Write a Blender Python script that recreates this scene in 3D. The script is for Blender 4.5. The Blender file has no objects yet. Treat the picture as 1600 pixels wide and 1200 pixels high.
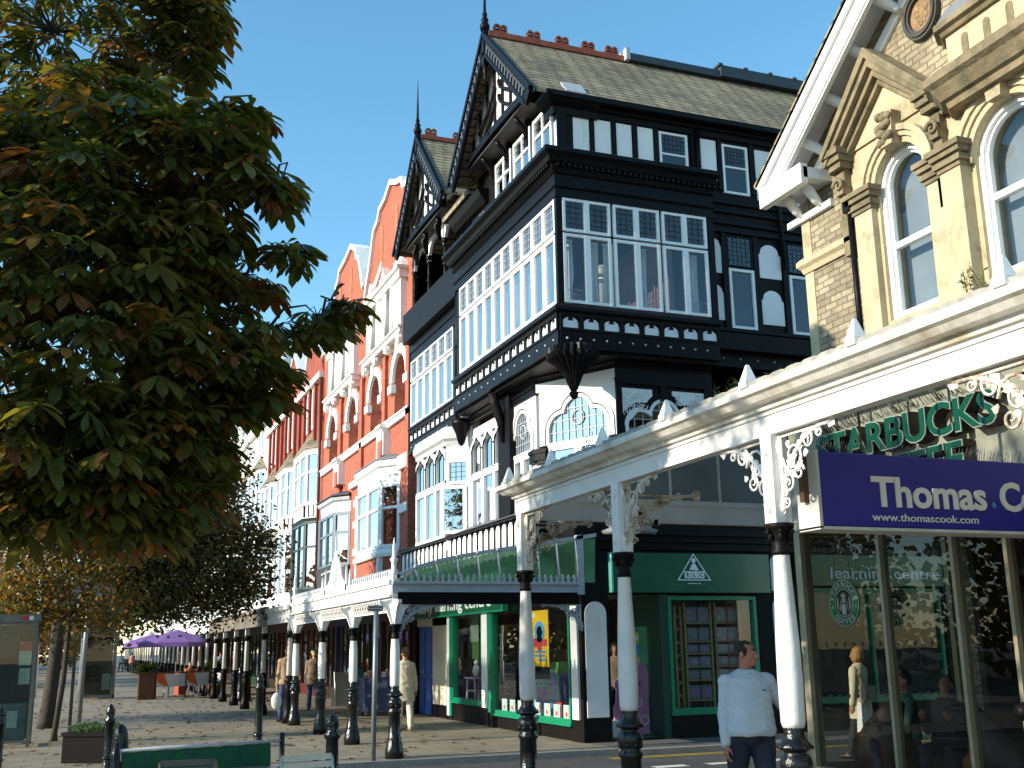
import math
SUN_EL = math.radians(22.0)
SUN_DIR = (math.cos(SUN_EL)*.9985, math.cos(SUN_EL)*.012, -math.sin(SUN_EL))   # the way the light travels
SUN_ROT = math.atan2(-SUN_DIR[0], -SUN_DIR[1])
SUN_E = 4.3; SKY_S = .165; EXPO = 0.82; SKY_SAT = 1.14; SKY_HUE = .483
import bpy, bmesh, math, random
from mathutils import Vector, Matrix
from mathutils import noise as mnoise
PI = math.pi
rnd = random.Random(11)
SC = bpy.context.scene
COL = SC.collection
ORG = {}

# ------------------------------------------------------------ camera (solved from the photograph's vanishing points)
FLEN = 1720.75 / 1600 * 36
YAW, PIT, ROL = math.radians(21.21), math.radians(13.426), math.radians(-0.91)
CF = Vector((math.sin(YAW) * math.cos(PIT), math.cos(YAW) * math.cos(PIT), math.sin(PIT)))
_r = Vector((math.cos(YAW), -math.sin(YAW), 0)); _u = _r.cross(CF)
CR = _r * math.cos(ROL) + _u * math.sin(ROL)
CU = _u * math.cos(ROL) - _r * math.sin(ROL)
EYE = Vector((0, 0, 1.65))

def at(ax, val, x, y):
    """survey helper: where a sight line through the photograph meets a real wall or the ground"""
    d = CF * 1720.75 + CR * (x - 800) - CU * (y - 600)
    i = 'XYZ'.index(ax)
    return EYE + d * ((val - EYE[i]) / d[i])

def atd(x, y, dist):
    d = (CF * 1720.75 + CR * (x - 800) - CU * (y - 600)).normalized()
    return EYE + d * dist

SPLIT = set('corner_post green_pilaster white_pilaster pilaster pilaster_capital hanging_bracket corner_finial gable_bracket white_panel arched_panel baluster downpipe gutter_finial post wheel curtain ridge_crest brick_strip brick_pilaster stone_block loggia_wall balcony_post arched_spandrel sign_lettering hook drainpipe shopfront_post picture_ring eyelet notice badge window_bed floor_slab lead_cap back_frame base bay_panel bay_roof cornice emblem_letter orange_shape panel_groove parapet_slot pargeted_panel ridge_tiling scroll_relief scrolled_band stud timber_stud wall_panel window_display window_guard goods fascia_lettering dentil safety_dot bird_spikes self_sown_weed pavement_cover road_line plants'.split())
# ------------------------------------------------------------ mesh builder
class MB:
    def __init__(s, T=None):
        s.v = []; s.f = []; s.m = []; s.sm = []; s.T = T; s.cm = 0
    def add(s, vs, fs, m=None, sm=False):
        b = len(s.v)
        if s.T: s.v += [Vector(s.T(*p)) for p in vs]
        else: s.v += [Vector(p) for p in vs]
        for f in fs:
            s.f.append([i + b for i in f]); s.m.append(s.cm if m is None else m); s.sm.append(sm)
        return s
    def box(s, a0, a1, b0, b1, c0, c1, m=None):
        return s.add([(a0,b0,c0),(a1,b0,c0),(a1,b1,c0),(a0,b1,c0),(a0,b0,c1),(a1,b0,c1),(a1,b1,c1),(a0,b1,c1)],
                     [(0,3,2,1),(4,5,6,7),(0,1,5,4),(1,2,6,5),(2,3,7,6),(3,0,4,7)], m)
    def prism(s, poly, b0, b1, m=None):
        """(a,c) outline thickened from depth b0 to b1"""
        n = len(poly)
        vs = [(a, b0, c) for a, c in poly] + [(a, b1, c) for a, c in poly]
        fs = [list(range(n))[::-1], [i + n for i in range(n)]] + [(i, (i+1) % n, (i+1) % n + n, i + n) for i in range(n)]
        return s.add(vs, fs, m)
    def ring(s, po, pi, b0, b1, m=None, closed=True):
        n = len(po)
        vs = [(a,b0,c) for a,c in po] + [(a,b0,c) for a,c in pi] + [(a,b1,c) for a,c in po] + [(a,b1,c) for a,c in pi]
        fs = []
        for i in range(n if closed else n - 1):
            j = (i + 1) % n
            fs += [(i,j,n+j,n+i),(2*n+i,3*n+i,3*n+j,2*n+j),(i,2*n+i,2*n+j,j),(n+i,n+j,3*n+j,3*n+i)]
        if not closed:
            fs += [(0,n,3*n,2*n),(n-1,3*n-1,4*n-1,2*n-1)]
        return s.add(vs, fs, m)
    def extr(s, prof, path, m=None, up=(0,0,1), closed=False):
        """sweep a profile [(out,up)] along a horizontal polyline (mitred)"""
        n = len(prof); P = [Vector(p) for p in path]; K = len(P); vs = []
        # the profile's +out side faces the street and the camera's end
        sg = sum(((P[k+1]-P[k]).cross(Vector(up))).dot(Vector((-P[k].x, -P[k].y, 0))) for k in range(K-1))
        if sg < 0: prof = [(-o, z) for o, z in prof]; 
        for k in range(K):
            if closed: d0 = (P[k]-P[k-1]).normalized(); d1 = (P[(k+1)%K]-P[k]).normalized()
            else:
                d0 = (P[k]-P[k-1]).normalized() if k else (P[1]-P[0]).normalized()
                d1 = (P[k+1]-P[k]).normalized() if k < K-1 else d0
            U = Vector(up); n0 = d0.cross(U); n1 = d1.cross(U)
            nn = (n0+n1).normalized(); sc = 1/max(.3, nn.dot(n1))
            for o, z in prof: vs.append(tuple(P[k] + nn*o*sc + U*z))
        fs = []
        for k in range(K if closed else K-1):
            for i in range(n):
                j = (i+1) % n; k2 = (k+1) % K
                fs.append((k*n+i, k*n+j, k2*n+j, k2*n+i))
        if not closed: fs += [list(range(n))[::-1], [(K-1)*n+i for i in range(n)]]
        T = s.T; s.T = None; s.add(vs, fs, m); s.T = T
        return s
    def tube(s, pts, r, n=6, m=None, caps=True, sm=True):
        P = [Vector(s.T(*p)) if s.T else Vector(p) for p in pts]; K = len(P)
        R = list(r) if isinstance(r, (list, tuple)) else [r]*K
        vs = []; prev = None
        for k in range(K):
            d = (P[min(k+1,K-1)] - P[max(k-1,0)])
            d = d.normalized() if d.length > 1e-9 else Vector((0,0,1))
            if prev is None:
                a = Vector((0,0,1)) if abs(d.z) < .9 else Vector((1,0,0))
                x = d.cross(a).normalized()
            else:
                x = prev - d*prev.dot(d)
                x = x.normalized() if x.length > 1e-6 else d.orthogonal().normalized()
            prev = x; y = d.cross(x)
            for i in range(n):
                t = 2*PI*i/n
                vs.append(P[k] + (x*math.cos(t) + y*math.sin(t))*R[k])
        fs = []
        for k in range(K-1):
            for i in range(n):
                j = (i+1) % n
                fs.append((k*n+i, k*n+j, (k+1)*n+j, (k+1)*n+i))
        T = s.T; s.T = None
        s.add(vs, fs, m, sm)
        if caps: s.add(vs[:n], [list(range(n))[::-1]], m); s.add(vs[-n:], [list(range(n))], m)
        s.T = T
        return s
    def lathe(s, prof, c=(0,0,0), n=16, m=None, sm=True, flute=0):
        vs = []; K = len(prof)
        for r, z in prof:
            for i in range(n):
                t = 2*PI*i/n; rr = r*(1 - (flute if i % 2 else 0))
                vs.append((c[0]+rr*math.cos(t), c[1]+rr*math.sin(t), c[2]+z))
        fs = [(k*n+i, k*n+(i+1)%n, (k+1)*n+(i+1)%n, (k+1)*n+i) for k in range(K-1) for i in range(n)]
        s.add(vs, fs, m, sm)
        s.add(vs[:n], [list(range(n))[::-1]], m); s.add(vs[-n:], [list(range(n))], m)
        return s
    def ball(s, c, r, n=12, k=8, m=None, rot=None):
        rx, ry, rz = r if isinstance(r, (tuple, list)) else (r, r, r)
        vs = []; C = Vector(c)
        for j in range(k+1):
            p = PI*j/k
            for i in range(n):
                t = 2*PI*i/n
                q = Vector((rx*math.sin(p)*math.cos(t), ry*math.sin(p)*math.sin(t), rz*math.cos(p)))
                if rot is not None: q = rot @ q
                vs.append(tuple(C+q))
        fs = [(j*n+i, (j+1)*n+i, (j+1)*n+(i+1)%n, j*n+(i+1)%n) for j in range(k) for i in range(n)]
        return s.add(vs, fs, m, True)
    def pieces(s):
        """faces grouped into pieces that do not touch"""
        par = list(range(len(s.v)))
        def fd(i):
            while par[i] != i: par[i] = par[par[i]]; i = par[i]
            return i
        for f in s.f:
            a = fd(f[0])
            for i in f[1:]: par[fd(i)] = a
        g = {}
        for k, f in enumerate(s.f): g.setdefault(fd(f[0]), []).append(k)
        G = []
        for fs in g.values():
            pts = [s.v[i] for k in fs for i in s.f[k]]
            lo = [min(p[a] for p in pts) for a in range(3)]; hi = [max(p[a] for p in pts) for a in range(3)]
            pad = max(.02, .5*max(hi[a]-lo[a] for a in range(3)))/2
            G.append([fs, [v-pad for v in lo], [v+pad for v in hi]])
        ch = True
        while ch:
            ch = False; out = []
            for e in G:
                for o in out:
                    if all(e[1][a] <= o[2][a] and o[1][a] <= e[2][a] for a in range(3)):
                        o[0] = o[0]+e[0]; o[1] = [min(o[1][a], e[1][a]) for a in range(3)]; o[2] = [max(o[2][a], e[2][a]) for a in range(3)]; ch = True; break
                else: out.append(e)
            G = out
        return [e[0] for e in G]
    def quad(s, p, m=None):
        return s.add(p, [list(range(len(p)))], m)
    def build(s, name, mats, parent=None, label=None, cat=None, group=None, kind=None, loc=None, bevel=0, merge=True, fixn=True):
        if not isinstance(mats, (list, tuple)): mats = [mats]
        if name in SPLIT and (parent is not None or kind == 'structure'):
            pcs = s.pieces()
            if 1 < len(pcs) <= 100:
                r = None
                for fs in pcs:
                    m = MB(); used = sorted({i for k in fs for i in s.f[k]}); ix = {i: j for j, i in enumerate(used)}
                    m.v = [s.v[i] for i in used]; m.f = [[ix[i] for i in s.f[k]] for k in fs]; m.m = [s.m[k] for k in fs]; m.sm = [s.sm[k] for k in fs]
                    r = m.build(name+' ', mats, parent, label, cat, group, kind, None, bevel, merge, fixn); r.name = name
                return r
            name = name.strip()
        name = name.strip()
        o3 = ORG[parent.name] if parent is not None else Vector(loc or (0,0,0))
        me = bpy.data.meshes.new(name)
        me.from_pydata([tuple(v - o3) for v in s.v], [], s.f)
        for mm in mats: me.materials.append(mm)
        me.polygons.foreach_set('material_index', s.m)
        me.polygons.foreach_set('use_smooth', s.sm)
        if merge or fixn:
            bm = bmesh.new(); bm.from_mesh(me)
            if merge: bmesh.ops.remove_doubles(bm, verts=bm.verts, dist=1e-5)
            if fixn: bmesh.ops.recalc_face_normals(bm, faces=bm.faces)
            bm.to_mesh(me); bm.free()
        ob = bpy.data.objects.new(name, me); COL.objects.link(ob)
        if parent is not None: ob.parent = parent
        else: ob.location = o3
        ORG[ob.name] = o3
        if bevel:
            b = ob.modifiers.new('bevel', 'BEVEL'); b.width = bevel; b.segments = 1; b.limit_method = 'ANGLE'; b.angle_limit = math.radians(40)
        tag(ob, label, cat, group, kind)
        return ob

def tag(o, label=None, cat=None, group=None, kind=None):
    if label: o['label'] = label
    if cat: o['category'] = cat
    if group: o['group'] = group
    if kind: o['kind'] = kind
    return o

def thing(name, label, cat, loc=(0,0,0), group=None, kind=None):
    o = bpy.data.objects.new(name, None); COL.objects.link(o)
    o.location = loc; o.empty_display_size = .2
    ORG[o.name] = Vector(loc)
    return tag(o, label, cat, group, kind)

def copy_tree(o, parent=None):
    c = o.copy(); COL.objects.link(c)
    ORG[c.name] = ORG[o.name].copy()
    if parent is not None: c.parent = parent
    for ch in list(o.children): copy_tree(ch, c)
    return c

def FX(X): return lambda a, b, c: (X - b, a, c)          # a wall facing the street: a runs along +Y, b comes out towards -X
def FY(Y): return lambda a, b, c: (a, Y - b, c)          # a wall facing the camera's end: a runs along +X, b comes out towards -Y
def FW(p, q):
    """wall from p to q in plan; b comes out on the camera's side"""
    p = Vector(p); q = Vector(q); u = (q-p).normalized(); n = Vector((u.y, -u.x))
    if n.dot(-p) < 0: n = -n
    return lambda a, b, c: (p.x + u.x*a + n.x*b, p.y + u.y*a + n.y*b, c)
def FO(o, ang=0):
    ca, sa = math.cos(ang), math.sin(ang)
    return lambda a, b, c: (o[0] + ca*a - sa*b, o[1] + sa*a + ca*b, o[2] + c)

def arch(a0, a1, c0, c1, n=10, k=1.0):
    """outline of a round-headed opening (k scales the head's rise)"""
    r = (a1-a0)/2; m = (a0+a1)/2; h = c1 - r*k
    return [(a0, c0)] + [(m - r*math.cos(PI*i/n), h + r*k*math.sin(PI*i/n)) for i in range(n+1)] + [(a1, c0)]

def off(poly, d):
    """outset a polygon by d"""
    n = len(poly); out = []
    A = sum(poly[i][0]*poly[(i+1)%n][1]-poly[(i+1)%n][0]*poly[i][1] for i in range(n))
    s = 1 if A > 0 else -1
    for i in range(n):
        p0 = Vector(poly[i-1]); p = Vector(poly[i]); p1 = Vector(poly[(i+1)%n])
        e0 = (p-p0).normalized(); e1 = (p1-p).normalized()
        n0 = Vector((e0.y,-e0.x))*s; n1 = Vector((e1.y,-e1.x))*s
        nn = (n0+n1)
        nn = nn.normalized() if nn.length > 1e-6 else n0
        q = p + nn*d/max(.4, nn.dot(n0)); out.append((q.x, q.y))
    return out

def rect(a0, a1, c0, c1): return [(a0,c0),(a1,c0),(a1,c1),(a0,c1)]

def scroll(mb, c, r, turns=1.4, a0=0, s=1, w=.012, b=0.0, n=16, rad=None):
    """an iron volute in the builder's (a,c) plane"""
    pts = []
    for i in range(n+1):
        t = i/n; rr = r*(1-.85*t); an = a0 + s*turns*2*PI*t
        pts.append((c[0]+rr*math.cos(an), b, c[1]+rr*math.sin(an)))
    mb.tube(pts, [w*(1-.4*i/n) for i in range(n+1)], 5)

_txt = {}
def text_mb(mb, s, a, c, h, b0, b1, width=None, weight=0.0, m=None, italic=0.0, center=False):
    """raise lettering on the builder's wall: caps height h at (a,c)"""
    key = (s, weight)
    if key not in _txt:
        cu = bpy.data.curves.new('t', 'FONT'); cu.body = s; cu.size = 1; cu.offset = weight; cu.resolution_u = 3; cu.fill_mode = 'FRONT'
        ob = bpy.data.objects.new('t', cu); COL.objects.link(ob)
        dg = bpy.context.evaluated_depsgraph_get(); dg.update()
        me = bpy.data.meshes.new_from_object(ob.evaluated_get(dg))
        bm = bmesh.new(); bm.from_mesh(me)
        bmesh.ops.remove_doubles(bm, verts=bm.verts, dist=1e-4)
        V = [(v.co.x, v.co.y) for v in bm.verts]; bm.verts.index_update()
        F = [[v.index for v in f.verts] for f in bm.faces]
        E = [[e.verts[0].index, e.verts[1].index] for e in bm.edges if len(e.link_faces) == 1]
        bm.free(); bpy.data.objects.remove(ob); bpy.data.curves.remove(cu); bpy.data.meshes.remove(me)
        _txt[key] = (V, F, E)
    V, F, E = _txt[key]
    x0 = min(v[0] for v in V); x1 = max(v[0] for v in V)
    k = h/0.69; kx = k if width is None else width/(x1-x0)
    if center: a = a - (x1-x0)*kx/2
    P = [(a+(x-x0)*kx + italic*y*k, c+y*k) for x, y in V]; n = len(P)
    vs = [(p, b1, q) for p, q in P] + [(p, b0, q) for p, q in P]
    mb.add(vs, F + [[e[0], e[1], e[1]+n, e[0]+n] for e in E], m)

# ------------------------------------------------------------ materials
_M = {}
def _nt(name):
    m = bpy.data.materials.new(name); m.use_nodes = True
    nt = m.node_tree; nt.nodes.clear()
    return m, nt
def N(nt, t, **kw):
    n = nt.nodes.new(t)
    for k, v in kw.items():
        if k in n.inputs: n.inputs[k].default_value = v
        else: setattr(n, k, v)
    return n
def L(nt, a, ao, b, bi): nt.links.new(a.outputs[ao], b.inputs[bi])
def _pos(nt, vec=None):
    g = N(nt, 'ShaderNodeNewGeometry')
    return g
def _wallvec(nt, kz=1.0):
    g = N(nt, 'ShaderNodeNewGeometry'); s = N(nt, 'ShaderNodeSeparateXYZ'); L(nt, g, 'Position', s, 0)
    a = N(nt, 'ShaderNodeMath', operation='ADD'); L(nt, s, 'X', a, 0); L(nt, s, 'Y', a, 1)
    z = N(nt, 'ShaderNodeMath', operation='MULTIPLY'); L(nt, s, 'Z', z, 0); z.inputs[1].default_value = kz
    c = N(nt, 'ShaderNodeCombineXYZ'); L(nt, a, 0, c, 'X'); L(nt, z, 0, c, 'Y')
    return c
def rgb(c): return (c[0], c[1], c[2], 1)

def mat(name, col, rough=.6, metal=0., var=.12, scale=2.5, bump=0., bscale=30., col2=None, thr=.6, soft=.1, c2scale=3., spec=.5, coat=0., detail=6, streak=False):
    if name in _M: return _M[name]
    m, nt = _nt(name)
    out = N(nt, 'ShaderNodeOutputMaterial'); p = N(nt, 'ShaderNodeBsdfPrincipled', Roughness=rough, Metallic=metal)
    p.inputs['Specular IOR Level'].default_value = spec
    p.inputs['Coat Weight'].default_value = coat
    p.inputs['Coat Roughness'].default_value = .08
    L(nt, p, 0, out, 0)
    g = _pos(nt)
    nz = N(nt, 'ShaderNodeTexNoise', Scale=scale, Detail=detail, Roughness=.65); L(nt, g, 'Position', nz, 'Vector')
    mr = N(nt, 'ShaderNodeMapRange'); L(nt, nz, 'Fac', mr, 0)
    mr.inputs[1].default_value = .25; mr.inputs[2].default_value = .75; mr.inputs[3].default_value = 1-var*1.6; mr.inputs[4].default_value = 1+var
    mx = N(nt, 'ShaderNodeVectorMath', operation='SCALE'); mx.inputs[0].default_value = col[:3]; L(nt, mr, 0, mx, 'Scale')
    last = mx
    if col2 is not None:
        n2 = N(nt, 'ShaderNodeTexNoise', Scale=c2scale, Detail=8, Roughness=.7)
        if streak:
            sv = N(nt, 'ShaderNodeVectorMath', operation='MULTIPLY'); L(nt, g, 'Position', sv, 0); sv.inputs[1].default_value = (1.6, 1.6, .22); L(nt, sv, 0, n2, 'Vector')
        else: L(nt, g, 'Position', n2, 'Vector')
        r2 = N(nt, 'ShaderNodeMapRange'); L(nt, n2, 'Fac', r2, 0); r2.inputs[1].default_value = thr-soft; r2.inputs[2].default_value = thr+soft
        mm = N(nt, 'ShaderNodeMixRGB'); L(nt, r2, 0, mm, 0); L(nt, mx, 0, mm, 1); mm.inputs[2].default_value = rgb(col2); last = mm
    L(nt, last, 0, p, 'Base Color')
    if var > 0:
        rr = N(nt, 'ShaderNodeMapRange'); L(nt, nz, 'Fac', rr, 0); rr.inputs[3].default_value = max(0, rough-.12); rr.inputs[4].default_value = min(1, rough+.12); L(nt, rr, 0, p, 'Roughness')
    if bump:
        nb = N(nt, 'ShaderNodeTexNoise', Scale=bscale, Detail=5); L(nt, g, 'Position', nb, 'Vector')
        bp = N(nt, 'ShaderNodeBump', Strength=bump, Distance=.02); L(nt, nb, 'Fac', bp, 'Height'); L(nt, bp, 0, p, 'Normal')
    _M[name] = m
    return m

def brickmat(name, c1, c2, mortar, bw, bh, ms=.012, rough=.85, bump=.5, floor=False, var=.2, stain=None, kz=1.0, offset=.5, nscale=1.5, sth=.58, wob=.18):
    if name in _M: return _M[name]
    m, nt = _nt(name)
    out = N(nt, 'ShaderNodeOutputMaterial'); p = N(nt, 'ShaderNodeBsdfPrincipled', Roughness=rough); L(nt, p, 0, out, 0)
    g = _pos(nt)
    if floor: vec, vo = g, 'Position'
    else: vec, vo = _wallvec(nt, kz), 0
    # wobble the joints a little
    wn = N(nt, 'ShaderNodeTexNoise', Scale=3.0, Detail=3); L(nt, g, 'Position', wn, 'Vector')
    wa = N(nt, 'ShaderNodeVectorMath', operation='SCALE'); L(nt, wn, 'Color', wa, 0); wa.inputs['Scale'].default_value = bh*wob
    ad = N(nt, 'ShaderNodeVectorMath', operation='ADD'); L(nt, vec, vo, ad, 0); L(nt, wa, 0, ad, 1)
    b = N(nt, 'ShaderNodeTexBrick', Scale=1.0); L(nt, ad, 0, b, 'Vector')
    b.inputs['Color1'].default_value = rgb(c1); b.inputs['Color2'].default_value = rgb(c2); b.inputs['Mortar'].default_value = rgb(mortar)
    b.inputs['Brick Width'].default_value = bw; b.inputs['Row Height'].default_value = bh; b.inputs['Mortar Size'].default_value = ms
    b.inputs['Mortar Smooth'].default_value = .3; b.offset = offset
    nz = N(nt, 'ShaderNodeTexNoise', Scale=nscale, Detail=8, Roughness=.7); L(nt, g, 'Position', nz, 'Vector')
    mr = N(nt, 'ShaderNodeMapRange'); L(nt, nz, 'Fac', mr, 0); mr.inputs[1].default_value = .25; mr.inputs[2].default_value = .75
    mr.inputs[3].default_value = 1-var*1.5; mr.inputs[4].default_value = 1+var
    mx = N(nt, 'ShaderNodeVectorMath', operation='SCALE'); L(nt, b, 'Color', mx, 0); L(nt, mr, 0, mx, 'Scale'); last = mx
    if stain:
        n2 = N(nt, 'ShaderNodeTexNoise', Scale=nscale*3.1, Detail=8, Roughness=.75); L(nt, g, 'Position', n2, 'Vector')
        r2 = N(nt, 'ShaderNodeMapRange'); L(nt, n2, 'Fac', r2, 0); r2.inputs[1].default_value = sth-.06; r2.inputs[2].default_value = sth+.12; r2.inputs[4].default_value = .75
        mm = N(nt, 'ShaderNodeMixRGB'); L(nt, r2, 0, mm, 0); L(nt, mx, 0, mm, 1); mm.inputs[2].default_value = rgb(stain); last = mm
    L(nt, last, 0, p, 'Base Color')
    nb = N(nt, 'ShaderNodeTexNoise', Scale=22, Detail=6); L(nt, g, 'Position', nb, 'Vector')
    m1 = N(nt, 'ShaderNodeMath', operation='MULTIPLY_ADD'); L(nt, nb, 'Fac', m1, 0); m1.inputs[1].default_value = .7
    inv = N(nt, 'ShaderNodeMath', operation='SUBTRACT'); inv.inputs[0].default_value = 1; L(nt, b, 'Fac', inv, 1); L(nt, inv, 0, m1, 2)
    bp = N(nt, 'ShaderNodeBump', Strength=bump, Distance=.02); L(nt, m1, 0, bp, 'Height'); L(nt, bp, 0, p, 'Normal')
    _M[name] = m
    return m

def glass(name, tint=(.85,.9,.9), f0=.04, k=1.6, rough=0.0, wave=0.0):
    """thin pane: a see-through sheet that mirrors more at a slant (both faces alike)"""
    if name in _M: return _M[name]
    m, nt = _nt(name)
    out = N(nt, 'ShaderNodeOutputMaterial')
    t = N(nt, 'ShaderNodeBsdfTransparent'); t.inputs[0].default_value = rgb(tint)
    gl = N(nt, 'ShaderNodeBsdfGlossy', Roughness=rough); gl.inputs[0].default_value = (.95,.97,1,1)
    g = _pos(nt); d = N(nt, 'ShaderNodeVectorMath', operation='DOT_PRODUCT'); L(nt, g, 'Incoming', d, 0); L(nt, g, 'Normal', d, 1)
    a = N(nt, 'ShaderNodeMath', operation='ABSOLUTE'); nt.links.new(d.outputs['Value'], a.inputs[0])
    b = N(nt, 'ShaderNodeMath', operation='SUBTRACT'); b.inputs[0].default_value = 1; L(nt, a, 0, b, 1)
    p = N(nt, 'ShaderNodeMath', operation='POWER'); L(nt, b, 0, p, 0); p.inputs[1].default_value = 5
    mu = N(nt, 'ShaderNodeMath', operation='MULTIPLY_ADD'); L(nt, p, 0, mu, 0); mu.inputs[1].default_value = (1-f0)*k; mu.inputs[2].default_value = f0*k; mu.use_clamp = True
    mx = N(nt, 'ShaderNodeMixShader'); L(nt, mu, 0, mx, 0); L(nt, t, 0, mx, 1); L(nt, gl, 0, mx, 2); L(nt, mx, 0, out, 0)
    if wave:
        nz = N(nt, 'ShaderNodeTexNoise', Scale=1.8, Detail=1); L(nt, g, 'Position', nz, 'Vector')
        bp = N(nt, 'ShaderNodeBump', Strength=wave, Distance=.02); L(nt, nz, 'Fac', bp, 'Height'); L(nt, bp, 0, gl, 'Normal')
    _M[name] = m
    return m

def leafmat(name, c, c2, tr=.35, rough=.5):
    if name in _M: return _M[name]
    m, nt = _nt(name)
    out = N(nt, 'ShaderNodeOutputMaterial'); p = N(nt, 'ShaderNodeBsdfPrincipled', Roughness=rough); p.inputs['Specular IOR Level'].default_value = .28
    g = _pos(nt); nz = N(nt, 'ShaderNodeTexNoise', Scale=2.2, Detail=5, Roughness=.8); L(nt, g, 'Position', nz, 'Vector')
    r = N(nt, 'ShaderNodeMapRange'); L(nt, nz, 'Fac', r, 0); r.inputs[1].default_value = .38; r.inputs[2].default_value = .62
    mm = N(nt, 'ShaderNodeMixRGB'); L(nt, r, 0, mm, 0); mm.inputs[1].default_value = rgb(c); mm.inputs[2].default_value = rgb(c2)
    rn = N(nt, 'ShaderNodeMath', operation='MULTIPLY_ADD'); L(nt, g, 'Random Per Island', rn, 0); rn.inputs[1].default_value = .8; rn.inputs[2].default_value = .6
    sc = N(nt, 'ShaderNodeVectorMath', operation='SCALE'); L(nt, mm, 0, sc, 0); L(nt, rn, 0, sc, 'Scale')
    L(nt, sc, 0, p, 'Base Color')
    tl = N(nt, 'ShaderNodeBsdfTranslucent'); tc = N(nt, 'ShaderNodeVectorMath', operation='MULTIPLY'); L(nt, sc, 0, tc, 0); tc.inputs[1].default_value = (2.2, 2.0, .8); L(nt, tc, 0, tl, 0)
    mx = N(nt, 'ShaderNodeMixShader', Fac=tr); L(nt, p, 0, mx, 1); L(nt, tl, 0, mx, 2); L(nt, mx, 0, out, 0)
    _M[name] = m
    return m

def obscured(name, col, tr, tint=(.8,.85,.82), lo=.3, hi=.8):
    """dusty wired glass: part clear, part scattering"""
    if name in _M: return _M[name]
    m, nt = _nt(name)
    o = N(nt, 'ShaderNodeOutputMaterial'); a = N(nt, 'ShaderNodeBsdfTransparent'); a.inputs[0].default_value = rgb(tint)
    b = N(nt, 'ShaderNodeBsdfTranslucent'); b.inputs[0].default_value = rgb(col); c = N(nt, 'ShaderNodeBsdfPrincipled', Roughness=.2); c.inputs['Base Color'].default_value = rgb(col)
    s = N(nt, 'ShaderNodeMixShader', Fac=.45); L(nt, b, 0, s, 1); L(nt, c, 0, s, 2)
    x = N(nt, 'ShaderNodeMixShader'); g = _pos(nt); n = N(nt, 'ShaderNodeTexNoise', Scale=1.1, Detail=5); L(nt, g, 'Position', n, 'Vector')
    r = N(nt, 'ShaderNodeMapRange'); L(nt, n, 'Fac', r, 0); r.inputs[1].default_value = .3; r.inputs[2].default_value = .7; r.inputs[3].default_value = lo; r.inputs[4].default_value = hi
    L(nt, r, 0, x, 0); L(nt, a, 0, x, 1); L(nt, s, 0, x, 2); L(nt, x, 0, o, 0)
    _M[name] = m
    return m

def emitmat(name, col, s):
    if name in _M: return _M[name]
    m, nt = _nt(name)
    out = N(nt, 'ShaderNodeOutputMaterial'); e = N(nt, 'ShaderNodeEmission', Strength=s); e.inputs[0].default_value = rgb(col); L(nt, e, 0, out, 0)
    _M[name] = m
    return m

BLACK  = mat('black_gloss_paint', (.006,.005,.006), .40, var=.15, bump=.2, bscale=25, spec=.13)
BLACKG = mat('black_gloss_iron', (.007,.007,.008), .2, var=.2, scale=9, bump=.35, bscale=45, spec=.5)
BLACKF = mat('black_timber', (.009,.0075,.008), .5, var=.3, bump=.3, bscale=18, spec=.12)
WHITE  = mat('white_paint', (.80,.80,.78), .5, var=.05, scale=1.5, bump=.06, bscale=12)
PANEL  = mat('white_render', (.80,.80,.79), .65, var=.07, scale=.9, bump=.2, bscale=8, col2=(.55,.54,.52), thr=.68, soft=.1, c2scale=2, streak=True)
WFRAME = mat('white_window_paint', (.82,.82,.80), .4, var=.05, scale=4)
WDIRTY = mat('weathered_white_paint', (.74,.73,.70), .5, var=.1, scale=2, col2=(.34,.21,.12), thr=.64, soft=.07, c2scale=2.2, bump=.2, bscale=20, streak=True)
WRUST  = mat('rusty_white_iron', (.62,.58,.50), .65, var=.2, scale=5, col2=(.20,.085,.035), thr=.55, soft=.08, c2scale=7, bump=.4, bscale=40)
GREEN  = mat('green_fascia_paint', (.004,.105,.045), .28, var=.16, scale=1.1, coat=.2, col2=(.02,.12,.07), thr=.62, soft=.12, c2scale=2, streak=True)
GREENF = mat('green_frame_paint', (.006,.22,.11), .3, var=.06)
DGREEN = mat('dark_green_board', (.004,.05,.032), .35, var=.1)
SILVER = mat('silver_grey_paint', (.40,.42,.45), .4, var=.1, scale=6, bump=.1)
LEAD   = mat('lead_cames', (.03,.03,.035), .5)
LEADF  = mat('lead_flashing', (.16,.17,.19), .6, var=.2)
SLATE  = brickmat('roof_slates', (.32,.262,.155), (.205,.172,.112), (.05,.044,.034), .34, .20, .024, .8, 1.0, var=.35, stain=(.33,.28,.15), kz=1.41, nscale=.8, sth=.58)
RIDGE  = mat('terracotta_ridge', (.36,.075,.03), .7, var=.25, scale=5, col2=(.12,.05,.03), thr=.6, c2scale=6)
BRICK  = brickmat('red_brick', (.46,.105,.052), (.35,.075,.038), (.36,.17,.11), .225, .075, .008, .85, .4, var=.16)
STONEW = mat('painted_stone_trim', (.80,.79,.75), .6, var=.08, scale=3, bump=.2, bscale=9)
STONE  = brickmat('coursed_sandstone', (.38,.32,.21), (.22,.185,.12), (.19,.155,.105), .21, .078, .008, .9, 1.4, var=.34, stain=(.12,.10,.065), nscale=2.2, sth=.60, wob=.5)
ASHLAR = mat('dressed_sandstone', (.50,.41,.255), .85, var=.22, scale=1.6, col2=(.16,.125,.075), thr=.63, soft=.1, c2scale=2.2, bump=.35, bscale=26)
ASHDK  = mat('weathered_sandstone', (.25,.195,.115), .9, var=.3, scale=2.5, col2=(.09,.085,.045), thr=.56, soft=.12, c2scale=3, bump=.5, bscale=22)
SOFFIT = mat('grey_soffit', (.28,.27,.25), .7, var=.2)
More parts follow.
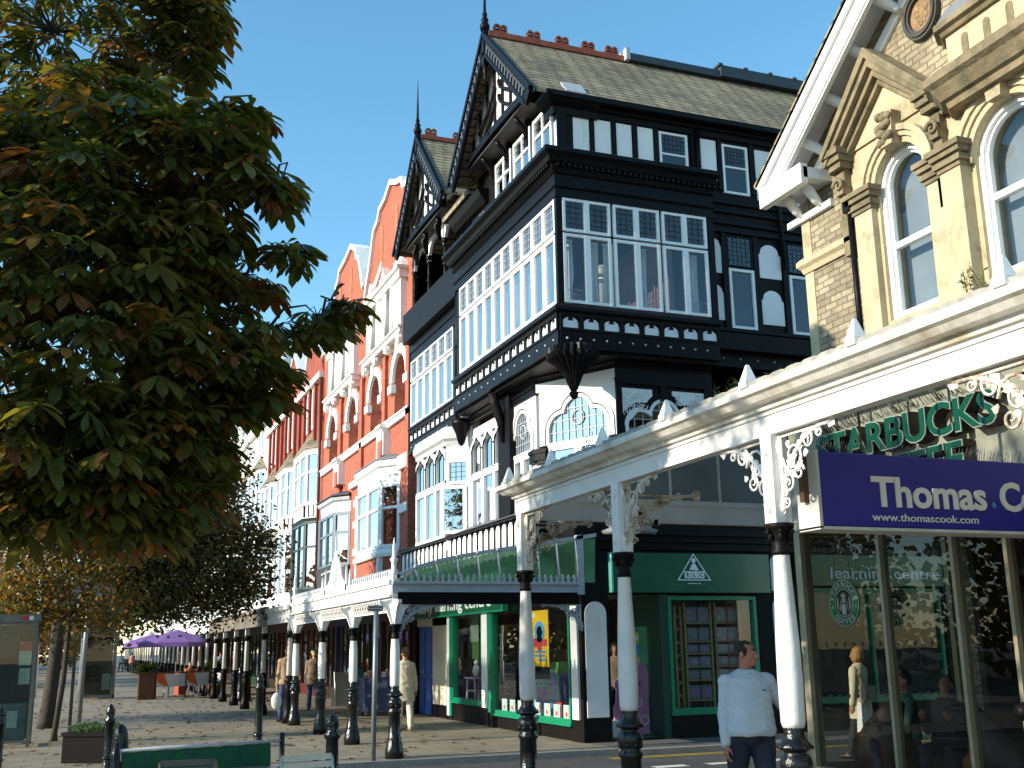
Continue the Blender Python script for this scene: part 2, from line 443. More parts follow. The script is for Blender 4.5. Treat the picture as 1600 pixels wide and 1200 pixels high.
GLASSW = glass('window_glass', (.84,.87,.88), .05, 1.7, 0, .05)
GLASSR = glass('street_window_glass', (.55,.60,.64), .19, 2.3, 0, .06)
GLASSS = glass('shop_glass', (.92,.95,.93), .04, 1.5, 0, .02)
GLASSG = mat('green_obscured_glass', (.12,.28,.13), .25, var=.25, scale=1.2, spec=.5)
GLASSC = glass('canopy_glass', (.42,.46,.48), .05, 1.4, .1, 0)
ROOMW  = mat('room_wall', (.30,.22,.20), .8, var=.1)
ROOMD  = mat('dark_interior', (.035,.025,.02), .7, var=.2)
CURT   = mat('curtain_cloth', (.72,.70,.66), .8, var=.1, scale=5)
CREAM  = mat('cream_render', (.62,.58,.44), .7, var=.12, scale=1.2, col2=(.38,.35,.26), thr=.62, c2scale=1.6)
BLUES  = mat('royal_blue_sign', (.032,.026,.29), .38, var=.03, spec=.25)
DARKM  = mat('dark_metal', (.03,.03,.032), .35, metal=.6)
GREYM  = mat('grey_galvanised_steel', (.22,.25,.26), .45, metal=.5, var=.15)
ALU    = mat('aluminium_frame', (.50,.47,.40), .4, metal=.7, var=.15, scale=6)
# ============================================================ half-timbered corner building
HT = thing('half_timbered_building', 'black and white half-timbered corner building with two gables over a green toy shop', 'building', (8.3, 18.3, 0))
PLEAD = mat('pale_lead_cames', (.30,.31,.33), .5)

def frame_mb(mb, a0, a1, c0, c1, fw, b, d=.06, mu=(), tr=()):
    mb.box(a0, a0+fw, b, b+d, c0, c1); mb.box(a1-fw, a1, b, b+d, c0, c1)
    mb.box(a0+fw, a1-fw, b, b+d-.004, c0, c0+fw); mb.box(a0+fw, a1-fw, b, b+d-.004, c1-fw, c1)
    for x in mu: mb.box(x-fw*.4, x+fw*.4, b, b+d-.008, c0+fw, c1-fw)
    for z in tr: mb.box(a0+fw, a1-fw, b, b+d-.012, z-fw*.4, z+fw*.4)

def win(root, T, a0, a1, c0, c1, fw=.05, b=0., d=.06, mu=(), tr=(), lead=None, gl=None, fm=None, name='window', step=.13, lm=None):
    mb = MB(T); frame_mb(mb, a0, a1, c0, c1, fw, b, d, mu, tr)
    f = mb.build(name, fm or WFRAME, root)
    mb = MB(T); mb.quad([(a0+fw*.5, b+.02, c0+fw*.5), (a1-fw*.5, b+.02, c0+fw*.5), (a1-fw*.5, b+.02, c1-fw*.5), (a0+fw*.5, b+.02, c1-fw*.5)])
    mb.build('pane', gl or GLASSR, f)
    if lead:
        l0, l1, z0, z1 = lead; mb = MB(T)
        n = max(2, round((l1-l0)/step))
        for i in range(1, n): x = l0+(l1-l0)*i/n; mb.box(x-.006, x+.006, b+.022, b+.032, z0, z1)
        n = max(2, round((z1-z0)/step))
        for i in range(1, n): x = z0+(z1-z0)*i/n; mb.box(l0, l1, b+.023, b+.031, x-.006, x+.006)
        mb.build('lead_lattice', lm or LEAD, f)
    return f

def curtain(root, T, a0, a1, c0, c1, b, side=1, amp=.03):
    mb = MB(T); n = 14; vs = []
    for i in range(n+1):
        t = i/n; x = a0+(a1-a0)*t; bb = b + amp*math.sin(i*2.1)
        vs += [(x, bb, c1), (x + side*.03*math.sin(i), bb, (c0+c1)/2), (x*(1-.2)+.2*(a0 if side > 0 else a1), bb, c0)]
    fs = []
    for i in range(n):
        for k in range(2): fs.append((i*3+k, i*3+3+k, i*3+4+k, i*3+1+k))
    mb.add(vs, fs, None, True); return mb.build('curtain', CURT, root)

def trefoil(a0, a1, c0, c1, d=0, n=56):
    """three-lobed head as the outer envelope, seen from the sill's middle, of three circles and a low box"""
    w = a1-a0; h = c1-c0; m = (a0+a1)/2; R = h*.40; Rs = min(w*.235, h*.42)
    cs = [(0, h*.60, R+d), (-w/2+Rs, h*.30, Rs+d), (w/2-Rs, h*.30, Rs+d)]
    out = []
    for i in range(n+1):
        t = PI - PI*i/n; ux, uz = math.cos(t), math.sin(t); best = 0
        for x, z, r in cs:
            b = ux*x+uz*z; q = b*b-(x*x+z*z-r*r)
            if q > 0: best = max(best, b+math.sqrt(q))
        bx = (w/2+d)/max(1e-6, abs(ux)); bz = (h*.22)/max(1e-6, uz)
        best = max(best, min(bx, bz)) if uz > 1e-6 else max(best, w/2+d)
        out.append((m+ux*best, c0+uz*best))
    return out
def rect_rays(a0, a1, c0, m, x0, x1, z1, n=56):
    out = []
    for i in range(n+1):
        t = PI - PI*i/n; ux, uz = math.cos(t), math.sin(t)
        k = 1e9
        if ux > 1e-6: k = min(k, (x1-m)/ux)
        if ux < -1e-6: k = min(k, (x0-m)/ux)
        if uz > 1e-6: k = min(k, (z1-c0)/uz)
        out.append((m+ux*k, c0+uz*k))
    return out

def apron(root, T, a0, a1, n, z0, z1, zb, studs, stud=.40):
    """band of white arched panels in black framing over a studded beam"""
    mb = MB(T); w = (a1-a0)/n
    mb.box(a0, a1, -.12, 0, z0-.02, z1+.02)
    mb.box(a0, a1, 0, .05, z1-.06, z1+.03); mb.box(a0, a1, 0, .05, z0-.03, z0+.02)
    for i in range(n+1):
        x = a0+w*i; mb.box(x-.05 if i else x, x+.05 if i < n else x, 0, .045, z0+.02, z1-.06)
    b = mb.build('apron_band', BLACKF, root)
    mb = MB(T)
    for i in range(n):
        x0 = a0+w*i+.055; x1 = x0+w-.11
        mb.prism(arch(x0, x1, z0+.02, z1-.065, 8, .7), .004, .016)
    p = mb.build('white_panel', PANEL, b)
    mb = MB(T)
    for i in range(n):
        m = a0+w*(i+.5); mb.prism([(m-.055, z1-.13), (m+.055, z1-.13), (m+.03, z1-.05), (m-.03, z1-.05)], .018, .03)
    mb.build('panel_groove', BLACKF, b)
    if zb is not None:
        mb = MB(T); mb.box(a0, a1, -.1, .03, zb, z0-.03)
        mb.box(a0, a1, .03, .06, zb, zb+.05)
        sb = mb.build('studded_beam', BLACK, root)
        mb = MB(T); k = int((a1-a0)/stud)
        TT = mb.T; mb.T = None
        for i in range(k): mb.ball(TT(a0+stud*(i+.5), .03, (zb+z0)/2), .026, 6, 4)
        mb.T = TT; mb.build('stud', SILVER, sb)

# ---- cores, floors, rooms
mb = MB()
mb.box(10.6, 17, 20.9, 29.0, 3.72, 12.3)
mb.build('inner_wall', ROOMW, HT)
mb = MB()
mb.box(8.32, 17, 18.4, 29.1, 3.3, 3.9); mb.box(8.32, 17, 18.4, 29.1, 6.95, 7.3)
mb.box(8.0, 17, 18.0, 24.0, 7.3, 7.6); mb.box(8.0, 17, 18.4, 29.1, 10.0, 10.85)
mb.box(16.9, 17.0, 18.4, 29.1, 0, 12.3); mb.box(8.4, 16.9, 29.0, 29.1, 0, 12.3)
mb.build('floor_slab', BLACKF, HT)
mb = MB(); mb.box(10.62, 10.7, 18.5, 20.9, 7.6, 10.0); mb.build('party_wall', mat('mauve_wall', (.26,.15,.15), .8), HT)

# ---- second-floor glazed bay, street face (X=7.9) and side face (Y=17.9)
T = FX(7.9)
ya, yb, n = 17.97, 23.72, 10
for i in range(n):
    a = ya+(yb-ya)*i/n; b = ya+(yb-ya)*(i+1)/n
    win(HT, T, a+.012, b-.012, 9.27, 9.95, .06, -.05, lead=(a+.07, b-.06, 9.32, 9.90), name='leaded_light', lm=PLEAD, step=.16)
    win(HT, T, a+.012, b-.012, 7.86, 9.225, .075, -.05, name='casement_window')
for y in (18.4, 19.3, 20.1, 20.9, 21.6, 22.3, 23.1):
    curtain(HT, T, y-.25, y+.12, 7.9, 9.2, -.35, 1)
T2 = FY(17.9)
xa, xb = 8.0, 11.2
for i in range(6):
    a = xa+(xb-xa)*i/6; b = xa+(xb-xa)*(i+1)/6; g0 = .03 if i % 2 == 0 else .0; g1 = .0 if i % 2 == 0 else .03
    win(HT, T2, a+g0, b-g1-.001, 9.30, 9.97, .055, -.05, lead=(a+.08, b-.08, 9.36, 9.92), gl=GLASSW, name='leaded_light', step=.11)
    win(HT, T2, a+g0, b-g1-.001, 7.88, 9.255, .06, -.05, gl=GLASSW, name='casement_window')
for a, b, s in ((8.12, 8.35, 1), (9.0, 9.3, 1), (10.75, 11.1, -1), (9.75, 9.95, -1), (8.7, 8.9, -1)):
    curtain(HT, T2, a, b, 7.9, 9.25, -.3, s)
mb = MB()
mb.box(7.9, 8.02, 17.9, 18.02, 7.3, 10.0); mb.box(11.2, 11.34, 17.9, 18.3, 7.3, 10.0); mb.box(7.92, 8.3, 23.73, 24.0, 7.0, 10.8)
mb.build('corner_post', BLACK, HT)
# pale iron guards inside the big panes
mb = MB(T2)
for x in (8.1, 10.8):
    for k in range(5): scroll(mb, (x+.08*k, 8.02+.1*(k % 2)), .06, 1.2, k, 1, .006, -.18, 8)
    mb.box(x-.05, x+.4, -.19, -.18, 8.2, 8.215)
mb.build('window_guard', SILVER, HT)
mb = MB(); mb.lathe([(.09,0),(.09,.95),(.11,1.0),(.11,1.05)], (9.25, 18.75, 7.95), 12); mb.build('room_pillar', mat('ivory_pillar', (.8,.78,.68), .5), HT)
# mouldings: sill, apron, studded beam, fascia, cornice with dentils
def L2(x, y, ye, xe): return [(xe, y, 0), (x, y, 0), (x, ye, 0)]
mb = MB()
mb.extr([(0,7.66),(.12,7.70),(.12,7.76),(.06,7.83),(0,7.86),(-.1,7.86),(-.1,7.66)], [(11.3,17.9,0),(7.9,17.9,0),(7.9,24.0,0)])
mb.build('bay_sill', BLACK, HT)
apron(HT, FX(7.9), 17.9, 24.0, 15, 7.36, 7.66, 7.0, True)
apron(HT, FY(17.9), 7.91, 11.3, 8, 7.36, 7.66, 7.0, True, .27)
mb = MB(); path = [(11.34,17.9,0),(7.9,17.9,0),(7.9,24.05,0)]
mb.extr([(-.1,9.97),(.02,9.97),(.02,10.14),(.06,10.17),(.03,10.2),(.03,10.42),(.08,10.46),(.08,10.5),(-.1,10.5)], path)
mb.build('fascia', BLACK, HT)
mb = MB()
mb.extr([(-.3,10.5),(.1,10.5),(.12,10.58),(.2,10.62),(.24,10.7),(.34,10.76),(.34,10.84),(.3,10.87),(-.3,10.9)], path)
mb.build('cornice', BLACK, HT)
mb = MB()
for i in range(52): y = 17.85+i*.118; mb.box(7.70, 7.80, y, y+.06, 10.53, 10.60)
for i in range(30): x = 7.85+i*.118; mb.box(x, x+.06, 17.70, 17.80, 10.53, 10.60)
mb.build('dentil', BLACKF, HT)

# ---- left bay, second floor (X=8.25)
T = FX(8.25)
ya, yb, n = 25.25, 29.1, 6
for i in range(n):
    a = ya+(yb-ya)*i/n; b = ya+(yb-ya)*(i+1)/n
    win(HT, T, a+.015, b-.015, 8.92, 9.50, .05, -.04, lead=(a+.07, b-.07, 8.97, 9.45), name='leaded_light', lm=PLEAD, step=.17)
    win(HT, T, a+.015, b-.015, 7.62, 8.87, .07, -.04, name='casement_window')
mb = MB(T)
mb.box(24.35, 25.25, -.2, -.02, 7.0, 10.0); mb.box(24.3, 29.15, -.1, .0, 7.52, 7.62); mb.box(24.3, 29.15, 0, .08, 7.54, 7.6)
mb.box(24.3, 29.15, -.1, .02, 9.5, 9.75); mb.box(24.3, 29.15, -.1, .05, 9.75, 10.0); mb.box(24.3, 29.15, 0, .06, 9.98, 10.04)
mb.box(29.1, 29.16, -.1, .03, 7.0, 10.4)
mb.build('bay_framing', BLACK, HT)
apron(HT, T, 24.3, 29.15, 12, 7.2, 7.5, 6.86, True)
mb = MB(T); mb.box(24.3, 29.15, -.1, .03, 10.04, 10.42); sb = mb.build('studded_beam', BLACK, HT)
mb = MB()
for i in range(12): mb.ball((8.22, 24.5+i*.4, 10.25), .028, 6, 4)
mb.build('stud', SILVER, sb)
mb = MB(); mb.tube([(7.97, 24.12, 10.75), (7.97, 24.12, 6.9)], .05, 8)
for z in (7.2, 8.6, 9.9): mb.box(7.9, 8.04, 24.04, 24.2, z, z+.06)
mb.build('downpipe', BLACK, HT)

# ---- balcony loggia over the left bay
mb = MB(T)
mb.box(24.4, 29.1, -.04, .0, 11.05, 11.12); mb.box(24.4, 29.1, -.04, 0, 10.45, 10.5)
k = 44
for i in range(k): y = 24.5+(29.0-24.5)*i/k; mb.box(y, y+.04, -.035, -.005, 10.5, 11.05)
mb.build('balcony_railing', BLACK, HT)
mb = MB()
for y in (24.7, 26.1, 27.55, 28.95):
    mb.lathe([(.05,10.42),(.05,10.9),(.08,10.95),(.045,11.0),(.04,11.4),(.07,11.45),(.04,11.5),(.04,12.0),(.08,12.05),(.1,12.15)], (8.3, y, 0), 8)
mb.build('balcony_post', BLACK, HT)
mb = MB(T)
for i in range(3):
    a = 24.74+i*1.43; b = a+1.35
    po = [(a, 12.0), (a, 12.75), (b, 12.75), (b, 12.0)]
    n = 8; pts = [(b, 12.0)] + [((a+b)/2+(b-a)/2*.98*math.cos(PI*j/n), 12.0+.55*math.sin(PI*j/n)) for j in range(n+1)] + [(a, 12.0)]
    mb.prism([(a, 12.0), (a, 12.8), (b, 12.8)] + pts, -.1, -.02)
mb.build('arched_spandrel', PANEL, HT)
mb = MB(); mb.box(9.6, 9.7, 23.3, 29.1, 10.85, 13.2); mb.box(8.3, 9.6, 29.0, 29.1, 10.85, 12.8)
mb.build('loggia_wall', BLACKF, HT)
win(HT, FX(9.6), 25.2, 26.6, 11.0, 12.4, .07, 0, mu=(25.9,), tr=(12.0,))
win(HT, FX(9.6), 27.2, 28.6, 11.0, 12.4, .07, 0, mu=(27.9,), tr=(12.0,))
# white plaster strip and rail between loggia and big gable
mb = MB(FX(8.12)); mb.box(22.5, 22.85, 0, .02, 11.0, 11.5); mb.box(22.95, 23.3, 0, .02, 11.0, 11.4); mb.build('white_panel', PANEL, HT)
mb = MB(); mb.extr([(-.1,11.62),(.1,11.62),(.2,11.75),(.28,11.9),(-.1,11.95)], [(8.12,22.2,0),(8.12,24.4,0)]); mb.build('cornice', BLACK, HT)

# ---- top storey walls
mb = MB(); mb.box(8.12, 16.9, 18.3, 23.4, 10.8, 12.45); mb.box(11.3, 16.9, 18.3, 18.5, 3.9, 10.8); mb.build('wall', BLACKF, HT)
T = FX(8.12)
for a in (18.30, 19.42, 20.54):
    win(HT, T, a+.08, a+1.06, 10.95, 12.22, .075, .01, mu=(a+.57,), tr=(11.8,), lead=(a+.16, a+.98, 11.84, 12.15), gl=GLASSR, step=.16)
T = FY(18.3)
def sp(x0, x1, z0, z1, name='white_panel'):
    mb = MB(T); mb.box(x0, x1, .0, .02, z0, z1); return mb.build(name, PANEL, HT)
for a, b in ((8.48,8.83),(8.95,9.31),(9.44,9.78),(9.92,10.27)): sp(a, b, 10.86, 11.93)
win(HT, T, 10.4, 11.06, 10.86, 11.9, .05, .0, .05, tr=(11.42,), lead=(10.46,11.0,11.46,11.84), gl=GLASSW, step=.085)
sp(11.33, 11.75, 11.0, 11.9)
win(HT, T, 11.88, 12.5, 10.75, 11.85, .05, 0, .05, tr=(11.35,), lead=(11.94,12.44,11.4,11.8), gl=GLASSW, step=.085)
sp(12.7, 13.3, 10.7, 11.85); win(HT, T, 13.5, 14.2, 10.7, 11.85, .05, 0, .05, tr=(11.3,), gl=GLASSR); sp(14.5, 15.1, 10.7, 11.85)
mb = MB(T)
for x in (8.4, 8.89, 9.375, 9.85, 10.33, 11.2, 11.82, 12.6, 13.4): mb.box(x-.05, x+.05, 0, .045, 10.8, 11.97)
mb.box(8.32, 16.9, 0, .06, 11.95, 12.08); mb.box(8.32, 16.9, 0, .12, 12.08, 12.2); mb.box(8.32, 16.9, 0, .2, 12.2, 12.3)
for z in (10.05, 10.3, 10.5): mb.box(11.35, 16.9, 0, .07, z, z+.05)
mb.build('side_framing', BLACK, HT)
mb = MB(); mb.box(8.1, 8.32, 18.2, 18.35, 10.85, 12.2); mb.build('gable_post', BLACK, HT)
mb = MB(FX(8.1)); mb.box(18.22, 18.33, 0, .012, 10.95, 11.75); mb.build('white_panel', PANEL, HT)
mb = MB(); mb.extr([(0,11.9),(.08,11.9),(.12,12.02),(.22,12.1),(.3,12.2),(.3,12.28),(0,12.3)], [(9.0,18.3,0),(8.12,18.3,0),(8.12,18.6,0)]); mb.build('cornice_return', BLACK, HT)
# ---- recessed side wall, second floor
def panel_arch(x0, x1, z0, z1):
    mb = MB(T); w = x1-x0
    pts = [(x0,z0),(x0,z1-w*.42),(x0+w*.08,z1-w*.40)] + [(x0+w*.5-w*.42*math.cos(PI*i/8), z1-w*.36+w*.36*math.sin(PI*i/8)) for i in range(9)] + [(x1-w*.08,z1-w*.40),(x1,z1-w*.42),(x1,z0)]
    mb.prism(pts, .0, .022); mb.build('arched_panel', PANEL, HT)
for x0, x1 in ((11.36,11.72),(12.62,13.15),(14.1,14.6)):
    panel_arch(x0, x1, 8.98, 9.72); panel_arch(x0, x1, 7.98, 8.72)
for x0, x1 in ((11.86,12.46),(13.32,13.92)):
    win(HT, T, x0, x1, 9.15, 9.82, .03, 0, .04, lead=(x0+.04, x1-.04, 9.2, 9.78), gl=GLASSW, step=.1, name='leaded_light', fm=BLACK)
    win(HT, T, x0, x1, 7.82, 9.1, .06, 0, .06, gl=GLASSW, name='casement_window')
apron(HT, FY(18.28), 11.4, 15.4, 13, 7.36, 7.72, 7.0, False)
mb = MB(T)
for x in (11.79, 12.54, 13.24, 14.0): mb.box(x-.06, x+.06, .0, .05, 7.75, 9.9)
mb.box(11.35, 16, 0, .07, 7.72, 7.82); mb.box(11.35, 16, 0, .08, 9.86, 9.95); mb.build('side_framing', BLACK, HT)
mb = MB(); mb.tube([(13.18, 18.22, 12.1), (13.18, 18.22, 9.2)], .045, 8); mb.tube([(11.28, 18.2, 12.1), (11.28, 18.2, 10.9)], .045, 8); mb.build('downpipe', BLACK, HT)

# ---- roofs, gables
def gable(ya, za, y0, z0, y1, z1, xf, xt, xr, zb):
    """apex (ya,za), feet (y0,z0),(y1,z1); barge at xf, tympanum at xt, ridge runs to xr"""
    mb = MB()
    for yy, zz in ((y0, z0), (y1, z1)):
        mb.add([(xf,ya,za),(xr,ya,za),(xr,yy,zz),(xf,yy,zz),(xf,ya,za-.1),(xr,ya,za-.1),(xr,yy,zz-.09),(xf,yy,zz-.09)],
               [(0,1,2,3),(4,7,6,5),(0,4,5,1),(1,5,6,2),(2,6,7,3),(3,7,4,0)])
    rf = mb.build('roof', SLATE, HT)
    # bargeboards
    for yy, zz in ((y0, z0), (y1, z1)):
        d = Vector((yy-ya, zz-za)); ln = d.length; d /= ln; nn = Vector((d.y, -d.x)); nn = nn if nn.y < 0 else -nn
        mb = MB(FX(xf)); P = lambda t, o: (ya+d.x*t+nn.x*o, za+d.y*t+nn.y*o)
        mb.prism([P(0,-.04), P(ln+.1,-.04), P(ln+.1,.36), P(ln-.05,.42), P(.25,.36)], 0, .07)
        mb.prism([P(0,-.06), P(ln+.12,-.06), P(ln+.12,.04), P(0,.04)], .07, .11)
        mb.prism([P(.3,.30), P(ln,.30), P(ln,.36), P(.3,.36)], .07, .09)
        bb = mb.build('bargeboard', BLACK, HT)
        mb = MB(FX(xf)); k = int(ln/.22)
        for i in range(2, k):
            t = i*.22
            mb.prism([P(t,.09), P(t+.07,.10), P(t+.16,.27), P(t+.10,.27)], .072, .088)
            mb.prism([P(t+.13,.09), P(t+.19,.10), P(t+.12,.19)], .072, .086)
        mb.build('carved_relief', mat('slate_grey_paint', (.10,.105,.115), .45), bb)
    # tympanum
    f = (za-zb)/(za-z0); yb0 = ya+(y0-ya)*f; yb1 = ya+(y1-ya)*f; zb0 = zb
    mb = MB(FX(xt)); mb.prism([(yb0, zb0), (yb1, zb0), (ya, za-.12)], -.1, 0); mb.build('tympanum', PANEL, HT)
    mb = MB(FX(xt)); hh = za-zb0
    lo, hi = min(yb0, yb1), max(yb0, yb1)
    for i in range(1, 9):
        y = lo+(hi-lo)*i/9; top = za-.1-abs(y-ya)*(hh/(abs(yb0-ya)))
        mb.box(y-.05, y+.05, 0, .04, zb0, max(zb0, top))
    for s in (-1, 1):
        for k in (0, 1):
            pts = [(ya+s*(.15+.9*t+k*.25), .03, zb0+.05+(1.05-.35*k)*math.sin(t*1.5)) for t in [j/6 for j in range(7)]]
            pts = [(ya+s*(1.15-1.0*math.sin(t*PI/2)), .05, zb0+(.0 if k == 0 else .35)+.7*t) for t in [j/6 for j in range(7)]]
            mb.tube(pts, .05, 5)
    mb.build('gable_timber', BLACKF, HT)
    # curved tie beam, soffit and brackets
    mb = MB(FX(xt)); n = 10; lo2, hi2 = ya-1.75, ya+1.75
    top = [(lo2+(hi2-lo2)*i/n, zb0-.02+.07*math.sin(PI*i/n)) for i in range(n+1)]
    mb.prism(top + [(a, c-.20) for a, c in reversed(top)], -.02, .14)
    mb.prism([(a, c-.17) for a, c in top] + [(a, c-.22) for a, c in reversed(top)], .14, .18)
    tb = mb.build('tie_beam', BLACK, HT)
    mb = MB(); mb.ball((xt-.15, ya+.3, zb0-.05), .05, 8, 5); mb.build('boss', BLACKF, tb)
    mb = MB(); mb.box(xt-.10, 8.3, lo2+.02, hi2-.02, zb0-.26, zb0-.23); mb.build('soffit', mat('dark_soffit', (.06,.058,.055), .6), HT)
    for y in (lo2+.75, ya+.15, hi2-.7):
        mb = MB(); mb.box(8.02, 8.12, y-.05, y+.05, zb0-.85, zb0-.26)
        mb.tube([(8.05, y, zb0-.75), (7.97, y, zb0-.5), (xt+.05, y, zb0-.34), (xt-.03, y, zb0-.27)], [.035,.05,.06,.05], 6); mb.build('gable_bracket', BLACK, HT)
    # finial and pendant
    mb = MB()
    mb.box(xf-.09, xf+.03, ya-.08, ya+.08, za-.75, za+.15)
    mb.lathe([(.10,.1),(.12,.2),(.07,.3),(.09,.36),(.05,.42),(.06,.5),(.035,.56),(.03,.9),(.012,1.5),(.004,1.75)], (xf-.03, ya, za), 8)
    mb.lathe([(.002,-1.15),(.03,-1.1),(.05,-1.02),(.03,-.98),(.06,-.9),(.04,-.84),(.07,-.75)], (xf-.03, ya, za), 8)
    mb.build('finial', BLACK, HT)
    return rf
r1 = gable(20.62, 14.85, 18.05, 12.28, 23.1, 12.35, 7.52, 7.80, 17.2, 12.66)
r2 = gable(26.9, 15.33, 24.65, 12.85, 29.15, 12.75, 7.8, 8.02, 17.0, 12.86)
mb = MB(); mb.add([(7.9,22.9,12.2),(7.9,24.9,12.2),(9.6,24.9,13.6),(9.6,22.9,13.6),(7.9,22.9,12.1),(7.9,24.9,12.1),(9.6,24.9,13.5),(9.6,22.9,13.5)], [(0,1,2,3),(4,7,6,5),(0,4,5,1),(1,5,6,2),(2,6,7,3),(3,7,4,0)])
mb.box(7.85, 8.0, 22.9, 24.9, 12.05, 12.2); mb.build('link_roof', SLATE, HT)
mb = MB()
mb.box(7.55, 10.95, 20.52, 20.72, 14.80, 14.93)
for x in (7.85, 8.65, 9.35, 10.0, 10.6):
    mb.box(x-.16, x+.16, 20.58, 20.66, 14.93, 15.03)
    for s in (-1, 1):
        po = [(x+s*.08+.085*math.cos(2*PI*i/10), 15.08+.085*math.sin(2*PI*i/10)) for i in range(10)]
        pi_ = [(x+s*.08+.04*math.cos(2*PI*i/10), 15.08+.04*math.sin(2*PI*i/10)) for i in range(10)]
        m2 = MB(FY(20.66)); m2.ring(po, pi_, 0, .08); mb.add(m2.v, m2.f)
mb.box(7.85, 11, 26.8, 27.0, 15.28, 15.4)
for x in (8.15, 8.95, 9.7):
    mb.box(x-.16, x+.16, 26.86, 26.94, 15.4, 15.5)
    for s in (-1, 1):
        po = [(x+s*.08+.085*math.cos(2*PI*i/10), 15.56+.085*math.sin(2*PI*i/10)) for i in range(10)]
        pi_ = [(x+s*.08+.04*math.cos(2*PI*i/10), 15.56+.04*math.sin(2*PI*i/10)) for i in range(10)]
        m2 = MB(FY(26.94)); m2.ring(po, pi_, 0, .08); mb.add(m2.v, m2.f)
mb.build('ridge_tiling', RIDGE, r1)
mb = MB(); mb.box(10.95, 13.4, 20.45, 20.8, 14.82, 15.0); mb.box(13.4, 17.2, 20.4, 20.85, 14.84, 15.12)
for x in (13.4, 14.1, 14.8, 15.5, 16.2): mb.box(x-.05, x+.05, 20.38, 20.87, 15.1, 15.16)
mb.build('ridge_capping', mat('dark_lead', (.03,.04,.05), .5), r1)
mb = MB(); mb.box(10.88, 10.98, 20.4, 20.85, 14.8, 15.1); mb.build('flashing', SILVER, r1)
mb = MB(); mb.add([(8.3,18.15,12.32),(8.75,18.15,12.32),(8.75,18.42,12.66),(8.3,18.42,12.66),(8.3,18.15,12.40),(8.75,18.15,12.40),(8.75,18.42,12.72),(8.3,18.42,12.72)], [(0,3,2,1),(4,5,6,7),(0,1,5,4),(1,2,6,5),(2,3,7,6),(3,0,4,7)]); mb.build('flashing', SILVER, r1)
mb = MB(); mb.box(7.95, 17, 17.98, 18.12, 12.16, 12.27); mb.build('gutter', BLACK, HT)

# ---- first floor: chamfered corner with trefoil window, street windows, oriel
C0, C1 = (8.3, 20.03), (9.22, 18.3)
TC = FW(C0, C1); CL = math.hypot(.92, 1.73)
def trefoil_window(root, T, a0, a1, c0, c1, cb, po, wallmat, mu, dark=False, fr=None, gl=None):
    """panel po with a three-lobed light over plain casements"""
    tr = trefoil(a0, a1, c0, c1)
    n = len(tr); x0, x1, z0, z1 = po; m = (a0+a1)/2
    rc = trefoil(a0, a1, c0, c1, .15); outer = rect_rays(a0, a1, c0, m, x0, x1, z1)
    mb = MB(T); mb.ring(outer, rc, -.06, .0, closed=False); w = mb.build('wall_panel', wallmat, root)
    mb = MB(T); mb.ring(rc, trefoil(a0, a1, c0, c1, .06), -.08, .03, closed=False); mb.build('moulding', fr or mat('pale_grey_moulding', (.50,.50,.49), .5), root)
    mb = MB(T); mb.ring(trefoil(a0, a1, c0, c1, .06), trefoil(a0, a1, c0, c1, .035), -.08, .0, closed=False); mb.build('moulding_groove', BLACKF, root)
    mb = MB(T); mb.ring(trefoil(a0, a1, c0, c1, .036), trefoil(a0, a1, c0, c1, -.03), -.07, .02, closed=False); mb.box(a0, a1, -.06, .03, c0-.04, c0+.03)
    f = mb.build('trefoil_frame', WFRAME, root)
    mb = MB(T); mb.prism(tr, -.045, -.04); mb.build('pane', gl or GLASSR, f)
    mb = MB(T); k = 9
    for i in range(1, k):
        x = a0+(a1-a0)*i/k
        top = max([c for (a, c) in tr if abs(a-x) < (a1-a0)/8] or [c0])
        mb.box(x-.007, x+.007, -.035, -.02, c0, top-.01)
    for z in (.25, .5, .75):
        zz = c0+(c1-c0)*z; xs = [a for (a, c) in tr if c >= zz]
        if xs: mb.box(min(xs), max(xs), -.034, -.022, zz-.007, zz+.007)
    R = (c1-c0)*.16
    mb.tube([(m+R*math.cos(2*PI*i/14), -.02, c0+(c1-c0)*.52+R*math.sin(2*PI*i/14)) for i in range(15)], .015, 5)
    mb.build('lead_lattice', mat('pale_lead', (.45,.47,.48), .5), f)
    ww = (a1-a0)/mu
    for i in range(mu):
        win(root, T, a0+ww*i+.01, a0+ww*(i+1)-.01, cb, c0-.045, .08, -.06, .08, gl=gl)
trefoil_window(HT, TC, .28, CL-.2, 5.52, 6.42, 4.2, (.06, CL-.02, 5.3, 6.62), PANEL, 2)
mb = MB(TC); mb.box(0, .26, -.06, .0, 4.0, 5.45); mb.box(CL-.19, CL, -.06, 0, 4.0, 5.45); mb.box(0, CL, -.06, -.01, 4.0, 4.2); mb.box(.0, CL, -.06, .02, 6.62, 6.82); mb.build('pilaster', PANEL, HT)
mb = MB(TC)
for a0, a1 in ((-.05, .27), (CL-.2, CL+.02)): mb.box(a0, a1, .0, .09, 5.38, 5.46); mb.box(a0+.02, a1-.02, 0, .07, 5.24, 5.38); mb.box(a0, a1, 0, .05, 5.16, 5.2)
mb.build('pilaster_capital', BLACK, HT)
mb = MB(); mb.extr([(-.1,6.8),(.03,6.8),(.05,6.86),(.12,6.9),(.12,6.97),(-.1,6.97)], [(11.3,18.3,0),(9.22,18.3,0),(8.3,20.03,0),(8.3,29,0)]); mb.build('string_mould', BLACK, HT)
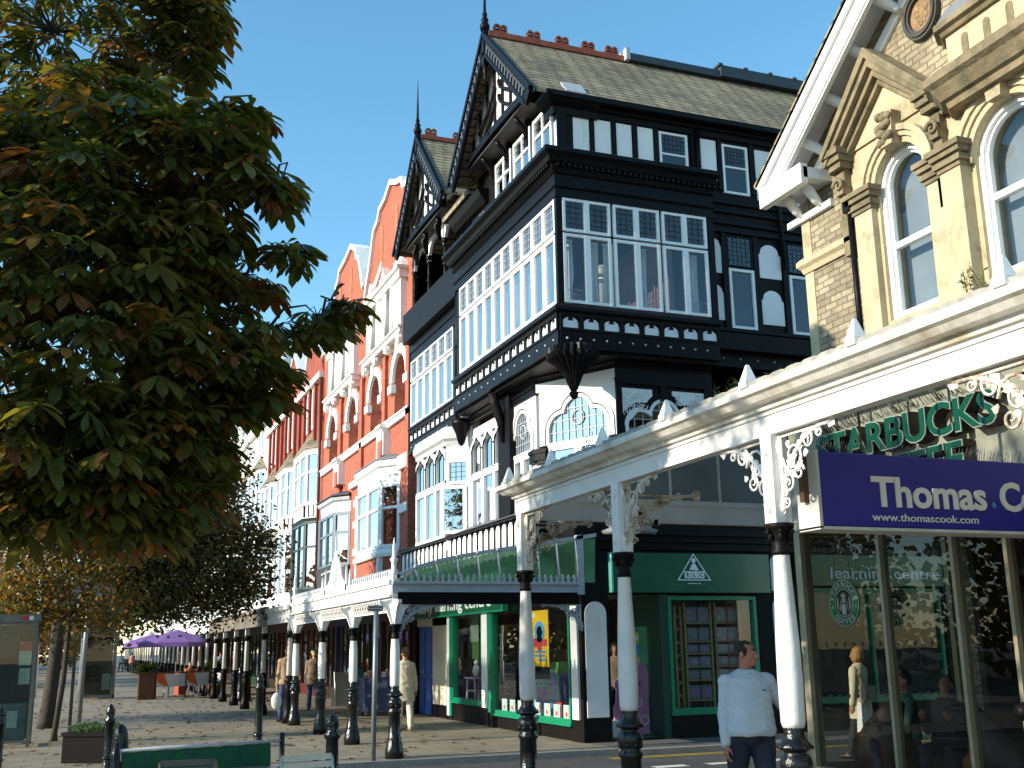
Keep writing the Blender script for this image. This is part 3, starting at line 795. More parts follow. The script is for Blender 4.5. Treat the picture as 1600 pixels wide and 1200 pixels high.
# pendant under the bay corner
mb = MB(); mb.lathe([(.02,0),(.07,.05),(.09,.12),(.05,.16),(.08,.2),(.12,.3),(.2,.5),(.38,.68),(.50,.76),(.52,.82),(.46,.86),(.46,.98)], (8.25, 18.1, 6.08), 44, sm=False, flute=.13)
mb.build('corner_pendant', BLACK, HT)
mb = MB(); mb.box(7.95, 11.3, 17.95, 18.5, 6.93, 7.0); mb.box(7.95, 8.5, 18.5, 24, 6.93, 7.0); mb.build('bay_soffit', BLACKF, HT)
# street face right of the bracket: narrow trefoil
T = FX(8.3)
yA = 20.05; yB = at('X', 8.3, 797, 700).y
trefoil_window(HT, T, yA+.28, yB-.22, 5.50, 6.40, 4.2, (yA+.02, yB, 5.3, 6.6), PANEL, 2)
mb = MB(T); mb.box(yA, yA+.26, -.06, 0, 4.0, 5.45); mb.box(yB-.2, yB, -.06, 0, 4.0, 5.45); mb.box(yA, yB, -.06, -.01, 4.0, 4.2); mb.build('pilaster', PANEL, HT)
mb = MB(T); mb.box(yA-.02, yA+.28, 0, .09, 5.38, 5.46); mb.box(yA, yA+.26, 0, .07, 5.2, 5.38); mb.box(yB-.22, yB+.02, 0, .09, 5.38, 5.46); mb.box(yB-.2, yB, 0, .07, 5.2, 5.38)
mb.box(yA, yB, .0, .03, 6.6, 6.95); mb.box(yA, yB, .03, .06, 6.74, 6.78); mb.build('pilaster_capital', BLACK, HT)
yC = at('X', 8.18, 778, 700).y; yD = at('X', 8.4, 737, 700).y
yP = at('X', 8.18, 796, 700).y
mb = MB(); mb.box(8.18, 8.6, yP, yC, 4.0, 7.0)
mb.tube([(8.2, (yP+yC)/2, 5.9), (8.12, (yP+yC)/2, 6.35), (8.0, (yP+yC)/2, 6.7), (7.95, (yP+yC)/2, 6.95)], [.08,.1,.12,.12], 8)
mb.build('bracket_post', BLACKF, HT)
T = FX(8.4)
def ogee_lights(root, T, a0, a1, n, cb, cm, ct, b=0):
    w = (a1-a0)/n
    mb = MB(T); mb.box(a0, a1, b-.05, b+.0, ct, ct+.22); mb.build('lintel', PANEL, root)
    for i in range(n):
        x0 = a0+w*i; x1 = x0+w
        mb = MB(T)
        hd = [(x0+.07, cm+.05), (x0+.07, ct-.3), (x0+.12, ct-.2), (x0+w*.38, ct-.12), (x0+w*.5, ct-.03), (x1-w*.38, ct-.12), (x1-.12, ct-.2), (x1-.07, ct-.3), (x1-.07, cm+.05)]
        oo = [(x0, cm), (x0, ct-.3), (x0, ct-.15), (x0+w*.3, ct), (x0+w*.5, ct), (x1-w*.3, ct), (x1, ct-.15), (x1, ct-.3), (x1, cm)]
        mb.ring(oo, hd, b-.05, b+.03, closed=False); mb.box(x0, x1, b-.05, b+.03, cm-.03, cm+.05)
        frame_mb(mb, x0+.005, x1-.005, cb, cm-.035, .07, b-.05, .08)
        f = mb.build('window', WFRAME, root)
        mb = MB(T); mb.quad([(x0+.03, b-.02, cb+.03), (x1-.03, b-.02, cb+.03), (x1-.03, b-.02, ct-.06), (x0+.03, b-.02, ct-.06)]); mb.build('pane', GLASSR, f)
        mb = MB(T); mb.tube([(a, b+.035, c) for a, c in hd], .015, 4); mb.tube([(x0, b+.03, ct-.35), (x0+w*.5, b+.03, ct-.02), (x1, b+.03, ct-.35)], .012, 4); mb.build('tracery', BLACKF, f)
ogee_lights(HT, T, yC+.05, yD-.05, 3, 4.25, 5.55, 6.45)
mb = MB(T); mb.box(yC, yD, -.05, .0, 3.9, 4.25); mb.build('wall_panel', PANEL, HT)
# oriel with canted side and an opened casement
o0 = at('X', 7.98, 697, 720).y; o1 = at('X', 7.98, 651, 740).y
oe = at('X', 8.45, 735, 720).y
T = FX(7.98)
ogee_lights(HT, T, o0, o1-.02, 3, 4.2, 5.5, 6.4)
TS = FW((7.98, o0), (8.45, oe)); ol = math.hypot(.47, oe-o0)
mb = MB(TS); mb.box(0, ol, -.05, 0, 6.05, 6.5); mb.box(0, ol, -.05, 0, 3.9, 4.2); mb.build('wall_panel', PANEL, HT)
win(HT, TS, .02, ol-.02, 5.45, 6.05, .07, -.05, .08, lead=(.1, ol-.1, 5.5, 6.0))
win(HT, FW((7.80, o0-.15), (8.42, oe-.12)), 0.0, ol, 4.25, 5.4, .09, 0, .06, name='open_casement')
mb = MB(); mb.extr([(-.3,6.4),(.02,6.4),(.04,6.5),(.1,6.56),(.1,6.7),(.04,6.86),(-.3,6.86)], [(8.5,oe-.02,0),(7.98,o0,0),(7.98,o1,0)]); mb.build('oriel_cornice', mat('pale_grey_moulding', (.50,.50,.49), .5), HT)
mb = MB(); mb.box(8.36, 8.6, yD-.03, oe+.05, 4.2, 6.9); mb.build('pilaster', PANEL, HT)
mb = MB(); mb.lathe([(.04,0),(.09,.1),(.14,.3),(.24,.5),(.26,.62)], (8.16, yD+.05, 6.3), 12); mb.build('corbel_bracket', BLACK, HT)
# balustrade band at first-floor level
T = FX(8.02)
mb = MB(T)
mb.box(19.6, 29.1, -.25, .02, 4.12, 4.2); mb.box(19.6, 29.1, .02, .08, 4.14, 4.18); mb.box(19.6, 29.1, -.25, .02, 3.30, 3.55); mb.box(19.6, 29.1, .02, .05, 3.48, 3.56)
mb.box(19.6, 29.1, -.25, -.02, 3.55, 4.12)
bb = mb.build('balustrade_band', BLACK, HT)
mb = MB(T); k = 26; w = 9.5/k
for i in range(k):
    x = 19.6+w*i; mb.prism(arch(x+.05, x+w-.05, 3.58, 4.11, 8), -.015, .004)
mb.build('white_panel', PANEL, bb)
mb = MB(T)
for i in range(k+1):
    x = 19.6+w*i; mb.prism([(x-.045,3.56),(x+.045,3.56),(x+.028,3.70),(x+.018,4.0),(x+.05,4.12),(x-.05,4.12),(x-.018,4.0),(x-.028,3.70)], -.018, .02)
mb.build('baluster', BLACK, bb)
mb = MB()
for i in range(24): mb.ball((8.0, 19.8+i*.4, 3.42), .026, 6, 4)
mb.build('stud', SILVER, bb)
mb = MB(); mb.add([(7.94,19.6,4.2),(7.94,29.1,4.2),(8.4,29.1,4.4),(8.4,19.6,4.4),(8.4,29.1,4.2),(8.4,19.6,4.2)], [(0,1,2,3),(0,3,5),(1,4,2),(2,4,5,3)]); mb.build('ledge', mat('lead_ledge', (.10,.09,.09), .6), HT)

# side face first floor: ornate panel with trefoil and dark wall beyond
T = FY(18.3)
trefoil_window(HT, T, 9.42, 11.05, 5.46, 6.22, 4.3, (9.24, 11.2, 5.3, 6.5), BLACKF, 2, fr=BLACK, gl=GLASSW)
mb = MB(T)
for x0, x1 in ((9.32, 9.98), (10.42, 11.12)):
    s = 1 if x0 < 10 else -1
    pts = [(x0, 6.42), (x1, 6.42), (x1, 6.28), (x0+.42*s if s > 0 else x1-.42, 6.05), (x0+.12 if s > 0 else x1-.1, 5.75), (x0 if s > 0 else x1, 5.65)]
    if s < 0: pts = [(x1, 6.42), (x0, 6.42), (x0, 6.28), (x1-.42, 6.05), (x1-.12, 5.75), (x1, 5.65)]
    mb.prism(pts, .0, .025)
pg = mb.build('pargeted_panel', PANEL, HT)
mb = MB(T)
for i in range(46):
    s = i % 2; x = (9.36+rnd.random()*.5) if s else (10.5+rnd.random()*.55); z = 6.38-rnd.random()*.3 - (0 if rnd.random() < .6 else .25)
    if s and x > 9.5 and z < 6.08: continue
    if not s and x < 10.95 and z < 6.08: continue
    scroll(mb, (x, z), .05+.03*rnd.random(), 1.1, rnd.random()*6, rnd.choice((-1,1)), .012, .03, 8)
mb.build('scroll_relief', PANEL, pg)
mb = MB(T); mb.box(9.2, 9.32, 0, .05, 4.0, 6.6); mb.box(11.12, 11.3, 0, .05, 4, 6.6); mb.box(9.2, 11.3, 0, .06, 6.5, 6.8); mb.box(10.15, 10.27, 0, .05, 6.2, 6.5); mb.box(11.3, 16.9, -.1, .0, 3.9, 7.0); mb.build('side_framing', BLACK, HT)
mb = MB(T); mb.box(9.2, 16.9, 0, .25, 3.62, 3.74); mb.box(8.35, 16.9, 0, .16, 3.5, 3.62); mb.box(8.35, 16.9, 0, .08, 3.36, 3.5); mb.build('shop_cornice', BLACK, HT)
mb = MB(); mb.lathe([(.5,0),(.55,.08),(.4,.14),(.38,.3)], (9.4, 18.35, 3.62), 16); mb.build('lead_cap', LEADF, HT)

# ---- ground floor toy shop
mb = MB()
mb.box(8.35, 8.9, 18.3, 18.75, 0, 3.36); mb.box(8.35, 8.6, 22.92, 23.5, 0, 3.36); mb.box(8.35, 8.6, 25.75, 26.2, 0, 3.36)
mb.box(8.36, 8.6, 18.75, 22.92, 0, .24); mb.box(8.36, 8.6, 23.5, 25.75, 0, .42); mb.box(8.36, 8.6, 18.75, 29.1, 2.75, 3.36)
mb.box(12.05, 12.95, 18.3, 18.7, 0, 3.36); mb.box(10.1, 12.05, 18.3, 18.5, 0, .4); mb.box(8.9, 12.1, 18.32, 18.6, 2.55, 3.36); mb.box(12.95, 16.9, 18.32, 18.6, 2.7, 3.36); mb.box(12.95, 16.9, 18.32, 18.5, 0, .5)
mb.box(16.5, 16.9, 18.3, 18.7, 0, 3.36); mb.box(8.35, 8.55, 28.9, 29.1, 0, 3.4)
mb.build('shopfront_frame', BLACKF, HT)
mb = MB(FX(8.35))
mb.box(18.42, 18.70, 0, .04, .38, 2.36); mb.box(23.12, 23.48, 0, .06, .38, 2.45); mb.box(25.8, 26.0, 0, .05, .1, 2.6); mb.build('white_pilaster', PANEL, HT)
mb = MB(FY(18.3)); mb.prism(arch(8.42, 8.84, .42, 2.42, 10), 0, .02); mb.build('arched_panel', PANEL, HT)
for x0, z0, z1 in ((12.38, .45, 2.45), (12.38, 2.62, 3.28)):
    mb = MB(FY(18.3)); mb.prism(arch(x0, x0+.22, z0, z1, 8), 0, .03); mb.build('arched_panel', PANEL, HT)
def shopwin(T, a0, a1, c0, c1, fm=GREENF, mu=(), fw=.07, sill=True, gl=None):
    mb = MB(T); frame_mb(mb, a0, a1, c0, c1, fw, -.08, .12, mu)
    if sill: mb.box(a0-.02, a1+.02, -.08, .07, c0-.05, c0)
    f = mb.build('shop_window', fm, HT)
    mb = MB(T); mb.quad([(a0+.03, -.03, c0+.03), (a1-.03, -.03, c0+.03), (a1-.03, -.03, c1-.03), (a0+.03, -.03, c1-.03)]); mb.build('pane', gl or GLASSS, f)
    return f
shopwin(FX(8.35), 18.76, 22.9, .3, 2.72)
mb = MB(FX(8.35)); mb.box(22.9, 23.1, -.02, .05, .3, 2.75); mb.box(25.62, 25.8, -.02, .06, .1, 2.75); mb.build('green_pilaster', GREENF, HT)
shopwin(FX(8.35), 23.52, 25.62, .45, 2.72)
shopwin(FY(18.35), 10.12, 12.03, .45, 2.52)
shopwin(FY(18.35), 13.0, 16.45, .55, 2.68, mu=(14.7,))
mb = MB(FX(8.35)); mb.box(22.0, 28.9, 0, .1, 2.42, 3.3); f1 = mb.build('fascia_board', GREEN, HT)
mb = MB(FX(8.35)); mb.box(21.93, 28.95, 0, .13, 2.38, 2.42); mb.box(21.93, 22.0, 0, .13, 2.42, 3.3); mb.build('fascia_edge', GREENF, f1)
SIGNW = mat('white_sign_letters', (.85,.87,.85), .4, var=0)
def rtext(mb, s, *a, **k): text_mb(mb, s, *a, **k)
FXR = lambda X: (lambda a, b, c: (X-b, -a, c))        # street wall read from the street: text runs towards -Y
mb = MB(FXR(8.35)); text_mb(mb, 'early learning centre', -28.3, 2.52, .27, .1, .115, width=5.6, weight=.012); mb.build('fascia_lettering', SIGNW, f1)
mb = MB(FY(18.32)); mb.box(8.95, 12.3, 0, .12, 2.58, 3.30); f2 = mb.build('fascia_board', GREEN, HT)
mb = MB(FY(18.32)); mb.box(8.93, 8.96, 0, .14, 2.58, 3.3); mb.build('fascia_edge', mat('pale_green_edge', (.2,.6,.5), .4), f2)
mb = MB(FY(18.2)); tri = [(10.28, 2.80), (11.0, 2.80), (10.64, 3.30)]
mb.ring(off(tri, .0), off(tri, -.018), 0, .02)
for i, ch in enumerate('ELC'):
    x = 10.44+.145*i; mb.box(x, x+.125, 0, .02, 2.84, 2.97)
c5 = [(10.64+.04*math.cos(2*PI*i/12), 3.165+.045*math.sin(2*PI*i/12)) for i in range(12)]
mb.prism(c5, 0, .02); mb.prism([(10.61,3.11),(10.67,3.11),(10.71,3.03),(10.745,2.985),(10.66,2.985),(10.62,3.0),(10.54,2.985),(10.58,3.05)], 0, .02)
text_mb(mb, 'www.elc.co.uk', 10.64, 2.735, .032, 0, .01, center=True)
eb = mb.build('triangular_emblem', SIGNW, f2)
mb = MB(FY(18.178))
for i, ch in enumerate('ELC'): text_mb(mb, ch, 10.50+.145*i, 2.87, .075, 0, .006, weight=.02, center=True)
mb.build('emblem_letter', GREEN, f2)
mb = MB(FY(18.32)); mb.box(12.95, 16.48, 0, .12, 2.72, 3.32); f3 = mb.build('fascia_board', GREEN, HT)
mb = MB(FY(18.2)); text_mb(mb, 'learning centre', 13.7, 2.86, .22, 0, .02, width=2.68, weight=.006); mb.build('fascia_lettering', SIGNW, f3)
mb = MB()
for i in range(90): x = 13.0+3.4*i/90; mb.tube([(x, 18.22, 3.32), (x+rnd.uniform(-.03,.03), 18.18, 3.45)], .004, 3)
mb.build('bird_spikes', SILVER, f3)
# blue door and white notice wall beside it
mb = MB(FX(8.40)); mb.box(26.2, 27.5, -.1, 0, 0, 2.4); mb.box(26.15, 28.9, -.1, .0, 2.2, 2.75); w = mb.build('white_wall', CREAM, HT)
mb = MB(FX(8.40)); mb.box(26.2, 27.5, 0, .03, 0, .3); mb.build('plinth', BLACK, w)
BLUED = mat('blue_door_paint', (.02,.10,.42), .35)
mb = MB(FX(8.45)); mb.box(27.55, 28.85, -.06, 0, .02, 2.2)
for a in (27.6, 28.25):
    for z0, z1 in ((.15, .9), (1.0, 1.6), (1.7, 2.1)): mb.box(a+.08, a+.5, 0, .025, z0, z1)
d = mb.build('door', BLUED, HT); mb = MB(); mb.ball((8.36, 28.2, 1.05), .035, 8, 6); mb.build('door_handle', SILVER, d)
# shop room: floor, ceiling, walls
mb = MB(); mb.box(8.6, 16.9, 18.6, 27.2, 0, .03); mb.build('shop_floor', mat('carpet', (.12,.10,.08), .9), HT)
mb = MB(); mb.box(8.6, 16.9, 18.6, 29.0, 2.78, 2.9); mb.build('shop_ceiling', mat('shop_ceiling', (.6,.58,.52), .8), HT)
mb = MB(); mb.box(12.9, 13.0, 19.5, 27.2, .03, 2.78); mb.box(8.6, 13, 27.2, 27.3, .03, 2.78); mb.box(13.0, 16.9, 21.2, 21.3, .03, 2.78); mb.build('shop_back_wall', mat('shop_wall', (.22,.17,.12), .8), HT)
mb = MB(); mb.box(8.65, 9.3, 18.8, 22.85, .03, .32); mb.box(8.65, 9.3, 23.55, 25.6, .03, .44); mb.box(10.15, 12.0, 18.65, 19.3, .03, .45); mb.build('window_bed', mat('pale_board', (.7,.72,.68), .6), HT)
mb = MB(); mb.box(9.95, 10.12, 18.32, 19.4, 0, 2.55); mb.build('door_jamb', DGREEN, HT)
mb = MB(); mb.box(10.15, 12.0, 19.35, 19.42, .45, 2.5); mb.build('window_back', DGREEN, HT)
# ============================================================ gabled sandstone building with the coffee shop
SB = thing('stone_gabled_building', 'yellow sandstone building with white bargeboards and arched windows over a coffee shop', 'building', (8.3, 11, 0))
YC = 6.2
def mirY(y): return 2*YC - y
T = FX(8.3)
LIGHTB = mat('pale_blind', (.30,.33,.36), .8, var=.15, scale=2)
mb = MB()
mb.box(8.3, 8.62, 10.0, 11.0, 4.4, 7.5); mb.box(8.3, 8.62, 1.4, 2.4, 4.4, 7.5)
mb.box(8.62, 16, 10.7, 11.0, 3.05, 7.5); mb.box(8.62, 16, 1.4, 1.7, 0, 7.5); mb.box(15.7, 16, 1.7, 10.7, 0, 7.5)
w = mb.build('wall', STONE, SB)
# gable wall above window heads
mb = MB(T); mb.prism([(11.0,7.35),(11.0,7.5),(YC,11.0),(1.4,7.5),(1.4,7.35)], -.3, 0); mb.build('gable_wall', STONE, SB)
mb = MB(T); mb.box(10.85, 11.02, -.2, .012, 4.4, 7.3); mb.build('quoin_strip', ASHLAR, SB)
# string course
mb = MB(); mb.extr([(0,6.18),(.03,6.18),(.05,6.24),(.09,6.28),(.09,6.34),(.05,6.38),(0,6.4)], [(8.3,9.95,0),(8.3,11.0,0),(8.6,11.0,0)][::-1]); mb.build('string_course', ASHLAR, SB)
# dressed stone field round the windows (2.4 .. 10.0) with arched openings
A0, A1 = 8.76, 9.56; B0, B1 = 7.10, 8.08; Cc0, Cc1 = YC-.46, YC+.46
wins = [(A0, A1, 7.12), (B0, B1, 6.92), (mirY(B1), mirY(B0), 6.92), (mirY(A1), mirY(A0), 7.12), (Cc0, Cc1, 6.92)]
wins.sort()
edges = [2.4] + [None]*4 + [10.0]
mids = [2.4] + [(wins[i][1]+wins[i+1][0])/2 for i in range(4)] + [10.0]
mb = MB(T)
for i, (a0, a1, zt) in enumerate(wins):
    x0, x1 = mids[i], mids[i+1]
    ar = arch(a0, a1, 5.15, zt, 14); n = len(ar); outer = []
    for k, (a, c) in enumerate(ar):
        t = k/(n-1)
        if t < .22: outer.append((x0, 5.15+(7.4-5.15)*t/.22))
        elif t < .78: outer.append((x0+(x1-x0)*(t-.22)/.56, 7.4))
        else: outer.append((x1, 7.4-(7.4-5.15)*(t-.78)/.22))
    mb.ring(outer, ar, -.3, 0, closed=False)
mb.box(2.4, 10.0, -.3, 0, 4.4, 5.15)
mb.build('dressed_wall', ASHLAR, SB)
for a0, a1, zt in wins:
    ar = arch(a0, a1, 5.15, zt, 14)
    mb = MB(T)
    for d0, d1, b in ((.0, .07, .05), (.07, .13, .08), (.13, .2, .11)): 
        h = zt-(a1-a0)/2
        o = [(a, c) for a, c in off(ar, d1)]; i_ = [(a, c) for a, c in off(ar, d0)]
        mb.ring(o[1:-1], i_[1:-1], 0, b, closed=False)
    mb.build('arch_moulding', ASHLAR, SB)
    mb = MB(T); mb.ring(ar, off(ar, -.06), -.16, -.05, closed=True)
    i2 = off(ar, -.06); mb.ring(i2, off(i2, -.035), -.15, -.09, closed=True)
    zm = 6.02; mb.box(a0+.08, a1-.08, -.15, -.08, zm-.035, zm+.035)
    f = mb.build('window', WFRAME, SB)
    mb = MB(T); mb.prism(off(ar, -.06), -.14, -.135); mb.build('pane', glass('gable_window_glass', (.86,.88,.88), .04, 1.1, 0, .05), f)
    mb = MB(T); mb.quad([(a0-.1, -.3, 5.0), (a1+.1, -.3, 5.0), (a1+.1, -.3, 7.3), (a0-.1, -.3, 7.3)]); mb.build('blind', LIGHTB, f)
    # carved keystone
    m = (a0+a1)/2
    mb = MB(T); mb.prism([(m-.09, zt-.03), (m+.09, zt-.03), (m+.13, zt+.36), (m-.13, zt+.36)], 0, .17)
    mb.build('keystone', ASHLAR, SB)
    if zt > 7:
        mb = MB()
        for k in range(16):
            p = T(m+rnd.uniform(-.13,.13), .15+.05*rnd.random(), zt+.0+.38*rnd.random()); mb.ball(p, (.045,.05+.03*rnd.random(),.05), 7, 5)
        mb.build('carved_foliage', ASHDK, SB)
# pilasters with moulded caps
def pil(a0, a1, b, z1=6.55):
    mb = MB(T); mb.box(a0, a1, 0, b, 4.4, z1)
    mb.build('pilaster', ASHLAR, SB)
    mb = MB(T)
    for dz, e in ((0,.02),(.05,.05),(.1,.03),(.14,.07),(.2,.1)): mb.box(a0-e, a1+e, 0, b+e, z1+dz, z1+dz+.06)
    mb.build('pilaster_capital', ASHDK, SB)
for a0, a1, b in ((9.60, 9.90, .09), (8.43, 8.70, .09), (8.14, 8.43, .15), (6.72, 7.06, .12)):
    pil(a0, a1, b, 6.52 if a0 > 9 else 6.42); pil(mirY(a1), mirY(a0), b, 6.52 if a0 > 9 else 6.42)
# pediment hoods over outer windows
for m in (9.27, mirY(9.27)):
    for s in (-1, 1):
        mb = MB(T); e = (m+s*.92, 7.42); tp = (m, 8.36)
        for k, (dz, b0, b1) in enumerate(((0,0,.28),(.09,0,.24),(.17,0,.17),(.24,0,.1))):
            t = .10 if k == 0 else .09
            mb.prism([(e[0], e[1]-dz), (tp[0], tp[1]-dz*1.35), (tp[0], tp[1]-dz*1.35-t*1.3), (e[0], e[1]-dz-t)], b0, b1)
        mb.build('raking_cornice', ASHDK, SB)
        mb = MB(T); x = m+s*.80
        for k, (w_, b, z0, z1) in enumerate(((.16,.26,7.34,7.42),(.14,.22,7.26,7.34),(.11,.18,7.18,7.26),(.07,.10,6.95,7.18),(.065,.14,6.86,7.0))): mb.box(x-w_, x+w_, 0, b, z0, z1)
        scroll(mb, (x, 6.98), .09, 1.3, 0, 1, .03, .15, 14)
        mb.prism([(x-.06,6.1),(x+.06,6.1),(x+.065,6.9),(x-.065,6.9)], 0, .09)
        mb.build('scrolled_corbel', ASHDK, SB)
for m in (9.27, mirY(9.27)):
    mb = MB(T); mb.prism([(m-.86,7.36),(m+.86,7.36),(m+.8,7.52),(m,8.26),(m-.8,7.52)], .002, .03); mb.build('pediment_field', ASHLAR, SB)
mb = MB(T); mb.box(2.4, 10.0, -.28, -.002, 7.3, 7.5); mb.build('wall_course', ASHLAR, SB)
# central entablature, parapet and lead top
mb = MB(); pth = [(8.3,4.15,0),(8.12,4.3,0),(8.12,8.1,0),(8.3,8.25,0)]
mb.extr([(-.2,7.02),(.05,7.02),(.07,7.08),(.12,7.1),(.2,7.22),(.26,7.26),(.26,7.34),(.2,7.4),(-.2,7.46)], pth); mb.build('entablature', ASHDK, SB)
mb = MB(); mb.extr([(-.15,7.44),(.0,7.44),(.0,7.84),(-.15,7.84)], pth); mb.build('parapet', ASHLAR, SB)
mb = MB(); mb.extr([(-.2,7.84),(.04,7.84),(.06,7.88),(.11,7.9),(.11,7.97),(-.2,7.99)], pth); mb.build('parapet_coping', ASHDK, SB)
mb = MB(FX(8.12))
for i in range(12): a = 4.5+i*.3; mb.prism(arch(a, a+.09, 7.52, 7.76, 6), -.02, .008)
mb.build('parapet_slot', ASHDK, SB)
mb2 = MB(FX(0)); mb2.prism([(4.2,7.98),(8.2,7.98),(8.0,8.1),(4.4,8.1)], -8.3, -8.06); mb2.build('lead_roof', LEADF, SB)
# medallion
mb = MB(T)
C = (8.55, 8.42); e = lambda r, k=1.0: [(C[0]+r*math.cos(2*PI*i/24), C[1]+r*1.12*math.sin(2*PI*i/24)) for i in range(24)]
mb.ring(e(.27), e(.18), 0, .07); mb.ring(e(.24), e(.21), .07, .09)
md = mb.build('medallion', mat('dark_bronze', (.045,.04,.03), .6, var=.3), SB)
mb = MB(T); mb.prism(e(.19), 0, .03)
for k in range(14): mb.ball((C[0]+rnd.uniform(-.09,.09), .025, C[1]+rnd.uniform(-.1,.1)), (.035,.02,.045), 7, 5)
mb.build('medallion_relief', mat('bronze_relief', (.26,.16,.07), .6, var=.35, scale=9, bump=.6, bscale=25), md)
mb = MB(); mb.tube([(8.2, 9.96, 6.65), (8.2, 9.96, 4.4)], .035, 8); mb.box(8.14, 8.3, 9.9, 10.02, 6.6, 6.75); mb.build('drainpipe', BLACK, SB)
# bargeboards, soffit, brackets
def rake(yy, s):
    d = Vector((-s*1.0, .735)).normalized(); y0 = YC+s*5.0; z0 = 7.42; ln = (5.0)/abs(d.x); nn = Vector((d.y*s, d.x*s*s)) ; nn = Vector((-d.y*1, d.x)) if s < 0 else Vector((d.y, -d.x))
    if nn.y > 0: nn = -nn
    P = lambda t, o: (y0+d.x*t+nn.x*o, z0+d.y*t+nn.y*o)
    mb = MB(FX(7.88)); mb.prism([P(-.05,-.03), P(ln,-.03), P(ln,.30), P(0,.30)], -.06, .0); mb.prism([P(-.08,-.08), P(ln,-.08), P(ln,.05), P(-.08,.05)], 0, .05)
    mb.prism([P(0,.22), P(ln,.22), P(ln,.27), P(0,.27)], 0, .02)
    mb.build('bargeboard', WHITE, SB)
    mb = MB(FX(8.3)); mb.prism([P(0,.04), P(ln,.04), P(ln,.09), P(0,.09)], .0, .37); mb.prism([P(0,.3), P(ln,.3), P(ln,.42), P(0,.42)], .0, .05); mb.build('soffit', WHITE, SB)
    for k in range(9):
        t = .75+k*.62
        if t > ln-.2: break
        mb = MB(FX(8.3)); c = P(t, .2)
        mb.tube([(P(t,.42)[0], .06, P(t,.42)[1]), (P(t,.3)[0], .12, P(t,.3)[1]), (P(t,.2)[0], .24, P(t,.2)[1]), (P(t,.12)[0], .34, P(t,.12)[1])], [.04,.065,.07,.055], 7)
        mb.build('eaves_bracket', WHITE, SB)
    # roof slab
    mb = MB(FX(7.86)); mb.prism([P(-.1,-.03), P(ln,-.03), P(ln,-.11), P(-.1,-.11)], -8.2, 0.03); mb.build('roof', SLATE, SB)
rake(0, 1); rake(0, -1)
for s in (1, -1):
    f = (lambda y: y) if s > 0 else mirY
    mb = MB(FX(8.3)); a, b = sorted((f(10.35), f(11.25))); mb.box(a, b, 0, .42, 7.18, 7.32); mb.box(a, b, .36, .46, 7.1, 7.36); mb.box(a, b, 0, .06, 6.86, 6.95); mb.build('eaves_return', WHITE, SB)
    for y in (10.55, 10.95):
        mb = MB(FX(8.3)); mb.tube([(f(y), .05, 6.94), (f(y), .12, 7.0), (f(y), .2, 7.1), (f(y), .32, 7.18)], [.04,.06,.07,.06], 7); mb.build('eaves_bracket', WHITE, SB)
# ---- ground floor coffee shop
YS = 11.66
mb = MB(); mb.box(8.3, 8.5, 1.4, YS, 3.02, 4.4); mb.box(8.5, 16, 11.0, YS, 3.02, 4.3) ; mb.build('fascia_wall', CREAM, SB)
mb = MB(FX(8.3)); mb.box(1.4, YS, 0, .05, 3.0, 3.08); mb.box(11.1, YS, 0, .02, 3.1, 3.9); mb.build('fascia_trim', WDIRTY, SB)
mb = MB(FX(8.3)); mb.box(1.5, 11.0, 0, .18, 4.28, 4.4); mb.build('canopy_rail', mat('dark_brown_timber', (.05,.03,.02), .6), SB)
ys = [YS-.10] + [at('X', 8.3, x, y).y for x, y in ((1378, 900), (1493, 900), (1582, 930))] + [6.3, 5.0, 3.2, 1.6]
FRM = mat('champagne_frame', (.42,.36,.24), .4, metal=.4)
mb = MB(T)
mb.box(YS-.12, YS, -.12, .03, 0, 3.02); mb.box(1.5, YS-.12, -.1, .03, .12, .22); mb.box(1.5, YS-.12, -.1, .03, 2.96, 3.02); mb.box(1.5, YS-.12, -.12, .02, 0, .12)
for y in ys[1:]: mb.box(y-.024, y+.024, -.08, .03, .22, 2.96)
sf = mb.build('shopfront_frame', FRM, SB)
mb = MB(T); mb.quad([(1.5, -.03, .2), (YS-.1, -.03, .2), (YS-.1, -.03, 2.98), (1.5, -.03, 2.98)]); mb.build('pane', glass('smoked_shop_glass', (.68,.68,.64), .04, .9), sf)
mb = MB(FX(8.3)); mb.tube([(ys[3]-.12, .03, 1.0), (ys[3]-.12, .1, 1.0), (ys[3]-.12, .13, 1.0)], [.03,.03,.03], 8); mb.ball((ys[3]-.12, .15, 1.0), .085, 12, 8); mb.build('door_knob', BLACKF, SB)
mb = MB(FY(YS))
mb.box(8.42, 10.66, .0, .08, 0, .25); mb.box(8.42, 10.66, 0, .08, 2.94, 3.02); 
for x in (10.62,): mb.box(x-.04, x+.04, 0, .08, .25, 2.94)
s2 = mb.build('side_shopfront_frame', FRM, SB)
mb = MB(FY(YS)); mb.quad([(8.42, .04, .25), (10.6, .04, .25), (10.6, .04, 2.94), (8.42, .04, 2.94)]); p2 = mb.build('pane', glass('tinted_side_glass', (.62,.66,.62), .05, 1.2), s2)
mb = MB(FY(YS-.05))
for z, x0, x1, n in ((1.62, 8.6, 10.5, 14), (1.0, 8.6, 10.5, 14)):
    for i in range(n):
        x = x0+(x1-x0)*i/n; mb.prism([(x+.025*math.cos(2*PI*k/8), z+.03*math.sin(2*PI*k/8)) for k in range(8)], 0, .003)
mb.build('safety_dot', mat('frosted_dots', (.45,.45,.40), .7), p2)
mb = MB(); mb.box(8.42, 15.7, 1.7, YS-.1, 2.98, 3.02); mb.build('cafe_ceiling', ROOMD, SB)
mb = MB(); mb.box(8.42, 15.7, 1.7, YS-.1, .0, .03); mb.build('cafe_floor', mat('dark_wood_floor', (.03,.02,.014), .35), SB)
mb = MB(); mb.box(10.66, 15.9, 11.3, YS, 0, 3.02); mb.build('side_wall', STONE, SB)
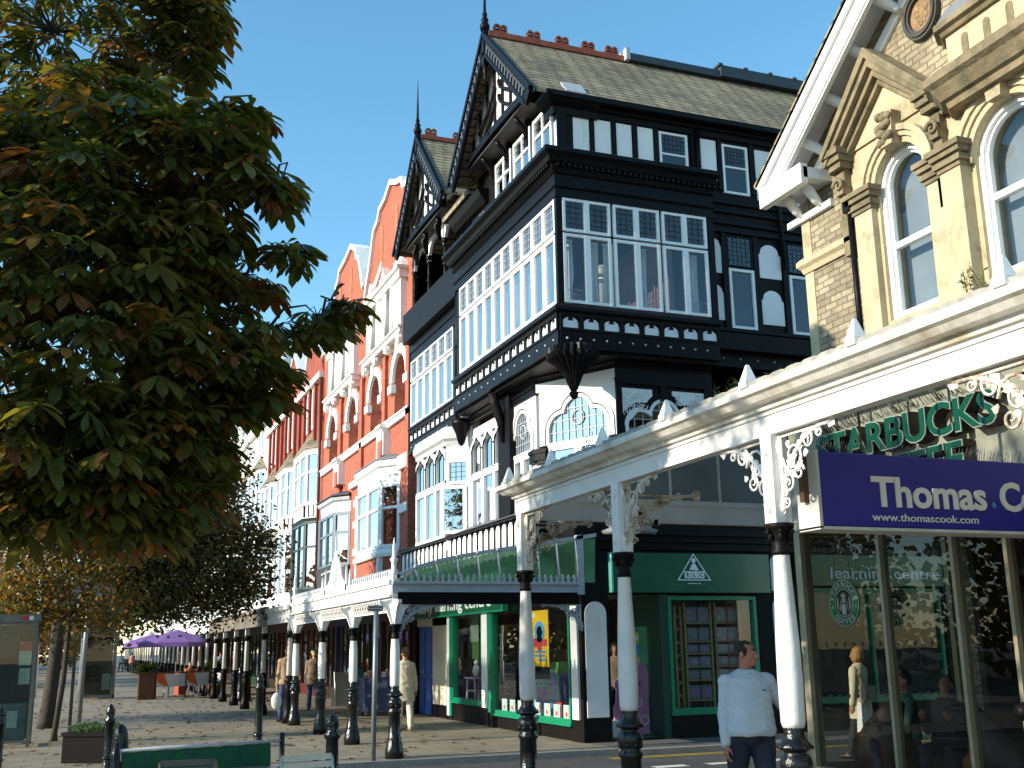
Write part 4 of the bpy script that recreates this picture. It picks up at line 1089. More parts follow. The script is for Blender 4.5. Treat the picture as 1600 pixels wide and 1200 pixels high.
mb = MB(); mb.box(12.4, 12.5, 2.1, 11.3, .03, 2.98); mb.box(8.42, 12.4, 2.0, 2.1, .03, 2.98); mb.box(10.66, 12.4, 11.2, 11.298, .03, 2.98); mb.build('cafe_wall', mat('cafe_brown_wall', (.05,.032,.02), .8), SB)
# raised lettering on the wall
LG = mat('green_letter_face', (.006,.13,.065), .3, var=.05); LS = mat('dark_letter_side', (.035,.02,.015), .6); LO = mat('pale_letter_edge', (.6,.72,.62), .5)
FXR8 = lambda a, b, c: (8.3-b, -a, c)
for s, a, z, h, w_ in (('STARBUCKS', -10.88, 3.70, .33, 2.86), ('COFFEE', -10.35, 3.27, .33, 1.85)):
    mb = MB(FXR8); text_mb(mb, s, a, z, h, .02, .16, width=w_, weight=.035); b = mb.build('wall_lettering', LS, SB)
    mb = MB(FXR8); text_mb(mb, s, a+.008, z, h, .16, .172, width=w_-.016, weight=.03); mb.build('letter_edge', LO, b)
    mb = MB(FXR8); text_mb(mb, s, a+.02, z+.008, h-.012, .172, .182, width=w_-.04, weight=.016); mb.build('letter_face', LG, b)
mb = MB()
for i in range(150): y = 8.0+2.9*rnd.random(); mb.tube([(8.28, y, 4.1+.0*rnd.random()), (8.16, y+rnd.uniform(-.05,.05), 4.16+.08*rnd.random())], .004, 3)
mb.build('bird_spikes', GREYM, SB)

# round hanging emblem signs
def ring_text(mb, s, R, h, a_start, a_end, b0, b1, inward=False):
    n = len(s)
    for i, ch in enumerate(s):
        t = a_start+(a_end-a_start)*(i+.5)/n
        m2 = MB(None); text_mb(m2, ch, 0, 0, h, b0, b1, weight=.03, center=True)
        ca, sa = (math.cos(t-PI/2), math.sin(t-PI/2)) if not inward else (math.cos(t+PI/2), math.sin(t+PI/2))
        r0 = R if not inward else R+h
        vs = []
        for v in m2.v:
            x, z = v.x, v.z
            vs.append((r0*math.cos(t)+ca*x-sa*z, v.y, r0*math.sin(t)+sa*x+ca*z))
        mb.add(vs, m2.f)
def roundel(name, label, T0, rx):
    o = thing(name, label, 'sign', T0(0,0,0))
    ci = lambda r, n=32: [(r*math.cos(2*PI*i/n), r*math.sin(2*PI*i/n)) for i in range(n)]
    mb = MB(T0); mb.prism(ci(rx), -.02, .0); d = mb.build('disc', mat('emblem_green', (.012,.30,.14), .35), o)
    W = mat('emblem_white', (.9,.93,.9), .5)
    mb = MB(T0); mb.ring(ci(rx), ci(rx*.96), -.022, .004); mb.ring(ci(rx*.60), ci(rx*.565), 0, .004)
    ring_text(mb, 'STARBUCKS', rx*.68, rx*.22, PI*.98, PI*.02, .001, .005)
    ring_text(mb, 'COFFEE', rx*.68, rx*.22, PI*1.22, PI*1.78, .001, .005, True)
    for s in (-1, 1):
        st = [(s*rx*.78+rx*.07*(1 if k % 2 == 0 else .42)*math.sin(2*PI*k/10), -rx*.16+rx*.07*(1 if k % 2 == 0 else .42)*math.cos(2*PI*k/10)) for k in range(10)]; mb.prism(st, .001, .005)
    mb.build('emblem_ring', W, d)
    mb = MB(T0); mb.prism(ci(rx*.56), .0, .002); mb.build('emblem_field', mat('emblem_dark', (.006,.02,.012), .5), d)
    mb = MB(T0); q = rx
    mb.prism([(q*.11*math.cos(2*PI*i/12), q*(.10+.13*math.sin(2*PI*i/12))) for i in range(12)], .002, .006)       # face
    mb.prism([(-.12*q,.24*q),(-.17*q,.40*q),(-.06*q,.33*q),(0,.48*q),(.06*q,.33*q),(.17*q,.40*q),(.12*q,.24*q)], .002, .006)  # crown
    mb.prism([(-.13*q,-.05*q),(.13*q,-.05*q),(.17*q,-.3*q),(.11*q,-.52*q),(-.11*q,-.52*q),(-.17*q,-.3*q)], .002, .006)
    for s in (-1, 1):
        for k in range(5):
            mb.tube([(s*(.15+.012*k)*q, .004, (.2-.06*k)*q), (s*(.24+.02*k)*q, .004, (.0-.08*k)*q), (s*(.2+.02*k)*q, .004, (-.2-.05*k)*q)], .012*q, 4)
        mb.prism([(s*.34*q,.25*q),(s*.44*q,.2*q),(s*.46*q,-.1*q),(s*.38*q,-.3*q),(s*.36*q,-.05*q)], .002, .005)
    mb.build('emblem_figure', W, d)
    mb = MB(T0)
    for s in (-.5, .5): mb.tube([(s*rx, -.01, rx*.8), (s*rx, -.01, 2.96-T0(0,0,0)[2])], .004, 4)
    mb.build('hanging_wire', DARKM, o)
p = at('X', 8.45, 1318.8, 942)
roundel('hanging_round_sign', 'brighter green and white round coffee emblem hanging inside the street window', lambda a, b, c: (8.45-b, p.y-a, p.z+c), .275)
p2_ = at('Y', 11.4, 1398, 947)
roundel('hanging_round_sign', 'dimmer round coffee emblem hanging partly behind a window mullion', lambda a, b, c: (p2_.x+a, 11.4-b, p2_.z+c), .245)
# ============================================================ pavement canopies
def column(root, x, y, zc, zt, shaft_m, r0=.086, r1=.055, ped=1.09, bw=.07, post=True, name='column'):
    """cast-iron column: white shaft with black pedestal and capital as sub-parts"""
    mb = MB(); c = (x, y, 0)
    mb.lathe([(r0*.86,ped-.02),(r0,ped+.02),(r0*1.04,ped+.3),(r0*.98,ped+.55),(r1*1.05,zc-.22),(r1*1.2,zc-.2)], c, 14)
    if post:
        mb.box(x-bw, x+bw, y-bw, y+bw, zc+.0, zt)
        for sx, sy in ((1,0),(-1,0),(0,1),(0,-1)):
            mb.ball((x+sx*bw, y+sy*bw, zc+.12), (.03,.03,.05), 6, 4); mb.ball((x+sx*bw, y+sy*bw, zt-.1), (.03,.03,.06), 6, 4)
    s = mb.build(name, shaft_m, root)
    mb = MB(); mb.lathe([(.145,0),(.145,.12),(.135,.16),(.12,.24),(.105,.27),(.115,.30),(.095,.33),(.092,.66),(.11,.68),(.11,.71),(.09,.73),(.095,.76),(.112,.80),(.115,.84),(.10,.885),(.075,.90),(.085,.92),(.122,.935),(.125,.95),(.10,.975),(.082,1.0),(.07,1.03),(.075,1.07),(.072,ped)], c, 16)
    for k in range(8):
        t = 2*PI*k/8; mb.ball((x+.118*math.cos(t), y+.118*math.sin(t), .945), .016, 5, 4); mb.ball((x+.1*math.cos(t), y+.1*math.sin(t), .78), (.02,.02,.03), 5, 4)
    mb.build('pedestal', BLACKG, s)
    mb = MB(); mb.lathe([(r1*1.05,zc-.23),(r1*1.3,zc-.2),(r1*1.05,zc-.18),(r1*1.15,zc-.1),(r1*1.7,zc-.04),(r1*1.9,zc-.03),(r1*1.95,zc),(r1*1.2,zc+.005)], c, 12)
    for k in range(6):
        t = 2*PI*k/6; mb.ball((x+r1*1.4*math.cos(t), y+r1*1.4*math.sin(t), zc-.09), (.022,.022,.04), 6, 4); mb.ball((x+r1*1.8*math.cos(t), y+r1*1.8*math.sin(t), zc-.06), .02, 5, 4)
    mb.build('capital', BLACKF, s)
    return s

def bracket(root, T, w, h, m, sgn=1, wr=.013, name='bracket'):
    """pierced scroll spandrel: (0,0) is the inner top corner, runs out +a*sgn and down"""
    mb = MB(T)
    A = lambda t: (sgn*w*t, 0, -h*(1-t)**2.0*1.0)
    arc = [(sgn*w*(1-math.cos(t)), 0, -h*(1-math.sin(t))) for t in [PI/2*i/12 for i in range(13)]]
    arc2 = [(a*.9, 0, c*.86-.02) for a, _, c in arc]
    mb.tube(arc, wr*1.3, 5); mb.tube([(sgn*.02,0,-h),(sgn*.02,0,-.01)], wr*1.4, 5); mb.tube([(0,0,-.015),(sgn*w*.95,0,-.015)], wr*.9, 5)
    R = min(w, h)
    scroll(mb, (sgn*R*.30, -R*.32), R*.24, 1.5, 0, sgn, wr)
    scroll(mb, (sgn*R*.62, -R*.16), R*.13, 1.4, 1, -sgn, wr*.9)
    scroll(mb, (sgn*R*.15, -R*.66), R*.13, 1.4, 2, -sgn, wr*.9)
    scroll(mb, (sgn*R*.88, -R*.10), R*.085, 1.3, 2, sgn, wr*.8)
    scroll(mb, (sgn*R*.10, -R*.90), R*.085, 1.3, 0, sgn, wr*.8)
    scroll(mb, (sgn*R*.40, -R*.55), R*.12, 1.4, 3, sgn, wr*.9)
    # cast leaves
    for i in range(12):
        t = i/11; k = int(t*12); a, _, c = arc[k]
        d = .03+.012*(i % 3); an = rnd.random()*6
        mb.prism([(a+d*math.cos(an+q), c+d*math.sin(an+q)*1.1) for q in (0, .9, 2.2, 3.6, 5)], -.006, .006)
    for i in range(7):
        a, c = sgn*R*(.15+.5*rnd.random()), -R*(.12+.45*rnd.random()); d = .032; an = rnd.random()*6
        mb.prism([(a+d*math.cos(an+q), c+d*math.sin(an+q)) for q in (0, .7, 2.0, 2.8, 4.2)], -.008, .008)
    return mb.build(name, m, root)

# ---- near white canopy, spanning to the corner of the side street
NC = thing('glazed_pavement_canopy', 'big white ironwork canopy whose rust-stained beam crosses in front of the sandstone building', 'canopy', (4.7, 11.9, 0))
YE = 11.93
T = FX(4.7)
mb = MB(T); mb.box(-3, YE, -.05, .04, 3.14, 3.35); mb.box(-3, YE, .04, .055, 3.14, 3.165); mb.box(-3, YE, .04, .055, 3.29, 3.31); mb.build('fascia_beam', WDIRTY, NC)
mb = MB(); mb.extr([(.0,3.33),(.07,3.33),(.08,3.37),(.15,3.38),(.19,3.42),(.22,3.43),(.22,3.48),(.20,3.495),(-.05,3.50),(-.05,3.33)], [(4.7,-3,0),(4.7,YE,0),(5.6,YE,0)])
mb.build('gutter_cornice', mat('lichen_stained_white', (.74,.72,.66), .6, var=.12, scale=1.4, col2=(.36,.31,.22), thr=.57, soft=.12, c2scale=2.2, bump=.3, bscale=14), NC)
mb = MB()
for i in range(78):
    y = YE-.02-i*.19
    m2 = MB(FX(4.50)); m2.prism([(y-.095,3.49),(y+.095,3.49),(y+.095,3.52),(y+.05,3.53),(y-.05,3.53),(y-.095,3.52)], -.02, 0); mb.add(m2.v, m2.f)
mb.build('gutter_edging', mat('lichen_grey_iron', (.35,.34,.30), .7, var=.3, scale=6), NC)
for y in (11.8, 10.55, 9.3, 8.05, 6.8, 5.55, 4.3):
    mb = MB(); mb.box(4.47, 4.58, y-.05, y+.05, 3.49, 3.54)
    mb.add([(4.475,y-.045,3.54),(4.575,y-.045,3.54),(4.575,y+.045,3.54),(4.475,y+.045,3.54),(4.515,y-.01,3.67),(4.535,y-.01,3.67),(4.535,y+.01,3.67),(4.515,y+.01,3.67)], [(0,3,2,1),(4,5,6,7),(0,1,5,4),(1,2,6,5),(2,3,7,6),(3,0,4,7)])
    mb.build('gutter_finial', WHITE, NC)
for y in (11.79, 9.31, 6.79, 4.25, 1.7):
    s = column(NC, 4.7, y, 2.49, 3.14, WDIRTY)
    for sg in (-1, 1):
        if y > 11 and sg > 0: continue
        bracket(s, (lambda yy: (lambda a, b, c: (4.7, yy+a, 3.13+c)))(y+sg*.07), .62, .55, WRUST if y > 8 else (WDIRTY if y > 5 else WRUST), sg)
    if y > 9: bracket(s, (lambda yy: (lambda a, b, c: (4.77+a, yy, 3.05+c)))(y), .75, .5, WRUST, 1)
# glazed lean-to roof, end screen
mb = MB(); mb.quad([(4.74,-3,3.45),(4.74,YE,3.45),(8.3,YE,4.36),(8.3,-3,4.36)]); rg = mb.build('roof_glass', GLASSC, NC)
mb = MB()
for i in range(24): y = YE-.03-i*.62; mb.add([(4.74,y-.02,3.41),(8.3,y-.02,4.32),(8.3,y+.02,4.32),(4.74,y+.02,3.41),(4.74,y-.02,3.48),(8.3,y-.02,4.39),(8.3,y+.02,4.39),(4.74,y+.02,3.48)], [(0,3,2,1),(4,5,6,7),(0,1,5,4),(1,2,6,5),(2,3,7,6),(3,0,4,7)])
mb.build('glazing_bar', WDIRTY, NC)
T = FY(YE)
e0 = at('Y', YE, 1000, 817).z; e1 = at('Y', YE, 1000, 783).z
mb = MB(T); mb.box(4.75, 8.28, -.04, .04, e0, e1); mb.box(4.75, 8.28, .04, .07, e0, e0+.03); mb.box(4.75, 8.28, .04, .06, e1-.05, e1); mb.box(4.75, 8.28, -.03, .03, e1+.0, e1+.02)
for x in (5.3, 6.0, 6.7, 7.4): mb.box(x-.015, x+.015, -.02, .02, e1, 3.44+(x-4.74)*.255)
mb.build('end_beam', WDIRTY, NC)
mb = MB(T); mb.quad([(4.75,0,e1),(8.28,0,e1),(8.28,0,4.33),(4.75,0,3.43)]); mb.build('end_glass', mat('dusty_glass', (.20,.235,.25), .35, var=.2, scale=1.5), NC)
mb = MB()
for p in ((1085, 700), (898, 780)):
    q = at('Y', 10.4, *p); mb.tube([(q.x, 10.4, q.z+.25), (q.x, 10.4, q.z)], .006, 5); mb.tube([(q.x+.03*math.cos(t), 10.4, q.z-.03+.03*math.sin(t)) for t in [k*.6+1.57 for k in range(9)]], .008, 5)
mb.build('hook', WRUST, NC)

# ---- projecting sign hung under the canopy
SG = thing('hanging_shop_sign', 'deep blue hanging signboard with white lettering under the near white canopy', 'sign', (5.4, 7.3, 2.54))
mb = MB(); mb.box(5.46, 8.26, 7.30, 7.55, 2.545, 3.15); bs = mb.build('sign_board', BLUES, SG, bevel=.012)
mb = MB(); mb.box(5.43, 5.46, 7.285, 7.565, 2.53, 3.16); mb.box(5.43, 8.26, 7.285, 7.565, 2.52, 2.545); mb.build('sign_edge', mat('pale_sign_edge', (.62,.62,.58), .5), SG)
mb = MB(); mb.box(5.38, 5.43, 7.40, 7.46, 2.75, 3.12)
for x in (6.0, 8.0): mb.box(x-.008, x+.008, 7.41, 7.425, 3.15, 3.85)
mb.build('hanging_bracket', mat('rust_bracket', (.14,.07,.04), .8), SG)
T = FY(7.30); SL = mat('cream_sign_letters', (.85,.82,.74), .45, var=0)
mb = MB(T); text_mb(mb, 'Thomas', 5.965, 2.725, .235, .0, .012, width=1.19, weight=.026); text_mb(mb, 'Cook', 7.31, 2.725, .235, .0, .012, width=.80, weight=.026)
mb.build('sign_lettering', SL, bs)
mb = MB(T); text_mb(mb, 'www.thomascook.com', 5.95, 2.603, .062, .0, .006, width=1.10, weight=.004); mb.build('sign_web_address', SL, bs)
mb = MB(T); mb.prism([(7.235,2.735),(7.265,2.765),(7.235,2.795),(7.205,2.765)], 0, .008); mb.build('sign_dot', mat('sky_blue_dot', (.06,.28,.62), .4), bs)
mb = MB()
for i in range(140): x = 5.5+2.7*i/140; mb.tube([(x, 7.36, 3.15), (x+rnd.uniform(-.025,.025), 7.33+rnd.uniform(-.03,.03), 3.23+.03*rnd.random())], .0025, 3)
mb.build('bird_spikes', GREYM, bs)

# ---- silver-white barrel canopy in front of the toy shop
BC = thing('barrel_pavement_canopy', 'silver-white barrel canopy with green end glass and lacy crest by the toy shop', 'canopy', (4.66, 17.4, 0))
XF = 4.66; Y0, Y1 = 17.35, 26.3
mb = MB(FX(XF)); mb.box(Y0, Y1, -.06, .05, 2.46, 2.72); mb.box(Y0, Y1, .05, .09, 2.66, 2.72); mb.box(Y0, Y1, .05, .08, 2.46, 2.49); mb.build('fascia_beam', WHITE, BC)
mb = MB(FX(XF))
k = 58
for i in range(k):
    y = Y0+.08+(Y1-Y0-.1)*i/k; mb.prism([(y-.05,2.72),(y+.05,2.72),(y+.06,2.78),(y+.02,2.82),(y+.03,2.86),(y,2.91),(y-.03,2.86),(y-.02,2.82),(y-.06,2.78)], .0, .03)
mb.build('cresting', WHITE, BC)
mb = MB(FX(XF-.02))
cy = at('X', XF, 527, 920).y
pts = [(cy-1.15,2.72),(cy-.95,2.86),(cy-.75,2.9),(cy-.55,3.0),(cy-.42,3.2),(cy-.25,3.36),(cy-.12,3.42),(cy-.05,3.55),(cy-.03,3.75),(cy,3.95)]
pts = pts + [(2*cy-a, c) for a, c in reversed(pts[:-1])]
mb.prism(pts, 0, .03); 
for s in (-1, 1):
    for yy, h in ((.95, 3.25), (1.25, 3.1)): mb.prism([(cy+s*yy-.07,2.72),(cy+s*yy+.07,2.72),(cy+s*yy+.05,2.95),(cy+s*yy,h),(cy+s*yy-.05,2.95)], 0, .03)
cr = mb.build('crest_pediment', WHITE, BC)
mb = MB(FX(XF-.05))
for i in range(8): scroll(mb, (cy+rnd.uniform(-.35,.35), 2.85+.35*rnd.random()), .1, 1.3, rnd.random()*6, rnd.choice((-1,1)), .014, 0, 10)
mb.build('crest_relief', SILVER, cr)
cols = [17.41, 20.3, 23.14, 26.1]
for i, y in enumerate(cols):
    s = column(BC, 4.70, y, 2.03, 2.46, WHITE, .075, .058, 1.08, .05)
 
    pr_ = [(-.07,2.03),(-.09,2.1),(-.16,2.26),(-.2,2.3),(-.27,2.36),(-.27,2.41),(-.2,2.38),(-.1,2.42),(.1,2.42),(.2,2.38),(.27,2.41),(.27,2.36),(.2,2.3),(.16,2.26),(.09,2.1),(.07,2.03)]
    m1 = MB(FX(4.70)); m1.prism([(y+a, c) for a, c in pr_], -.03, .03); mb = MB(); mb.add(m1.v, m1.f); mb2 = MB(FY(y)); mb2.prism([(4.70+a, c) for a, c in pr_], -.03, .03); mb.add(mb2.v, mb2.f)
    mb.lathe([(.06,2.03),(.075,2.12),(.11,2.28),(.12,2.34)], (4.70, y, 0), 10)
    mb.build('basket_capital', WHITE, s)
    if i < 3:
        a0, a1 = y+.06, cols[i+1]-.06
        mb = MB(FX(XF+.01)); mb.box(a0, a1, -.01, .0, 2.22, 2.45); lp = mb.build('lattice_backing', mat('dark_lattice_backing', (.05,.04,.035), .7), BC)
        mb = MB(FX(XF+.01)); n = 22; w_ = (a1-a0)/n
        mb.box(a0, a1, 0, .025, 2.22, 2.25); mb.box(a0, a1, 0, .025, 2.42, 2.45)
        for j in range(n):
            for q in (0, 1):
                x0 = a0+w_*j; p0, p1 = (2.25, 2.42) if q else (2.42, 2.25)
                mb.tube([(x0, .012, p0), (x0+w_, .012, p1)], .0065, 4, caps=False)
        mb.build('lattice', WHITE, lp)
mb = MB(); mb.lathe([(.05,2.46),(.05,2.8),(.08,2.84),(.04,2.9),(.045,3.0),(.07,3.05),(.03,3.1),(.03,3.22),(.005,3.4)], (4.66, 17.38, 0), 8)
mb.lathe([(.05,2.46),(.05,2.8),(.08,2.84),(.04,2.9),(.045,3.0),(.07,3.05),(.03,3.1),(.03,3.22),(.005,3.4)], (4.66, 26.25, 0), 8)
mb.build('corner_finial', WHITE, BC)
prof = []
for i in range(11):
    t = i/10; prof.append((4.68+3.55*t, 2.74+.18*(1-(1-t)**8)+.56*t))
mb = MB()
for i in range(10):
    (x0, z0), (x1, z1) = prof[i], prof[i+1]; mb.quad([(x0,Y0+.04,z0),(x1,Y0+.04,z1),(x1,Y1,z1),(x0,Y1,z0)])
mb.build('barrel_roof', obscured('dusty_roof_glass', (.42,.46,.44), .4, lo=.35, hi=.65), BC)
T = FY(Y0)
mb = MB(T); mb.box(4.62, 7.86, -.05, .04, 2.53, 2.70); mb.box(4.62, 7.86, .04, .08, 2.66, 2.70); mb.box(4.62, 7.86, .04, .06, 2.53, 2.56)
mb.ring([(a, c+.06) for a, c in prof], [(a, c) for a, c in prof], -.04, .05, closed=False); mb.box(7.86, 7.98, -.05, .05, 2.5, 3.5)
for i in range(1, 10):
    x, z = prof[i]; mb.tube([(x+.02, .02, 2.70), (x-.04, .02, z+.02)], .022, 5)
    mb.ball((x-.04, .04, z+.03), .035, 6, 4)
mb.build('end_frame', SILVER, BC)
mb = MB(T); mb.prism([(4.70,2.70)] + [(a, c) for a, c in prof[1:]] + [(8.2,2.70)], -.01, -.004)
m_ = obscured('green_end_glass', (.24,.50,.30), .4, (.80,.97,.84), .15, .75)
mb.build('end_glass', m_, BC)
mb = MB(T)
for i in range(30):
    x = 4.72+i*.106; mb.prism([(x-.025,2.70),(x+.025,2.70),(x+.012,2.74),(x+.03,2.77),(x,2.83),(x-.03,2.77),(x-.012,2.74)], .03, .05)
mb.build('spike_cresting', SILVER, BC)
mb = MB(T); mb.box(4.72, 7.9, -.06, .0, 2.34, 2.53); mb.build('end_beam', BLACK, BC)
bracket(BC, lambda a, b, c: (4.78+a, Y0+.05, 2.34+c), .85, .42, SILVER, 1)
bracket(BC, lambda a, b, c: (7.95+a, Y0+.05, 2.34+c), .70, .42, SILVER, -1)

# ---- plain canopies further along
def far_canopy(label, y0, y1, ys, fm, z0=2.45, z1=2.85, r=.07, detail=True):
    o = thing('pavement_canopy', label, 'canopy', (4.66, y0, 0), group='canopies further along the pavement')
    mb = MB(); mb.box(4.56, 4.66, y0, y1, z0, z1); mb.box(4.50, 4.60, y0, y1, z1-.06, z1+.05); mb.build('fascia_beam', fm, o)
    mb = MB(); mb.add([(4.6,y0,z1-.05),(4.6,y1,z1-.05),(8.3,y1,z1+.35),(8.3,y0,z1+.35),(4.6,y0,z1-.15),(4.6,y1,z1-.15),(8.3,y1,z1+.2),(8.3,y0,z1+.2)], [(0,1,2,3),(4,7,6,5),(0,4,5,1),(1,5,6,2),(2,6,7,3),(3,7,4,0)]); mb.build('roof', LEADF, o)
    for y in ys:
        mb = MB(); mb.lathe([(r,1.06),(r*.8,z0-.35),(r,z0-.33)], (4.7, y, 0), 8); mb.box(4.64, 4.76, y-.06, y+.06, z0-.2, z0)
        s = mb.build('column', WHITE, o)
        mb = MB(); mb.lathe([(.145,0),(.14,.16),(.105,.26),(.094,.33),(.092,.66),(.11,.7),(.1,.76),(.115,.84),(.075,.90),(.125,.945),(.08,1.0),(.07,1.08)], (4.7, y, 0), 8); mb.build('pedestal', BLACK, s)
        mb = MB(); mb.lathe([(r,z0-.36),(r*1.1,z0-.3),(r*1.8,z0-.2)], (4.7, y, 0), 8); mb.build('capital', BLACKF, s)
    return o
brn = mat('weathered_brown_fascia', (.16,.13,.10), .7, var=.3, scale=1.5, col2=(.35,.3,.22), thr=.6)
far_canopy('low cream canopy with a dark soffit just past the lacy crested one', 26.35, 29.6, [26.9], WDIRTY, 2.3, 2.65)
far_canopy('weathered brown canopy on white columns midway along the row', 29.6, 43.5, [30.9, 34.2, 36.7, 39.6, 42.3], brn, 2.3, 2.72)
far_canopy('long bright white canopy beyond the brown one', 43.5, 70, [45.2+2.7*i for i in range(10)], WHITE, 2.35, 2.75)
far_canopy('pale canopy at the vanishing end of the pavement', 70, 128, [72+2.9*i for i in range(19)], WDIRTY, 2.4, 2.95)
# ============================================================ red brick building with shaped gables
RB = thing('red_brick_building', 'red brick building with white stone dressings, two shaped gables and four round-arched windows', 'building', (8.3, 29.2, 0))
T = FX(8.3)
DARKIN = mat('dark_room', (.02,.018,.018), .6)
def row_shops(root, y0, y1, n, X=8.35):
    """ground-floor shopfronts: stall riser, glazing, posts, fascia"""
    w = (y1-y0)/n
    cols = [(.10,.02,.015), (.02,.035,.10), (.02,.02,.02), (.22,.20,.15), (.02,.05,.03), (.05,.03,.02), (.03,.02,.018)]
    for i in range(n):
        a, b = y0+w*i, y0+w*(i+1); c = rnd.choice(cols)
        fm = mat('shopfront_paint_%02d' % int(c[0]*100+c[1]*200+c[2]*300), c, .4)
        mb = MB(FX(X)); mb.box(a, b, -.1, .02, 0, .4); mb.box(a, a+.12, -.1, .04, .4, 2.5); mb.box(b-.12, b, -.1, .04, .4, 2.5); mb.box(a, b, -.12, .06, 2.42, 3.0)
        for k in range(1, 4): x = a+(b-a)*k/4; mb.box(x-.03, x+.03, -.08, .01, .4, 2.42)
        f = mb.build('shopfront', fm, root)
        mb = MB(FX(X)); mb.quad([(a+.1,-.04,.4),(b-.1,-.04,.4),(b-.1,-.04,2.42),(a+.1,-.04,2.42)]); mb.build('pane', GLASSS, f)
        mb = MB()
        for k in range(9):
            yy = rnd.uniform(a+.2, b-.3); h = rnd.uniform(.3, 1.3); z = rnd.choice((.4, .45, 1.0)); mb.box(X+.3+.3*rnd.random(), X+.75, yy, yy+rnd.uniform(.12,.45), z, z+h)
        mb.build('window_display', mat('display_goods_%d' % rnd.randint(1,3), rnd.choice(((.5,.42,.2),(.45,.12,.08),(.5,.5,.45))), .6), root)
    mb = MB(); mb.box(X+1.6, X+1.7, y0, y1, 0, 3.0); mb.box(X+.1, X+1.7, y0, y1, 2.9, 3.0); mb.build('shop_back_wall', mat('shop_backs', (.10,.075,.05), .8), root)
cen = [30.35, 33.3, 36.45, 39.7]; bnd = [29.2, 31.85, 34.85, 38.05, 41.7]
mb = MB(T)
for i in range(4):
    ar = arch(cen[i]-.72, cen[i]+.72, 8.3, 10.1, 14); n = len(ar); outer = []
    x0, x1 = bnd[i], bnd[i+1]
    for k, (a, c) in enumerate(ar):
        t = k/(n-1)
        outer.append((x0, 8.3+2.2*t/.22) if t < .22 else ((x0+(x1-x0)*(t-.22)/.56, 10.5) if t < .78 else (x1, 10.5-2.2*(t-.78)/.22)))
    mb.ring(outer, ar, -.5, 0, closed=False)
mb.box(29.2, 41.7, -.5, 0, 3.3, 8.3); mb.box(29.2, 41.7, -.5, 0, 10.5, 13.0)
for y in bnd[:-1]: mb.box(y-.0, y+.35, 0, .10, 3.4, 10.4)
mb.build('wall', BRICK, RB)
gR = [(29.2,12.98),(34.75,12.98),(34.6,13.4),(34.1,14.1),(33.75,14.9),(33.6,15.1),(33.1,15.25),(32.9,15.55),(32.2,15.65),(31.6,15.95),(30.9,15.65),(30.3,15.5),(30.1,15.2),(29.6,15.1),(29.2,14.6)]
gL = [(34.76,12.98),(41.6,12.98),(41.3,13.4),(40.2,14.0),(39.6,14.6),(39.45,15.0),(39.1,15.15),(38.95,15.45),(37.9,15.55),(37.1,15.75),(36.4,15.4),(36.2,15.0),(35.9,14.9),(35.6,14.4),(35.2,13.6)]
for g in (gR, gL):
    mb = MB(T); mb.prism(g, -.45, 0); gw = mb.build('gable_wall', BRICK, RB)
    mb = MB(T); o = off(g, .17); mb.ring(o[1:], g[1:], -.55, .10, closed=False); mb.build('gable_coping', STONEW, gw)
    m = (g[0][0]+g[1][0])/2 + (-.1 if g is gL else -.1)
    mb = MB(T)
    for s in (-1, 1):
        pts = [(m+s*(.75+1.5*t), 13.75-.35*math.sin(t*1.6)-.25*t) for t in [k/6 for k in range(7)]]
        mb.prism([(a, c) for a, c in pts]+[(a, c-.26) for a, c in reversed(pts)], 0, .07)
    mb.build('scrolled_band', STONEW, gw)
    mb = MB(T)
    for s in (-1, 1): mb.box(m+s*.9-.12, m+s*.9+.12, -.02, .02, 12.6, 15.0)
    mb.build('brick_strip', mat('yellowed_brick', (.42,.16,.07), .85, var=.25, scale=4), gw)
mb = MB(); mb.box(8.5, 9.4, 34.3, 35.2, 12.5, 14.3); mb.build('lead_valley', LEADF, RB)
# arches
for m in cen:
    ar = arch(m-.72, m+.72, 8.3, 10.1, 14); o = off(ar, .27)
    mb = MB(T); mb.ring(o[1:-1], ar[1:-1], -.02, .09, closed=False); mb.prism([(m-.12,10.05),(m+.12,10.05),(m+.17,10.45),(m-.17,10.45)], 0, .16)
    for s in (-1, 1): a = m+s*.86; mb.box(a-.22, a+.22, -.02, .13, 9.05, 9.3)
    mb.build('arch_surround', STONEW, RB)
    mb = MB(T); mb.ring(ar, off(ar, -.08), -.42, -.36); mb.box(m-.04, m+.04, -.42, -.35, 8.3, 10.0); mb.box(m-.7, m+.7, -.42, -.36, 9.2, 9.28); f = mb.build('window', WFRAME, RB)
    mb = MB(T); mb.prism(off(ar, -.03), -.41, -.40); mb.build('pane', GLASSR, f)
mb = MB(T); mb.box(29.2, 41.7, 0, .10, 8.08, 8.3); mb.box(29.2, 41.7, 0, .14, 8.24, 8.3); mb.build('sill_band', STONEW, RB)
for y in (31.85, 38.05):
    mb = MB(T); mb.box(y-.26, y+.26, 0, .26, 7.72, 8.10); mb.box(y-.32, y+.32, 0, .32, 8.10, 8.2)
    for s in (-1, 1): mb.box(y+s*.36-.06, y+s*.36+.06, 0, .24, 7.25, 7.95)
    mb.build('corbel_block', STONEW, RB)
    mb = MB(T); mb.prism([(y-.26,7.72),(y+.26,7.72),(y+.18,7.2),(y-.18,7.2)], 0, .25); mb.build('corbel_soffit', BRICK, RB)
